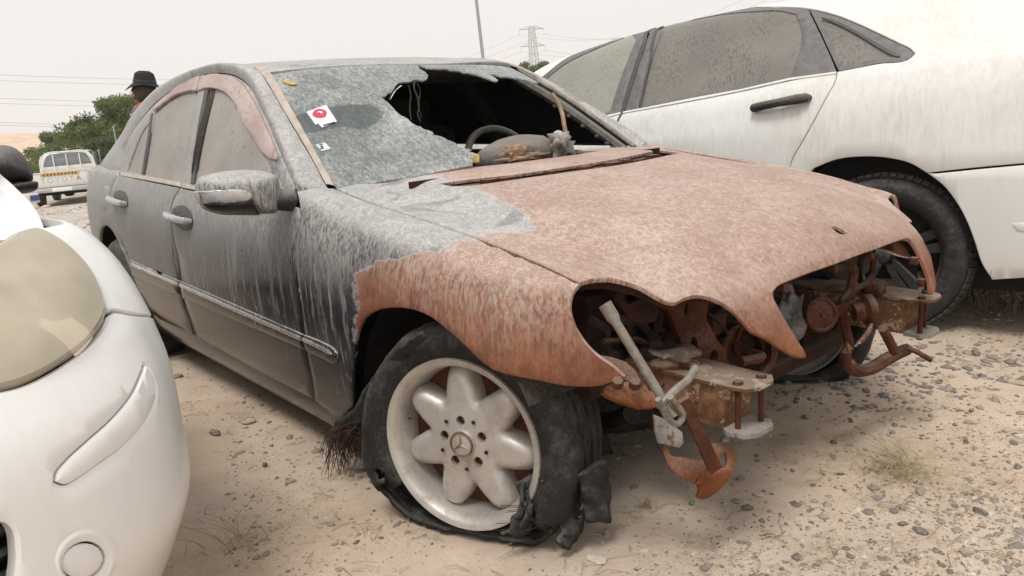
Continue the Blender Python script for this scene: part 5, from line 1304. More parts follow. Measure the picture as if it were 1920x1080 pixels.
# the larger stones, each its own thing
BIG = [(403,812,17,.35,'mid grey stone halfway between the white bumper and the burnt sill'),(466,793,14,.85,'pale flat stone under the burnt front door'),(333,705,12,.3,'grey stone just ahead of the burnt car rear tyre'),
       (545,905,12,.5,'brownish stone left of the frayed tyre cords'),(497,875,9,.1,'small dark stone right of the white bumper insert'),(1724,920,15,.45,'brown grey stone just below the yellowish grass tuft'),
       (1838,956,16,.12,'large dark stone low at the right, below the brown stone'),(1727,996,18,.25,'broad flat stone right of the small dark stone, bottom right'),(1693,982,10,.05,'small blue grey stone left of the broad flat stone'),
       (1811,1031,14,.55,'rough brown stone near the bottom right corner'),(1576,891,9,.02,'small black stone left of the grass tuft'),(1829,662,13,.15,'dark stone among scraps before the white sedan bumper'),
       (1822,771,9,.1,'small dark stone alone right of the left rail end'),(1564,831,9,.03,'black stone above and left of the grass tuft'),(1700,1050,9,.3,'grey stone at the bottom edge right of centre'),(620,985,9,.4,'grey stone at the lower left before the front wheel')]
for k, (a, b, w_, sh, lb_) in enumerate(BIG):
    P = on_w((a, b)); dep = (P-CW)@FW; r_ = w_*dep/FPX; Vp, Fp = protos[17+k % 7]; rot = k*1.3; c, s = math.cos(rot), math.sin(rot)
    V = [(r_*(c*v[0]-s*v[1]), r_*(s*v[0]+c*v[1]), r_*v[2]*1.1) for v in Vp]
    o = mesh_obj('loose_stone', V, Fp, 'stone', None, False, {'shade': [sh]*len(V)}); o.location = (P[0], P[1], gz(P[0], P[1])+r_*.18)
    tag(o, lb_, 'stone', 'loose stones on the sand')
for (a, b, w_), lab in zip([(1905,716,20), (1117,1046,26), (1422,931,11)], ['pale rounded rock at the right edge beside charred scraps', 'flat whitish chunk in front of the torn tyre', 'small white stone right of the hanging bracket']):
    P = on_w((a, b)); dep = (P-CW)@FW; r_ = w_*dep/FPX; Vp, Fp = protos[18]; V = [(r_*v[0], r_*v[1]*.8, r_*v[2]*(.35 if w_ > 24 else .8)) for v in Vp]
    o = mesh_obj('pale_stone', V, Fp, 'stone', None, False, {'shade': [.97 if w_ != 20 else .75]*len(V)}); o.location = (P[0], P[1], gz(P[0], P[1])+.003); tag(o, lab, 'stone')
# dry straw litter
mb = MB(); SHs = []
for k in range(520):
    px = (sr.uniform(300, 1950), sr.uniform(560, 1090)); P = on_w(px)
    if not (-5 < P[0] < 1.8): continue
    a = sr.uniform(0, 6.28); L_ = sr.uniform(.02, .09); e = P+np.array([L_*math.cos(a), L_*math.sin(a), sr.uniform(0, .012)]); m = (P+e)/2+np.array([sr.normal(0, .008), sr.normal(0, .008), .006])
    n0 = len(mb.V); mb.tube([P+[0, 0, gz(P[0], P[1])+.003], m+[0, 0, gz(P[0], P[1])+.003], e+[0, 0, gz(P[0], P[1])+.003]], .0009, 3, caps=False); SHs += [sr.random()]*(len(mb.V)-n0)
tag(mesh_obj('dry_straw', mb.V, mb.F, 'dry_grass', None, False, {'shade': SHs}), 'thin dry straw littering the sand', 'straw', kind='stuff')
def tuft(px, n, h, spread, mat, name, label, lean=.5, rad=.0012, seeds=0, up=True):
    P = on_w(px); o = empty(name, (P[0], P[1], gz(P[0], P[1])), 0, label, 'weed'); r_ = np.random.default_rng(int(px[0])); mb = MB(); shs = []
    for k in range(n):
        a = r_.uniform(0, 6.28); L_ = h*r_.uniform(.5, 1.1); s = np.array([r_.normal(0, spread*.25), r_.normal(0, spread*.25), 0]); d = np.array([math.cos(a), math.sin(a), 0])*spread*r_.uniform(.2, 1)
        pts = catmull([s, s+d*.35+[0, 0, L_*.55], s+d*(.8+lean*r_.random())+[0, 0, L_*r_.uniform(.75, 1.0)]], 4); n0 = len(mb.V); mb.tube(pts, [rad*(1-.7*i/len(pts)) for i in range(len(pts))], 3, caps=False)
        for q in range(seeds):
            c = pts[-1-q % 5]+r_.normal(0, .006, 3); mb.add([c+r_.normal(0, .007, 3) for _ in range(3)], [(0, 1, 2)])
        shs += [r_.random()]*(len(mb.V)-n0)
    mesh_obj('stems', mb.V, mb.F, mat, o, False, {'shade': shs})
    return o
tuft((1690,880), 170, .035, .15, 'green_weed', 'grass_tuft', 'low yellowish grass tuft on the open sand', 1.3, .0008)
tuft((1845,575), 22, .17, .10, 'dry_grass', 'dry_weed', 'dry weed standing against the white car rear tyre', .4, .0016, 10)
tuft((1895,585), 12, .14, .07, 'dry_grass', 'dry_weed', 'dry weed under the white sedan bumper at right edge', .4, .0016, 9)
tuft((1775,582), 26, .07, .28, 'dry_grass', 'dry_weed', 'flattened straw-like weed at the foot of the white car tyre', 1.2)
tuft((430,1035), 26, .05, .16, 'dry_grass', 'dry_weed', 'sparse dry stems beside the white bumper', 1.3)
tuft((1212,952), 22, .035, .04, 'dry_grass', 'dry_weed', 'small pale dry sprig between the tyre and the hanging bracket', .6)
def text_mesh(txt, size):
    cu = bpy.data.curves.new('t', 'FONT'); cu.body = txt; cu.size = size; o = bpy.data.objects.new('t', cu); COL.objects.link(o)
    dg = bpy.context.evaluated_depsgraph_get(); me = o.evaluated_get(dg).to_mesh(); V = [tuple(v.co) for v in me.vertices]; F = [tuple(p.vertices) for p in me.polygons]
    o.evaluated_get(dg).to_mesh_clear(); bpy.data.objects.remove(o); bpy.data.curves.remove(cu)
    return [(v[0], v[1]) for v in V], F
# ------------------------------------------------------------------ white sedan on the right (rear half in view), in its own frame
hw = on_w((1655,478), 2, .315); HD = R(188.5)
cf = np.array([math.cos(HD), math.sin(HD), 0]); cl = np.array([-cf[1], cf[0], 0]); KR = .335
KO = hw-cl*.86; KO[2] = 0
KB = np.stack([cf, cl, [0, 0, 1.0]], 1)                      # columns: local axes in the world
def ray_k(px):
    C, d = ray_w(px); return KB.T@(C-KO), KB.T@d
def on_k(px, ax, val):
    C, d = ray_k(px); return C+d*((val-C[ax])/d[ax])
KSEC = [(.83,.16),(.885,.24),(.915,.42),(.932,.62),(.93,.80),(.912,.93),(.880,1.02),(.845,1.075),(.775,1.19),(.70,1.30),(.635,1.375),(.55,1.42),(.3,1.455),(0,1.465)]
def ksec(x):
    r_ = []
    for i, (y, z) in enumerate(KSEC):
        z2, y2 = z, y
        if i >= 5: z2 += np.interp(x, [-1.2, 0, 1.3, 2.2], [.04, .015, -.075, -.13])*np.interp(i, [5, 7, 10, 13], [1, 1, .15, 0])
        if i >= 8:
            top = np.interp(x, [-1.25, -1.0, -.7, -.35, 0, .4, .9, 1.4, 1.9, 2.4], [1.12, 1.16, 1.255, 1.36, 1.425, 1.462, 1.468, 1.44, 1.365, 1.2]); b = r_[7][1]; z2 = b+(z2-b)*(top-b)/(1.465-b)
        if x < -.5: y2 *= 1-.10*((-.5-x)/.7)**2
        r_.append((x, y2, z2))
    return r_
SK = Surf([ksec(x) for x in (-1.25,-1.05,-.85,-.6,-.35,-.1,.15,.45,.8,1.2,1.6,2.0,2.4,2.8)], sub=5, axes=ray_k); SK.flip = True
KC = empty('white_sedan', tuple(KO), HD, 'dusty white sedan with black handles parked behind the burnt car', 'car')
DLO_T = [(1015,146),(1059,110),(1118.5,80),(1178,58),(1225,43),(1296,27),(1355,17),(1415,12),(1474,13),(1516,16),(1563,27),(1605,43),(1647,62.5),(1686,81),(1708,92),(1715,100)]
DLO_B = [(1715,100),(1708,107.5),(1647,119),(1569,134),(1480,146),(1385,168),(1296,184),(1201,203),(1166,209),(1130,218),(1085,228)]
KGAP = [(1569,134),(1567,148),(1549,183),(1521,236),(1485,299)]
KARCH = [(1526,316),(1567,300),(1617,294),(1667,297),(1707,307),(1738,325)]
KARCH2 = [(1738,325),(1767,347),(1793,380),(1813,417),(1828,457),(1840,493),(1860,525)]
e3 = lambda *P: [np.array(p, float) for p in P]
bs = path(DLO_B[:4]) + path(KGAP)[1:] + e3((.42,.92,.5),(.40,.88,.24),(.33,.90,.30),(.37,.92,.45),(.36,.93,.58)) + path(KARCH) + path([(1738,325),(1840,314),(1920,307)])[1:] + e3((-.85,.90,.70),(-1.1,.84,.70),(-1.2,.83,.8),(-1.2,.78,1.05),(-1.22,.6,1.10),(-1.22,.3,1.12),(-1.22,.02,1.12),(-.7,.02,1.25),(0,.02,1.42),(.9,.02,1.465),(1.5,.02,1.43),(1.72,.35,1.375),(1.82,.52,1.30),(2.35,.74,1.0)) + path(DLO_T)
bsu = SK.uvs(bs)
QP = panel(SK, bsu, step=.045, gap=.0015, rnd=.003, name='body_side', mat='white_paint', parent=KC)
panel(SK, bsu, step=.09, gap=.0015, rnd=.003, name='body_side', mat='white_paint', parent=KC, mirror=True)['label'] = 'body side away from the camera'
BBL = [(1569,134),(1480,151),(1385,172),(1296,189.6),(1166,213)]
kd = path(KGAP) + e3((.42,.92,.48),(.45,.90,.25),(.8,.90,.22),(1.15,.90,.22),(1.22,.93,.6)) + path([(1157,228),(1166,213)]) + path(BBL[::-1])[1:-1]
kdu = SK.uvs(kd)
KD = panel(SK, kdu, step=.04, gap=.0025, name='rear_door', mat='white_paint', parent=KC)
kf = path([(1166,213),(1157,228)]) + e3((1.23,.93,.6),(1.17,.90,.22),(2.2,.90,.22),(2.3,.90,.6),(2.3,.87,.92)) + path([(1085,232),(1139,221)])
KF = panel(SK, SK.uvs(kf), step=.05, gap=.0025, name='front_door', mat='white_paint', parent=KC)
kb = path(KARCH2) + path([(1860,525),(1920,521)])[1:] + e3((-.95,.86,.24),(-1.15,.80,.24),(-1.2,.80,.45),(-1.15,.83,.69),(-.85,.90,.70)) + path([(1920,308.5),(1840,316),(1738,326.5)])
kbu = SK.uvs(kb)
KBm = panel(SK, kbu, step=.04, gap=.002, name='rear_bumper', mat='white_paint', parent=KC, disp=lambda X: np.full(len(X), .003))
panel(SK, kbu, step=.08, gap=.002, name='rear_bumper', mat='white_paint', parent=KC, mirror=True)
panel(SK, SK.uvs([(1899,419),(1925,417),(1935,424),(1925,433),(1908,432)]), step=.02, gap=0, name='reflector', mat='white_print', parent=KC, disp=lambda X: np.full(len(X), .006), rnd=.001, flange=.003)
# belt strip
panel(SK, SK.uvs([(1569,134),(1480,146),(1385,168),(1296,184),(1201,203),(1168,209),(1168,213),(1296,189.6),(1385,172),(1480,151),(1568,139)]), step=.02, gap=.001, rnd=.002, flange=.006, name='belt_strip', mat='white_paint', parent=KD, disp=lambda X: np.full(len(X), .004))
panel(SK, SK.uvs([(1164,210),(1130,218),(1085,228),(1085,232),(1139,221),(1164,214)]), step=.02, gap=.001, rnd=.002, flange=.006, name='belt_strip', mat='white_paint', parent=KF, disp=lambda X: np.full(len(X), .004))
# glass and black frames
g_r = path([(1244,48),(1296,36),(1355,25),(1415,20),(1470,20),(1492,26)], [(1492,26),(1503,58),(1483,141)], [(1483,141),(1385,163),(1296,180),(1201,199)], [(1201,199),(1220,113),(1244,48)], n=4)[:-1]
g_f = path([(1024,146),(1059,119),(1118,90),(1178,66),(1197,60)], [(1197,60),(1178,107),(1160,154),(1143,208)], [(1143,208),(1130,213),(1090,221)], n=4)
g_q = path([(1541,37),(1558,42),(1605,65),(1647,91),(1673,105)], [(1673,105),(1574,123)], [(1574,123),(1557,80),(1541,37)], n=4)[:-1]
gru, gfu, gqu = SK.uvs(g_r), SK.uvs(g_f), SK.uvs(g_q)
rd_f = path([(1227,43),(1296,28),(1355,18),(1415,13),(1474,14),(1515,17)], [(1515,17),(1538,64),(1558,108),(1568,133)], [(1568,133),(1480,146),(1385,168),(1296,184),(1201,203),(1168,209)], [(1168,209),(1186,148),(1209,80),(1227,43)], n=4)[:-1]
fd_f = path([(1016,147),(1059,111),(1118,81),(1178,59),(1222,45)], [(1222,45),(1204,80),(1181,148),(1163,209)], [(1163,209),(1130,218),(1085,228)], n=4)
q_f = path([(1517,17),(1563,28),(1605,44),(1647,63.5),(1686,82),(1708,93),(1714,100),(1708,107),(1647,118)], [(1647,118),(1572,133)], [(1572,133),(1560,108),(1540,64),(1517,17)], n=4)[:-1]
for fr, gl, par, gm in ((rd_f, gru, KD, 'caprice_glass'), (fd_f, gfu, KF, 'caprice_front_glass'), (q_f, gqu, KC, 'caprice_glass')):
    panel(SK, SK.uvs(fr), holes=[gl], step=.03, gap=.001, rnd=.002, flange=.012, name='window_frame', mat='grey_frame', parent=par, disp=lambda X: np.full(len(X), -.003))
    panel(SK, gl, step=.03, gap=-.003, rnd=.001, flange=.004, name='window_pane', mat=gm, parent=par, disp=lambda X: np.full(len(X), -.008))
panel(SK, SK.uvs([(1222,44),(1205,80),(1182,148),(1164,210),(1157,226),(1160,227),(1170,208),(1189,148),(1212,80),(1229,43)]), step=.02, gap=0, rnd=.001, flange=.003, name='door_seal', mat='seal_black', parent=KD, disp=lambda X: np.full(len(X), .0015))
panel(SK, SK.uvs([(1240,50),(1217,113),(1197,200),(1201,199.5),(1221,113),(1244.5,49)]), step=.02, gap=0, rnd=.001, flange=.003, name='window_seal', mat='seal_black', parent=KD, disp=lambda X: np.full(len(X), .0015))
panel(SK, SK.uvs(catmull([(1540,33),(1558,36),(1605,58),(1650,84),(1680,101),(1688,106),(1680,106.5),(1671,103),(1647,90),(1605,64),(1558,41)], 3, True)), step=.015, gap=0, rnd=.001, flange=.003, name='window_seal', mat='seal_black', parent=KC, disp=lambda X: np.full(len(X), .002))
panel(SK, SK.uvs(path(DLO_T, DLO_B, n=3)), step=.06, gap=.004, name='dark_backing', mat='black_void', parent=KC, disp=lambda X: np.full(len(X), -.03))  # black sheet added behind the windows so no sky shows through the gaps
# rear handle
bw = ell(1462,190,33,17,-.1, 18); panel(SK, SK.uvs(bw), step=.02, gap=0, rnd=.004, flange=.004, name='handle_bowl', mat='white_paint', parent=KD, disp=lambda X: np.full(len(X), .0015))
ha, hb_ = SK.ev(SK.uvs([(1418,203), (1516,184)])); out_n = np.array([0, 1, .1])
MB().tube([ha+out_n*.0, ha+out_n*.025, ha+(hb_-ha)*.15+out_n*.035, ha+(hb_-ha)*.5+out_n*.042, ha+(hb_-ha)*.85+out_n*.036, hb_+out_n*.026, hb_], [.018,.019,.019,.018,.021,.019,.016], 10).build('door_handle', 'black_plastic', KD)
# inside, sills, arch, wheels
MB().box((1.0, 0, .6), (2.6, 1.6, .8)).build('cabin_shell', 'black_void', KC)
MB().box((.9, 0, .22), (4.2, 1.5, .1)).build('floor_pan', 'black_void', KC)
for s in (-1, 1):
    n = 24; V = []; F = []
    for i in range(n+1):
        a = R(-15+210*i/n); x, z = .41*math.cos(a), .35+.41*math.sin(a); V += [(x, s*.90, z), (x, s*.50, z), (x*.05, s*.50, .35)]
    for i in range(n): F += [(i*3, i*3+1, i*3+4, i*3+3), (i*3+1, i*3+2, i*3+5, i*3+4)]
    mesh_obj('arch_liner', V, F, 'black_void', KC)
def k_wheel(loc, s):
    w_ = bpy.data.objects.new('wheel', None); link(w_, KC); w_.matrix_local = Matrix(((0, -s, 0, loc[0]), (s, 0, 0, loc[1]), (0, 0, 1, loc[2]), (0, 0, 0, 1)))
    sec = [(.225,.0),(.235,.016),(.262,.028),(.290,.027),(.312,.014),(.326,-.006),(.334,-.03),(.336,-.06),(.337,-.11),(.336,-.16),(.334,-.19),(.326,-.212),(.30,-.235),(.24,-.225),(.225,-.21)]
    t = MB().lathe(sec, 90, axis=(1, 0, 0)); add_treads(t, .334, -.016, -.20, 66, 5)
    for k in range(66):   # shoulder blocks
        t0, t1 = 2*math.pi*k/66, 2*math.pi*(k+.8)/66; V = []
        for t_ in (t0, t1):
            for (q, h) in ((.337,-.014),(.322,.008),(.329,.011),(.343,-.012)): V.append((h, q*math.cos(t_), q*math.sin(t_)))
        t.add(V, [(2, 3, 7, 6), (0, 3, 2, 1), (4, 5, 6, 7), (1, 2, 6, 5)])
    t.build('tyre', 'tyre', w_, auto=40)
    rm = MB().lathe([(.215,-.2),(.21,-.1),(.213,-.01),(.226,.004),(.229,-.004),(.222,-.02),(.215,-.1),(.2,-.2)], 60, axis=(1, 0, 0))
    for k in range(5):
        a = R(90+72*k); u = np.array([0, math.cos(a), math.sin(a)]); v = np.array([0, -math.sin(a), math.cos(a)])
        for sg in (-1, 1):
            pts = [u*.03+v*sg*.02, u*.215+v*sg*.050, u*.215+v*sg*.012, u*.05]; rm.add([p+[-.012, 0, 0] for p in pts]+[p+[-.04, 0, 0] for p in pts], [(0, 1, 2, 3), (7, 6, 5, 4), (0, 4, 5, 1), (1, 5, 6, 2), (2, 6, 7, 3)])
    rm.build('rim', 'black_rim', w_, auto=35)
    MB().lathe([(0,.012),(.02,.012),(.032,.004),(.036,-.02)], 24, axis=(1, 0, 0)).build('hub_cap', 'black_plastic', w_)
    MB().lathe([(.19,-.09),(.185,-.08),(.10,-.08),(0,-.08)], 32, axis=(1, 0, 0)).build('brake_disc', 'galv', w_)
    # moulded sidewall lettering
    if s > 0:
        tc = text_mesh('225/60R17', .028)
        V = []
        for (a_, b_) in tc[0]:
            ang = R(128)+a_/.275; rr_ = .262+b_; V.append((.0295, rr_*math.cos(ang), rr_*math.sin(ang)))
        mesh_obj('size_lettering', V, tc[1], 'rubber_print', w_, False)
    return w_
for lx, s in ((0, 1), (0, -1), (2.75, 1), (2.75, -1)): k_wheel((lx, s*.86, KR-.02), s)
# front half: bonnet, windscreen, nose (hidden behind the burnt car)
def simple_panel(G, name, mat, parent, step=.1, axes=ray_b, flip=False):
    s = Surf(G, sub=3, axes=axes); return panel(s, rect(s), step=step, gap=.002, name=name, mat=mat, parent=parent, flip=flip)
simple_panel([[(x, y*f, z-.04*f*f) for f in (-1,-.5,0,.5,1)] for x, y, z in ((1.5,.5,1.43),(1.9,.6,1.28),(2.35,.72,1.03))], 'windscreen', 'caprice_front_glass', KC)
simple_panel([[(x, y*f, z-.08*f*f) for f in (-1,-.5,0,.5,1)] for x, y, z in ((2.36,.74,1.02),(2.9,.80,.97),(3.3,.78,.88),(3.55,.7,.75))], 'bonnet', 'white_paint', KC)
for s in (-1, 1): simple_panel([[(x, s*y, z) for y, z in ((y0,.95-.08*(x-2.3)),(y0+.05,.8),(y0+.05,.55),(y0,.25))] for x, y0 in ((2.25,.87),(2.45,.87),(3.1,.86),(3.4,.80),(3.56,.68))], 'front_wing', 'white_paint', KC, flip=s < 0)
simple_panel([[(x, y, z) for y, x in ((-.7,3.5),(-.4,3.62),(0,3.66),(.4,3.62),(.7,3.5))] for x, z in ((0,.76),(0,.5),(0,.22))], 'front_bumper', 'white_paint', KC)
simple_panel([[(x, y*f, z) for f in (-1,-.5,0,.5,1)] for x, y, z in ((-1.2,.80,1.09),(-1.3,.8,1.0),(-1.33,.8,.7),(-1.25,.78,.25))], 'boot_face', 'white_paint', KC)

# ------------------------------------------------------------------ white hatchback at the left edge (front corner in view), in world axes
plan = [(.33,-2.38),(.315,-2.08),(.27,-1.83),(.19,-1.62),(.085,-1.475),(-.05,-1.385),(-.22,-1.348),(-.6,-1.415),(-1.0,-1.515)]
zr = [.15,.22,.32,.45,.57,.655,.70,.76,.82,.87,.905]
offf = [.10,.05,.008,.0,.008,.045,.075,.135,.205,.275,.37]; offs = [.06,.04,.0,-.005,-.005,.0,.004,.010,.030,.07,.16]
pl = np.array(plan); tg = np.gradient(pl, axis=0); nn_ = np.stack([-tg[:, 1], tg[:, 0]], 1); nn_ /= np.linalg.norm(nn_, axis=1)[:, None]
if nn_[0, 0] < 0: nn_ = -nn_
wf = [1,1,1,.95,.8,.5,.2,.0,.0]
LG = [[(*(p-n_*(offf[k]*w_+offs[k]*(1-w_))), z) for k, z in enumerate(zr)] for p, n_, w_ in zip(pl, nn_, wf)]
SL = Surf(LG, sub=6, axes=ray_w)
LC = empty('white_hatchback', (-1.0,-2.38,0), 0, 'white car with yellowed headlamp cut off by the left edge', 'car')
def lpanel(poly, **k):
    uv = SL.uvs(poly) if len(poly[0]) != 9 else poly
    k.setdefault('gap', .0015); k.setdefault('step', .02)
    o = panel(SL, uv, parent=LC, **k)
    o.location = (1.0, 2.38, 0); return o
fl_ = nn_[0]
HLO = path([(-135,560),(-60,500),(-25,470),(0,456),(25,437),(60,430),(85,437),(115,455),(150,490),(175,525),(190,562),(197,585)], [(197,585),(190,606),(165,641),(120,676),(70,706),(30,722),(0,729),(-60,738),(-125,742)], n=4)
HLU = SL.uvs(HLO)
LCN = SL.ev(HLU).mean(0)
def lens_bulge(X): return .003+.016*np.clip(1-(np.linalg.norm((X-LCN)/[.26, .20, .17], axis=1))**2, 0, 1)
lens_o = lpanel(HLO, name='headlamp', mat='yellowed_lens', rnd=.012, flange=.03, disp=lens_bulge); lens_o['label'] = 'cloudy yellowed headlamp'
# bumper skin: below the lamp, all round
bt_ = path([(-60,742),(0,733),(30,726),(70,710),(122,680),(168,645),(194,610),(203,590)], [(203,590),(215,583)], n=4)
bpol = bt_ + e3((-.25,-1.36,.64),(-.33,-1.37,.60),(-.36,-1.37,.45),(-.33,-1.37,.25),(-.30,-1.39,.17),(-.05,-1.47,.16),(.1,-1.60,.16),(.22,-1.83,.16),(.26,-2.1,.16),(.27,-2.36,.16),(.32,-2.37,.45),(.29,-2.37,.65),(.27,-2.1,.66),(.22,-1.9,.665))
grl = path([(-80,968),(0,978),(14,982),(26,995),(31,1015)], [(31,1015),(33,1050),(28,1090),(20,1140)], [(20,1140),(-80,1150)], [(-80,1150),(-80,968)], n=4)[:-1]
fog = ell(160,1053,43,36,-.5, 20)
rub = path([(103,905),(105,888),(120,868),(160,830),(210,785),(250,735),(268,694)], [(268,694),(272,683),(280,690)], [(280,690),(293,722),(292,752)], [(292,752),(278,785),(235,835),(185,872),(145,900),(122,911),(103,905)], n=4)[:-1]
BMP = lpanel(bpol, name='bumper', mat='white_plastic', holes=[SL.uvs(grl), SL.uvs(fog), SL.uvs(rub)], rnd=.006, flange=.02)
lpanel(fog, name='fog_lamp_cover', mat='white_plastic', rnd=.006, flange=.01, gap=.003, disp=lambda X: np.full(len(X), -.003))
rim_o = ell(162,1046,64,57,-.55, 26)
fr_ = lpanel(rim_o, name='fog_lamp_ring', mat='white_plastic', holes=[SL.uvs(ell(160,1053,46,39,-.5, 20))], rnd=.006, flange=.006, disp=lambda X: np.full(len(X), .0025), gap=.0)
lpanel(rub, name='bumper_insert', mat='white_plastic', rnd=.004, flange=.012, disp=lambda X: np.full(len(X), .0015), gap=.0018)
# lamp bowl and bulb seen dimly through the clouded lens
for (c_, r_) in (((-.10,-1.66,.735), .085), ((-.20,-1.53,.755), .06)):
    MB().lathe([(.012,-.05),(r_*.6,-.03),(r_*.9,.0),(r_,.03),(r_*1.04,.03)], 28, axis=(.9,.25,.1), org=np.array(c_)-np.array((-1.0,-2.38,0))).build('lamp_bowl', 'chrome', LC)
    MB().lathe([(0,.02),(.010,.015),(.012,-.04)], 12, axis=(.9,.25,.1), org=np.array(c_)-np.array((-1.0,-2.38,0))).build('bulb', 'white_print', LC)
# nose panel between the lamps, and the far half of the front (out of the picture)
def far_half(o):
    c = o.copy(); c.data = o.data.copy(); COL.objects.link(c); c.parent = LC; c.location = (1.0, -2.38, 0)
    for v in c.data.vertices: v.co.y = -v.co.y
    c.data.flip_normals(); return c
nose = [np.array(p) for p in ((.28,-2.375,.672),(.265,-2.2,.672),(.245,-2.0,.672),(.21,-1.85,.675),(.165,-1.765,.68),(.10,-1.765,.76),(.02,-1.80,.84),(-.02,-1.86,.88),(-.02,-2.1,.895),(-.03,-2.375,.90))]
lpanel(nose, name='nose_panel', mat='white_plastic', rnd=.004, flange=.02)
grx = [np.array(p) for p in ((.27,-2.36,.695),(.25,-2.1,.695),(.215,-1.9,.70),(.15,-1.84,.76),(.12,-1.95,.80),(.11,-2.36,.81))]
lpanel(grx, name='upper_grille', mat='black_plastic', rnd=.004, flange=.01, disp=lambda X: np.full(len(X), .004))
for o in [o for o in LC.children if o.name.split('.')[0] in ('bumper', 'headlamp', 'fog_lamp_cover', 'fog_lamp_ring', 'bumper_insert', 'nose_panel', 'upper_grille')]: far_half(o)
# grille slats in the opening
for k in range(7):
    z = .50-.035*k; pts = [(*(p-n_*(.04)), z) for p, n_ in zip(pl[:4], nn_[:4])]
    MB().tube([np.array(q)-np.array((-1.0,-2.38,0)) for q in catmull(pts, 4)], .009, 6).build('grille_slat', 'black_plastic', LC)
MB().box((1.0+.13, .15, .40), (.04, 1.1, .34)).build('grille_back', 'black_void', LC)
# lamp bowl behind, wing, bonnet
wpol = path([(74,427),(90,436),(118,453),(154,489),(179,524),(194,562),(202,583)], [(202,583),(216,580)], n=4) + e3((-.27,-1.36,.64),(-.36,-1.37,.60),(-.38,-1.37,.42),(-.45,-1.39,.50),(-.55,-1.41,.60),(-.7,-1.44,.64),(-.85,-1.48,.58),(-.97,-1.50,.4),(-.99,-1.51,.25),(-.99,-1.51,.8),(-.99,-1.56,.88),(-.6,-1.49,.88),(-.45,-1.49,.87))
far_half(lpanel(wpol, name='wing', mat='white_plastic', rnd=.003, flange=.015))
def hz_(x, y): return .872+.105*np.clip((-.22-x)/.95, 0, 1)**.8+.045*(1-((y+2.27)/.80)**2)*1.0-.02*np.clip((x+.30)/.3, 0, 1)**2*6*.0
hg = [[(x+.28*(1-((y+2.27)/.80)**2)*(1 if i == 0 else .4 if i == 1 else 0), y if y < -1.5 else ye_, hz_(x, y)-(.040 if i == 0 else .010 if i == 1 else 0)) for y in (-3.0,-2.9,-2.6,-2.27,-1.94,-1.72,-1.60,-1.49)] for i, (x, ye_) in enumerate(((-.20,-1.528),(-.33,-1.508),(-.6,-1.495),(-.9,-1.478),(-1.15,-1.45)))]
sb = Surf(hg, sub=4, axes=ray_w); o = panel(sb, rect(sb), step=.04, gap=.002, rnd=.004, flange=.02, name='bonnet', mat='white_plastic', parent=LC); o.location = (1.0, 2.38, 0)
for G, nm, mt in (([[(x, y*f-2.27, z-.05*f*f) for f in (-1,-.5,0,.5,1)] for x, y, z in ((-1.12,.74,1.0),(-1.6,.66,1.28),(-1.9,.6,1.42))], 'windscreen', 'dark_glass'),
                  ([[(x, y*f-2.27, z-.06*f*f) for f in (-1,-.5,0,.5,1)] for x, y, z in ((-1.9,.6,1.43),(-2.4,.62,1.48),(-3.2,.62,1.45),(-3.7,.6,1.3))], 'roof', 'white_plastic')):
    s = Surf(G, sub=3, axes=ray_w); o = panel(s, rect(s), step=.1, gap=.002, name=nm, mat=mt, parent=LC); o.location = (1.0, 2.38, 0)
for s_ in (1, -1):
    G = [[(x, -2.27+s_*y, z) for y, z in ((.60,top-.02),(.75,.95),(.885,.88),(.897,.6),(.88,.2))] for x, top in ((-1.02,1.0),(-1.5,1.2),(-1.95,1.42),(-2.8,1.45),(-3.6,1.30),(-3.85,1.0))]
    s = Surf(G, sub=3, axes=ray_w); o = panel(s, rect(s), step=.1, gap=.002, name='door_side', mat='white_plastic', parent=LC, flip=s_ < 0); o.location = (1.0, 2.38, 0)
def turn_rest(o, deg=11, pv=(.4, .11)):
    a = R(deg); l = o.location.copy(); c, s_2 = math.cos(a), math.sin(a); dx, dy = l.x-pv[0], l.y-pv[1]
    o.location = (pv[0]+c*dx-s_2*dy, pv[1]+s_2*dx+c*dy, l.z); o.rotation_euler.z += a
for o in list(LC.children):
    if o.name.split('.')[0] in ('windscreen', 'roof', 'door_side'): turn_rest(o)
for (x, s_) in ((-.62, 1), (-.62, -1), (-3.1, 1), (-3.1, -1)):
    w_ = bpy.data.objects.new('wheel', None); link(w_, LC); w_.location = (x+1.0, s_*.84+.06, .30); w_.rotation_euler = (0, 0, s_*math.pi/2)
    MB().lathe(tyre_sec(.30,.20), 60, axis=(1, 0, 0)).build('tyre', 'tyre', w_); MB().lathe([(.20,-.01),(.19,-.03),(.1,-.01),(0,.0)], 30, axis=(1, 0, 0)).build('rim', 'alloy', w_)
    turn_rest(w_)
MB().box((-.62, .11, .22), (2.6,1.4,.06)).build('floor_pan', 'black_void', LC)
MB().box((.55, .11, .52), (.7,1.3,.5)).build('engine_bay', 'black_void', LC)
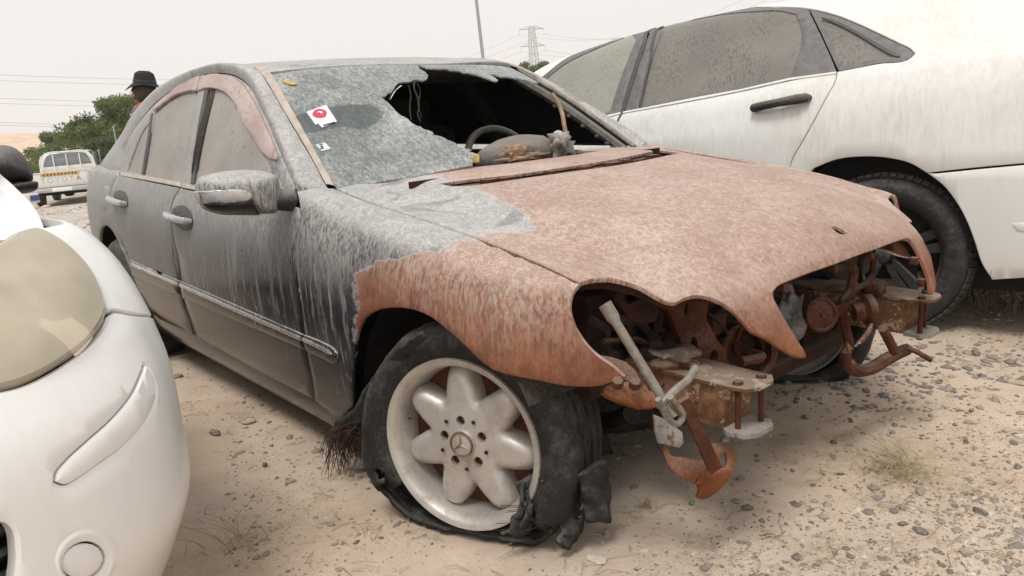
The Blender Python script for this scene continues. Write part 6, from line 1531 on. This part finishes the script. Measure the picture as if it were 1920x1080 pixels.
# its black door mirror
mpo = catmull([(-45,300),(-30,282),(0,272),(25,276),(45,292),(56,312),(62,335),(70,340),(70,352),(62,358),(30,362),(-10,366),(-40,362),(-50,330)], 3, True)
def dome_w(name, outline, p0, nn, depth, mat, parent, org, back=.06, K=7):
    p0, nn = np.array(p0), np.array(nn, float); nn /= np.linalg.norm(nn); O = []
    for p in outline:
        C, d = ray_w(p); O.append(C+d*(((p0-C)@nn)/(d@nn)))
    O = np.array(O); c = O.mean(0); V = []; F = []; n = len(O)
    for k in range(K+1):
        f = k/K; V += list(c+(O-c)*f+nn*depth*(max(0, 1-f*f))**.5)
    for k in range(K):
        for i in range(n): F.append((k*n+i, k*n+(i+1) % n, (k+1)*n+(i+1) % n, (k+1)*n+i))
    b = len(V); V += list(O-nn*back); V.append(c-nn*back)
    for i in range(n): F += [(K*n+i, K*n+(i+1) % n, b+(i+1) % n, b+i), (b+i, b+(i+1) % n, b+n)]
    return mesh_obj(name, np.array(V)-org, F, mat, parent, auto=60)
LOR = np.array((-1.0,-2.38,0))
mr_ = dome_w('door_mirror', catmull([(-45,300),(-30,282),(0,272),(25,276),(45,292),(56,312),(62,336),(30,341),(-10,345),(-48,340)], 3, True), (-1.05,-1.42,.98), (1,-.1,.1), .07, 'mirror_black', LC, LOR)
dome_w('mirror_base', catmull([(-48,346),(-10,349),(30,345),(62,340),(71,341),(71,352),(62,357),(30,361),(-10,366),(-48,362)], 3, True), (-1.04,-1.42,.95), (1,-.1,.1), .05, 'black_plastic', LC, LOR)
MB().tube([np.array((-1.1,-1.42,.93))-LOR, np.array((-1.12,-1.50,.90))-LOR], [.03,.05], 10).build('mirror_foot', 'black_plastic', LC)
# ------------------------------------------------------------------ behind: pickup, person, trees, dune, mast, pylon, wires
def w3(px, dist): return at_w(px, dist)
# --- pickup seen from behind; local frame x = to its right (image right), y = away from us, z up
PD = 24.0
pc = on_w((122,372)); pc = np.array([*at_w((122,372), PD)[:2], 0.0]); pc[2] = -.15; vd = pc[:2]-CW[:2]; vd /= np.linalg.norm(vd)
rz_ = math.atan2(vd[1], vd[0])-math.pi/2+R(-7)
PK = empty('pickup_truck', tuple(pc), rz_, 'old white pickup seen from behind with chevron strip on tailgate', 'pickup'); PK.scale = (.93, .93, .93)
def Lp(mb, name, mat, par=None, **k): return mb.build(name, mat, par or PK, **k)
hw_ = .82
bed = MB()
for s in (-1, 1): bed.box((s*(hw_-.03), 1.05, .72), (.06, 2.1, .42), bev=.02)
bed.box((0, 1.05, .53), (1.6, 2.1, .04)); Lp(bed, 'cargo_bed', 'white_pickup')
TG = Lp(MB().box((0, 0, .73), (1.36, .05, .42), bev=.015), 'tailgate', 'white_pickup')
for s in (-1, 1): Lp(MB().box((s*.755, .0, .73), (.13, .06, .42), bev=.015), 'rear_corner', 'white_pickup')
Lp(MB().box((0, -.015, .945), (1.62, .05, .03), bev=.008), 'top_rail', 'white_pickup')
for s in (-1, 1):
    l_ = Lp(MB().box((s*.765, -.035, .74), (.10, .03, .30), bev=.008), 'tail_lamp', 'dark_red'); Lp(MB().box((s*.765, -.0515, .83), (.09, .006, .10)), 'lamp_lens', 'grey_letter', l_)
bmp = Lp(MB().box((0, -.10, .455), (1.66, .12, .13), bev=.02), 'rear_bumper', 'chrome_dusty'); Lp(MB().box((0, -.165, .455), (.5, .012, .10), bev=.004), 'number_plate', 'white_print', bmp)
Lp(MB().box((0, -.04, .515), (1.5, .05, .03)), 'bumper_gap', 'black_void')
for k in range(10):
    x = -.405+.09*k; sg = -1 if k < 5 else 1; q = [(0, -.028), (.032, -.028), (.062, 0), (.032, .028), (0, .028), (.028, 0)]
    if k == 0: Lp(MB().box((0, -.032, .885), (.98, .008, .075)), 'chevron_strip', 'sign_yellow', TG)
    mb = MB().prism([(sg*(a-.03)+x, b) for a, b in q], .005, ((0, -.0395, .885), (1, 0, 0), (0, 0, 1))); mb.build('chevron', 'ink', TG, smooth=False)
for k, ch in enumerate('TOYOTA'):
    V, F = text_mesh(ch, .20); cx = (min(v[0] for v in V)+max(v[0] for v in V))/2
    o = mesh_obj('letter', [(v[0]-cx-.45+.18*k, -.029, v[1]+.665) for v in V], F, 'red_letter' if ch == 'A' else 'grey_letter', TG, False); md = o.modifiers.new('s', 'SOLIDIFY'); md.thickness = .004
# cab
cab = Surf([[(x, y, z) for x, y, z in row] for row in [[(-.78,2.14,.93),(-.76,2.15,1.1),(-.70,2.19,1.32),(-.60,2.26,1.47),(-.4,2.3,1.505)], [(-.4,2.12,.93),(-.4,2.13,1.1),(-.38,2.17,1.32),(-.34,2.24,1.49),(-.25,2.28,1.53)], [(0,2.11,.93),(0,2.12,1.1),(0,2.16,1.32),(0,2.23,1.50),(0,2.27,1.54)], [(.4,2.12,.93),(.4,2.13,1.1),(.38,2.17,1.32),(.34,2.24,1.49),(.25,2.28,1.53)], [(.78,2.14,.93),(.76,2.15,1.1),(.70,2.19,1.32),(.60,2.26,1.47),(.4,2.3,1.505)]]], sub=3)
win = [(.28,1.02),(3.72,1.02),(3.62,2.55),(3.3,2.85),(.7,2.85),(.38,2.55)]
panel(cab, rect(cab), holes=[win], step=.08, gap=0, name='cab_back', mat='white_pickup', parent=PK)
panel(cab, win, step=.08, gap=0, name='rear_window', mat='pickup_glass', parent=PK, disp=lambda X: np.full(len(X), .012))
Lp(MB().box((0, 2.95, 1.49), (1.22, 1.3, .06), bev=.03).box((0, 2.95, .75), (1.62, 1.5, .5), bev=.08).box((0, 4.0, .68), (1.6, 1.1, .42), bev=.08), 'cab', 'white_pickup')
for s in (-1, 1): Lp(MB().prism([(2.2,.95),(3.7,.95),(3.3,1.45),(2.35,1.45)], .05, ((s*.72, 0, 0), (0, 1, 0), (0, 0, 1))), 'cab_side', 'pickup_glass')
for k in range(3): Lp(MB().tube([(-.36+.36*k, 2.02, .95), (-.36+.36*k, 2.10, 1.44)], .018, 6), 'guard_bar', 'white_pickup')
Lp(MB().tube(catmull([(-.74,2.0,.95),(-.68,2.06,1.36),(-.56,2.1,1.47),(0,2.12,1.50),(.56,2.1,1.47),(.68,2.06,1.36),(.74,2.0,.95)], 5), .024, 6), 'guard_hoop', 'white_pickup')
Lp(MB().box((.98, 2.9, 1.08), (.20, .10, .20), bev=.04), 'door_mirror', 'black_plastic')
for s in (-1, 1):
    for y in (.75, 3.9):
        w_ = bpy.data.objects.new('wheel', None); link(w_, PK); w_.location = (s*.70, y, .33)
        MB().lathe([(.2,-.1),(.31,-.1),(.33,-.08),(.33,.08),(.31,.1),(.2,.1)], 28, axis=(1, 0, 0)).build('tyre', 'tyre', w_)
Lp(MB().tube([(-.7,.75,.33),(.7,.75,.33)], .05, 8).box((.05, .75, .33), (.28,.24,.24), bev=.08), 'rear_axle', 'char')
Lp(MB().box((0, 1.8, .42), (1.3, 3.4, .12)), 'chassis', 'char'); Lp(MB().tube([(.45,.3,.36),(.45,-.02,.36)], .03, 8), 'exhaust', 'char')
# things beside the pickup
o = empty('white_crate', tuple(on_w((58,381))), 0, 'white crate with a blue panel beside the pickup wheel', 'crate'); MB().box((0, 0, .12), (.35, .38, .24), bev=.02).build('box', 'white_pickup', o); MB().box((.19, .08, .13), (.02, .2, .14)).build('blue_panel', 'blue', o)
o = mesh_obj('litter', [(0,0,.01),(.25,.05,.02),(.22,.22,.05),(.02,.18,.015),(.1,.1,.07)], [(0,1,4),(1,2,4),(2,3,4),(3,0,4)], 'pink_litter'); o.location = tuple(on_w((73,391))); tag(o, 'crumpled pink litter on the gravel before the pickup', 'litter')
# --- person: dark hat, red vest over grey shirt, back half turned, looking left
pp = at_w((288,190), 7.7); PP = np.array([pp[0], pp[1], 0.0]); PS = empty('person', tuple(PP), math.atan2(*(pp[:2]-CW[:2])[::-1])-math.pi/2, 'person in a dark brimmed hat and red vest behind the burnt car', 'person'); _ps = at_w((280,143), 7.7)[2]/1.66; PS.scale = (_ps, _ps, _ps)
# local: x image-right, y away, z up
J = {'pel': (0,0,.90,.135), 'sp1': (0,0,1.05,.125), 'sp2': (0,.0,1.20,.14), 'ch': (-.01,0,1.32,.135), 'nk': (-.03,0,1.41,.062), 'hd0': (-.05,0,1.47,.07),
     'shR': (.15,.06,1.345,.075), 'elR': (.23,.08,1.10,.048), 'wrR': (.10,-.10,1.02,.036), 'shL': (-.13,-.10,1.345,.075), 'elL': (-.20,-.14,1.10,.048), 'wrL': (-.28,.06,1.05,.036),
     'hpR': (.10,.0,.86,.105), 'knR': (.11,-.01,.48,.068), 'anR': (.11,.02,.09,.045), 'toR': (.09,-.12,.04,.04), 'hpL': (-.10,.0,.86,.105), 'knL': (-.11,-.02,.48,.068), 'anL': (-.12,.02,.09,.045), 'toL': (-.16,-.12,.04,.04)}
E_ = [('pel','sp1'),('sp1','sp2'),('sp2','ch'),('ch','nk'),('nk','hd0'),('ch','shR'),('shR','elR'),('elR','wrR'),('ch','shL'),('shL','elL'),('elL','wrL'),('pel','hpR'),('hpR','knR'),('knR','anR'),('anR','toR'),('pel','hpL'),('hpL','knL'),('knL','anL'),('anL','toL')]
def skin(name, J, E_, mat, parent, root, sub=2):
    ks = list(J); me = bpy.data.meshes.new(name); me.from_pydata([J[k][:3] for k in ks], [(ks.index(a), ks.index(b)) for a, b in E_], []); o = bpy.data.objects.new(name, me); link(o, parent)
    m = o.modifiers.new('skin', 'SKIN'); m.use_smooth_shade = True; s2 = o.modifiers.new('sub', 'SUBSURF'); s2.levels = sub; s2.render_levels = sub
    sv = me.skin_vertices[0] if me.skin_vertices else None
    if sv is None:
        bm = bmesh.new(); bm.from_mesh(me); bm.verts.layers.skin.verify(); bm.to_mesh(me); bm.free(); sv = me.skin_vertices[0]
    for i, k in enumerate(ks): sv.data[i].radius = (J[k][3], J[k][3]); sv.data[i].use_root = (k == root)
    me.materials.append(MATS[mat]); return o
bd_ = skin('body', J, E_, 'shirt_grey', PS, 'pel')
lg = {k: (v[0], v[1], v[2], v[3]*1.10) for k, v in J.items() if k in ('pel','hpR','knR','anR','hpL','knL','anL')}
skin('trousers', lg, [e for e in E_ if e[0] in lg and e[1] in lg], 'trousers', PS, 'pel')
vs = {k: (v[0], v[1], v[2], v[3]*1.12) for k, v in J.items() if k in ('sp1','sp2','ch')}; vs['nk'] = (-.03,0,1.405,.075); vs['shR'] = (.145,.06,1.36,.085); vs['shL'] = (-.135,-.09,1.36,.088)
skin('vest', vs, [('sp1','sp2'),('sp2','ch'),('ch','nk'),('ch','shR'),('ch','shL')], 'vest_red', PS, 'sp1')
hd_ = MB(); bm = bmesh.new(); bmesh.ops.create_icosphere(bm, subdivisions=3, radius=1)
for v in bm.verts:
    q = v.co; x, y, z = q.x*.098, q.y*.078, q.z*.118
    if q.x < -.75 and abs(q.y) < .35 and -.25 < q.z < .15: x -= .022*(1-abs(q.z+.08)/.25)
    if q.z < -.3: x -= .012
    v.co = Vector((x-.055, y, z+1.545))
bm.verts.index_update(); hd_.add([np.array(v.co) for v in bm.verts], [[v.index for v in f.verts] for f in bm.faces]); bm.free()
head = hd_.build('head', 'skin', PS, auto=80)
MB().lathe([(0,.015),(.018,.012),(.024,0),(.02,-.008)], 12, axis=(0,-1,0), org=(-.035,-.075,1.54)).build('ear', 'skin', head)
for s in (-1, 1): MB().lathe([(0,.008),(.009,.004),(.011,0)], 10, axis=(-1,s*.3,0), org=(-.142,s*.03,1.565)).build('eye', 'ink', head)
MB().box((-.15, 0, 1.475), (.012,.045,.010), bev=.004).build('mouth', 'skin', head)
hat = bpy.data.objects.new('hat', None); link(hat, PS); hat.location = (-.045, 0, 1.60); hat.rotation_euler = (R(4), R(6), 0); hat['label'] = 'dark brimmed hat'
V = []; F = []; NB_ = 32; prof = [(.0,.102),(.05,.100),(.076,.088),(.088,.05),(.094,.005),(.108,-.006),(.135,-.022),(.160,-.042),(.161,-.048),(.13,-.030),(.10,-.012)]
for i in range(NB_):
    a = 2*math.pi*i/NB_
    for r_, z in prof: V.append((r_*math.cos(a)*1.0, r_*math.sin(a)*.92, z+(.035*(abs(math.sin(a))**2)*max(0, (r_-.10)/.06)-.02*(abs(math.cos(a))**3)*max(0, (r_-.10)/.06))+(.008*math.sin(3*a) if z > .09 else 0)))
m_ = len(prof)
for i in range(NB_):
    for k in range(m_-1): F.append((i*m_+k, ((i+1) % NB_)*m_+k, ((i+1) % NB_)*m_+k+1, i*m_+k+1))
mesh_obj('crown_and_brim', V, F, 'hat', hat, auto=50); MB().lathe([(.0955,.006),(.0965,.012),(.094,.03),(.090,.03)], 32).build('hat_band', 'ink', hat)
for nm, wp, sg in (('hand', J['wrR'], 1), ('hand', J['wrL'], -1)):
    Jh = {'w': (*wp[:3], .030), 'p': (wp[0]-.02*sg, wp[1]-.05, wp[2]-.03, .034)}; Eh = [('w','p')]
    for f in range(5):
        b_ = ('f%d' % f); dx = (-.034+.017*f)
        if f < 4: Jh[b_+'a'] = (Jh['p'][0]+dx, Jh['p'][1]-.045, Jh['p'][2]-.015, .009); Jh[b_+'b'] = (Jh['p'][0]+dx, Jh['p'][1]-.07+.004*abs(f-1.5), Jh['p'][2]-.04, .008); Eh += [('p', b_+'a'), (b_+'a', b_+'b')]
        else: Jh['ta'] = (Jh['p'][0]+.045*sg, Jh['p'][1]-.01, Jh['p'][2]-.005, .010); Jh['tb'] = (Jh['p'][0]+.055*sg, Jh['p'][1]-.035, Jh['p'][2]-.02, .009); Eh += [('p','ta'),('ta','tb')]
    skin(nm, Jh, Eh, 'skin', PS, 'w', 1)
# --- trees
def tree(px, dist, h, rx, label, seed, mat='leaf', n=2600, group='trees', low=.12, leaf=.16, ry=None):
    P = at_w(px, dist); o = empty('tree', (P[0], P[1], 0), 0, label, 'tree', group); r_ = np.random.default_rng(seed)
    tr = MB(); tr.tube([(0,0,0),(.05,.03,h*.25),(0,.08,h*.5),(.05,.05,h*.8)], [.14*h/5,.11*h/5,.08*h/5,.03*h/5], 7)
    cl = []
    for k in range(16):
        a = r_.uniform(0, 6.28); q = r_.uniform(0, 1)**.6; rr0 = rx*r_.uniform(.24, .42); z = min(r_.uniform(low+.05, 1.0), 1-.8*rr0/h); env = math.sin(math.pi*min(1, max(.08, (z-low)/(1-low)))**.75)**.7
        c = np.array([rx*env*q*math.cos(a), (ry or rx)*env*q*math.sin(a), z*h]); cl.append((c, rr0))
        tr.tube([(0,0,h*.25+.2*z*h), c*[.5,.5,.85], c], [.05*h/5,.03*h/5,.012*h/5], 5)
    tr.build('trunk', 'bark', o)
    C_ = np.array([c for c, _ in cl]); Rr = np.array([q for _, q in cl]); ix = r_.integers(0, len(cl), n)
    d = r_.normal(0, 1, (n, 3)); d /= np.linalg.norm(d, axis=1)[:, None]; p = C_[ix]+d*(Rr[ix]*r_.uniform(.45, 1.08, n))[:, None]*[1, 1, .8]
    ok = p[:, 2] > low*h*.6; d, p = d[ok], p[ok]; m = len(p)
    u = r_.normal(0, 1, (m, 3)); u /= np.linalg.norm(u, axis=1)[:, None]; v = np.cross(u, d); v /= np.linalg.norm(v, axis=1)[:, None]+1e-6; s = (leaf*r_.uniform(.5, 1.2, m))[:, None]
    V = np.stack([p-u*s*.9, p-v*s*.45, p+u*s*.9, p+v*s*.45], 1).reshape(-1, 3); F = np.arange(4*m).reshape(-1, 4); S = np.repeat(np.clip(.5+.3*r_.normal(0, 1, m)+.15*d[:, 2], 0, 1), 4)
    mesh_obj('crown', V, F, mat, o, False, {'shade': S})
    return o
TL = [((268,300), 36, 3.95, 1.9, 'leaf', 'tallest bushy green tree right behind the person'), ((232,300), 37, 3.7, 1.8, 'leaf', 'dark green tree left of the person in the hat'), ((200,300), 39, 3.3, 1.9, 'leaf_dark', 'dark low tree behind the burnt car rear'),
      ((170,303), 43, 3.1, 2.0, 'leaf', 'rounded tree right behind the pickup cab'), ((140,304), 47, 3.1, 2.1, 'leaf', 'tree directly behind the pickup roof'), ((112,305), 52, 3.0, 1.9, 'leaf', 'leftmost yellowish tree of the row behind the pickup'),
      ((235,318), 30, 1.7, 1.5, 'leaf_dark', 'low dark shrub under the tree row'), ((205,320), 29, 1.5, 1.3, 'leaf_dark', 'low dark shrub beside the car rear quarter'),
      ((310,300), 35, 3.9, 2.2, 'leaf', 'tree hidden mostly by the burnt car roof'), ((350,300), 36, 3.7, 2.2, 'leaf_dark', 'dark tree behind the burnt car cabin')]
TOPS = [176, 182, 210, 224, 231, 246, 252, 258, 176, 180]
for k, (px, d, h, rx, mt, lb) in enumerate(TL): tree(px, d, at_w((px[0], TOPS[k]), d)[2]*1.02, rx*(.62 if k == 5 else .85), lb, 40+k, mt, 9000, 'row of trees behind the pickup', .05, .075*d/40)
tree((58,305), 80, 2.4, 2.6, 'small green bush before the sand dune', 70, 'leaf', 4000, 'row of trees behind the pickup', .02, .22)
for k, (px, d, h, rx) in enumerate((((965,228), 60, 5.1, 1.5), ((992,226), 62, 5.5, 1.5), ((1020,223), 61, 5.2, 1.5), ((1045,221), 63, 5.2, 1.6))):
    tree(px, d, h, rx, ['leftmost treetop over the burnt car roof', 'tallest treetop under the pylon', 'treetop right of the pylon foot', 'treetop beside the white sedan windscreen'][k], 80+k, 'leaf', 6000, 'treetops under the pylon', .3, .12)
# posts by the tree row
for k, (px, d, h) in enumerate((((190,312), 27, 1.2), ((224,300), 28, 1.9))):
    P = at_w(px, d); o = MB().tube([(0,0,0),(.02,0,h)], [.035,.02], 8).tube([(.02,0,h),(.02,0,h+.05)], [.03,.015], 8).build('post', 'pole_grey'); o.location = (P[0], P[1], 0); tag(o, ['short pale post beside the tree row', 'slim taller post against the tree row'][k], 'post')
# dune
V = []; F = []; c0 = at_w((60,300), 420); nx, ny = 40, 24
ux = np.array([RW[0], RW[1]]); ux /= np.linalg.norm(ux); uy = np.array([-ux[1], ux[0]])
for i in range(nx):
    for j in range(ny):
        a, b = -150+300*i/(nx-1), -90+180*j/(ny-1); h = 15*math.exp(-((a)/70)**2-(b/50)**2)*(1+.35*noise.noise((a*.03, b*.03, 1)))+2.2*noise.noise((a*.06, b*.06, 4))*math.exp(-(a/90)**2); V.append((c0[0]+ux[0]*a+uy[0]*b, c0[1]+ux[1]*a+uy[1]*b, h-.8))
for i in range(nx-1):
    for j in range(ny-1): F.append((i*ny+j, (i+1)*ny+j, (i+1)*ny+j+1, i*ny+j+1))
tag(mesh_obj('sand_dune', V, F, 'dune'), kind='structure')
# mast
a_, b_ = at_w((906,112), 46), at_w((893,0), 46.0); dirv = (b_-a_)/(b_[2]-a_[2]); foot = a_-dirv*a_[2]
MT = empty('lamp_mast', tuple(foot), 0, 'thin grey mast rising behind the burnt car roof', 'mast'); MB().tube([(0,0,0), tuple(dirv*13)], [.11,.07], 10).build('pole', 'pole_grey', MT); MB().box((0,0,.02), (.4,.4,.04)).build('base_plate', 'pole_grey', MT)
MB().tube([tuple(dirv*13), tuple(dirv*13.3+[.8,.3,.1])], [.05,.04], 8).box(dirv*13.3+[1.0,.4,.1], (.5,.2,.1), bev=.03).build('lamp_head', 'pole_grey', MT)
# pylon
PYD = 330; base = at_w((1010,226), PYD); up_ = at_w((1008,49), PYD)[2]; PY = empty('pylon', (base[0], base[1], 0), math.atan2(uy[1], uy[0])-math.pi/2+R(25), 'lattice transmission pylon above the treetops', 'pylon'); H_ = up_
def pylon():
    legs = MB(); lat = MB(); r_ = .13
    wz = lambda z: np.interp(z, [0, H_*.55, H_], [3.6, 1.6, .9]); lv = np.linspace(0, H_, 15)
    for sx in (-1, 1):
        for sy in (-1, 1): legs.tube([(sx*wz(z), sy*wz(z), z) for z in lv], r_, 4)
    legs.build('legs', 'lattice', PY)
    for z0, z1 in zip(lv[:-1], lv[1:]):
        a, b = wz(z0), wz(z1)
        for (p, q) in (((-1,-1),(1,-1)), ((1,-1),(1,1)), ((1,1),(-1,1)), ((-1,1),(-1,-1))):
            lat.tube([(p[0]*a, p[1]*a, z0), (q[0]*b, q[1]*b, z1)], .07, 3); lat.tube([(q[0]*a, q[1]*a, z0), (p[0]*b, p[1]*b, z1)], .07, 3); lat.tube([(p[0]*b, p[1]*b, z1), (q[0]*b, q[1]*b, z1)], .06, 3)
    lat.build('lattice_bracing', 'lattice', PY)
    for z, L_ in ((H_*.975, 5.6), (H_*.80, 5.6), (H_*.63, 5.6)):
        for s in (-1, 1):
            am = MB(); w_ = wz(z)
            for sy in (-1, 1): am.tube([(s*w_, sy*w_, z), (s*L_, 0, z)], .09, 4); am.tube([(s*w_, sy*w_, z+1.3), (s*L_, 0, z)], .07, 4)
            for q in (.35, .65): am.tube([(s*(w_+(L_-w_)*q), 0, z), (s*(w_+(L_-w_)*q), 0, z+1.3*(1-q))], .05, 3)
            am.tube([(s*L_, 0, z), (s*L_, 0, z-2.4)], .06, 4); am.build('cross_arm', 'lattice', PY)
pylon()
# conductors: slung spans leaving the pylon to both sides
bx = np.array([base[0], base[1], 0])
for k, (zf, lv_) in enumerate(((.92, 'top'), (.75, 'middle'), (.58, 'lowest'))):
    ca, sa = math.cos(PY.rotation_euler[2]), math.sin(PY.rotation_euler[2])
    for s in (-1, 1):
        p0 = bx+np.array([ca*s*5.6, sa*s*5.6, H_*zf])
        for sd_, far in ((1, at_w((560,200), 620)), (-1, at_w((1500,170), 300))):
            e = np.array([far[0]+ca*s*5.6, far[1]+sa*s*5.6, H_*zf+(4 if sd_ > 0 else 6)]); pts = [p0+(e-p0)*t+np.array([0, 0, -9*4*t*(1-t)]) for t in np.linspace(0, 1, 14)]
            o = MB().tube(pts, .045, 3, caps=False).build('power_line', 'wire', None, auto=None)
            tag(o, 'faint sagging power line from the pylon %s arm, %s side, running to the %s' % (lv_, 'left' if s < 0 else 'right', 'left' if sd_ > 0 else 'right'), 'power line', 'pylon power lines')
for k, (ya, yb) in enumerate(((131,139),(143,147),(176,181),(186,189),(222,224),(227,229))):
    A, B = at_w((-250,ya-3), 260), at_w((700,yb+5), 330); pts = [A+(B-A)*t+np.array([0, 0, -2.0*4*t*(1-t)]) for t in np.linspace(0, 1, 14)]
    o = MB().tube(pts, .05, 3, caps=False).build('power_line', 'wire', None, auto=None)
    tag(o, '%s of six faint level power lines in the sky at left' % ('uppermost', 'second from top', 'third from top', 'fourth from top', 'fifth from top', 'lowest')[k], 'power line', 'level power lines at left')
# ------------------------------------------------------------------ dusty air
hzm = bpy.data.materials.new('haze_air'); hzm.use_nodes = True; ht = hzm.node_tree; ht.nodes.clear(); ho = ht.nodes.new('ShaderNodeOutputMaterial'); hv = ht.nodes.new('ShaderNodeVolumePrincipled')
hv.inputs['Color'].default_value = (.97, .97, .972, 1); hv.inputs['Density'].default_value = .0008; hv.inputs['Anisotropy'].default_value = .2; ht.links.new(hv.outputs[0], ho.inputs['Volume'])
scene.cycles.volume_bounces = 2
MATS['haze_air'] = hzm
x0, x1, y0, y1, z0, z1 = -900, 60, -500, 900, -1.2, 60
tag(mesh_obj('haze', [(x, y, z) for x in (x0, x1) for y in (y0, y1) for z in (z0, z1)], [(0, 1, 3, 2), (4, 6, 7, 5), (0, 4, 5, 1), (2, 3, 7, 6), (0, 2, 6, 4), (1, 5, 7, 3)], 'haze_air', None, False), 'pale dusty haze over the yard', 'haze', kind='stuff')
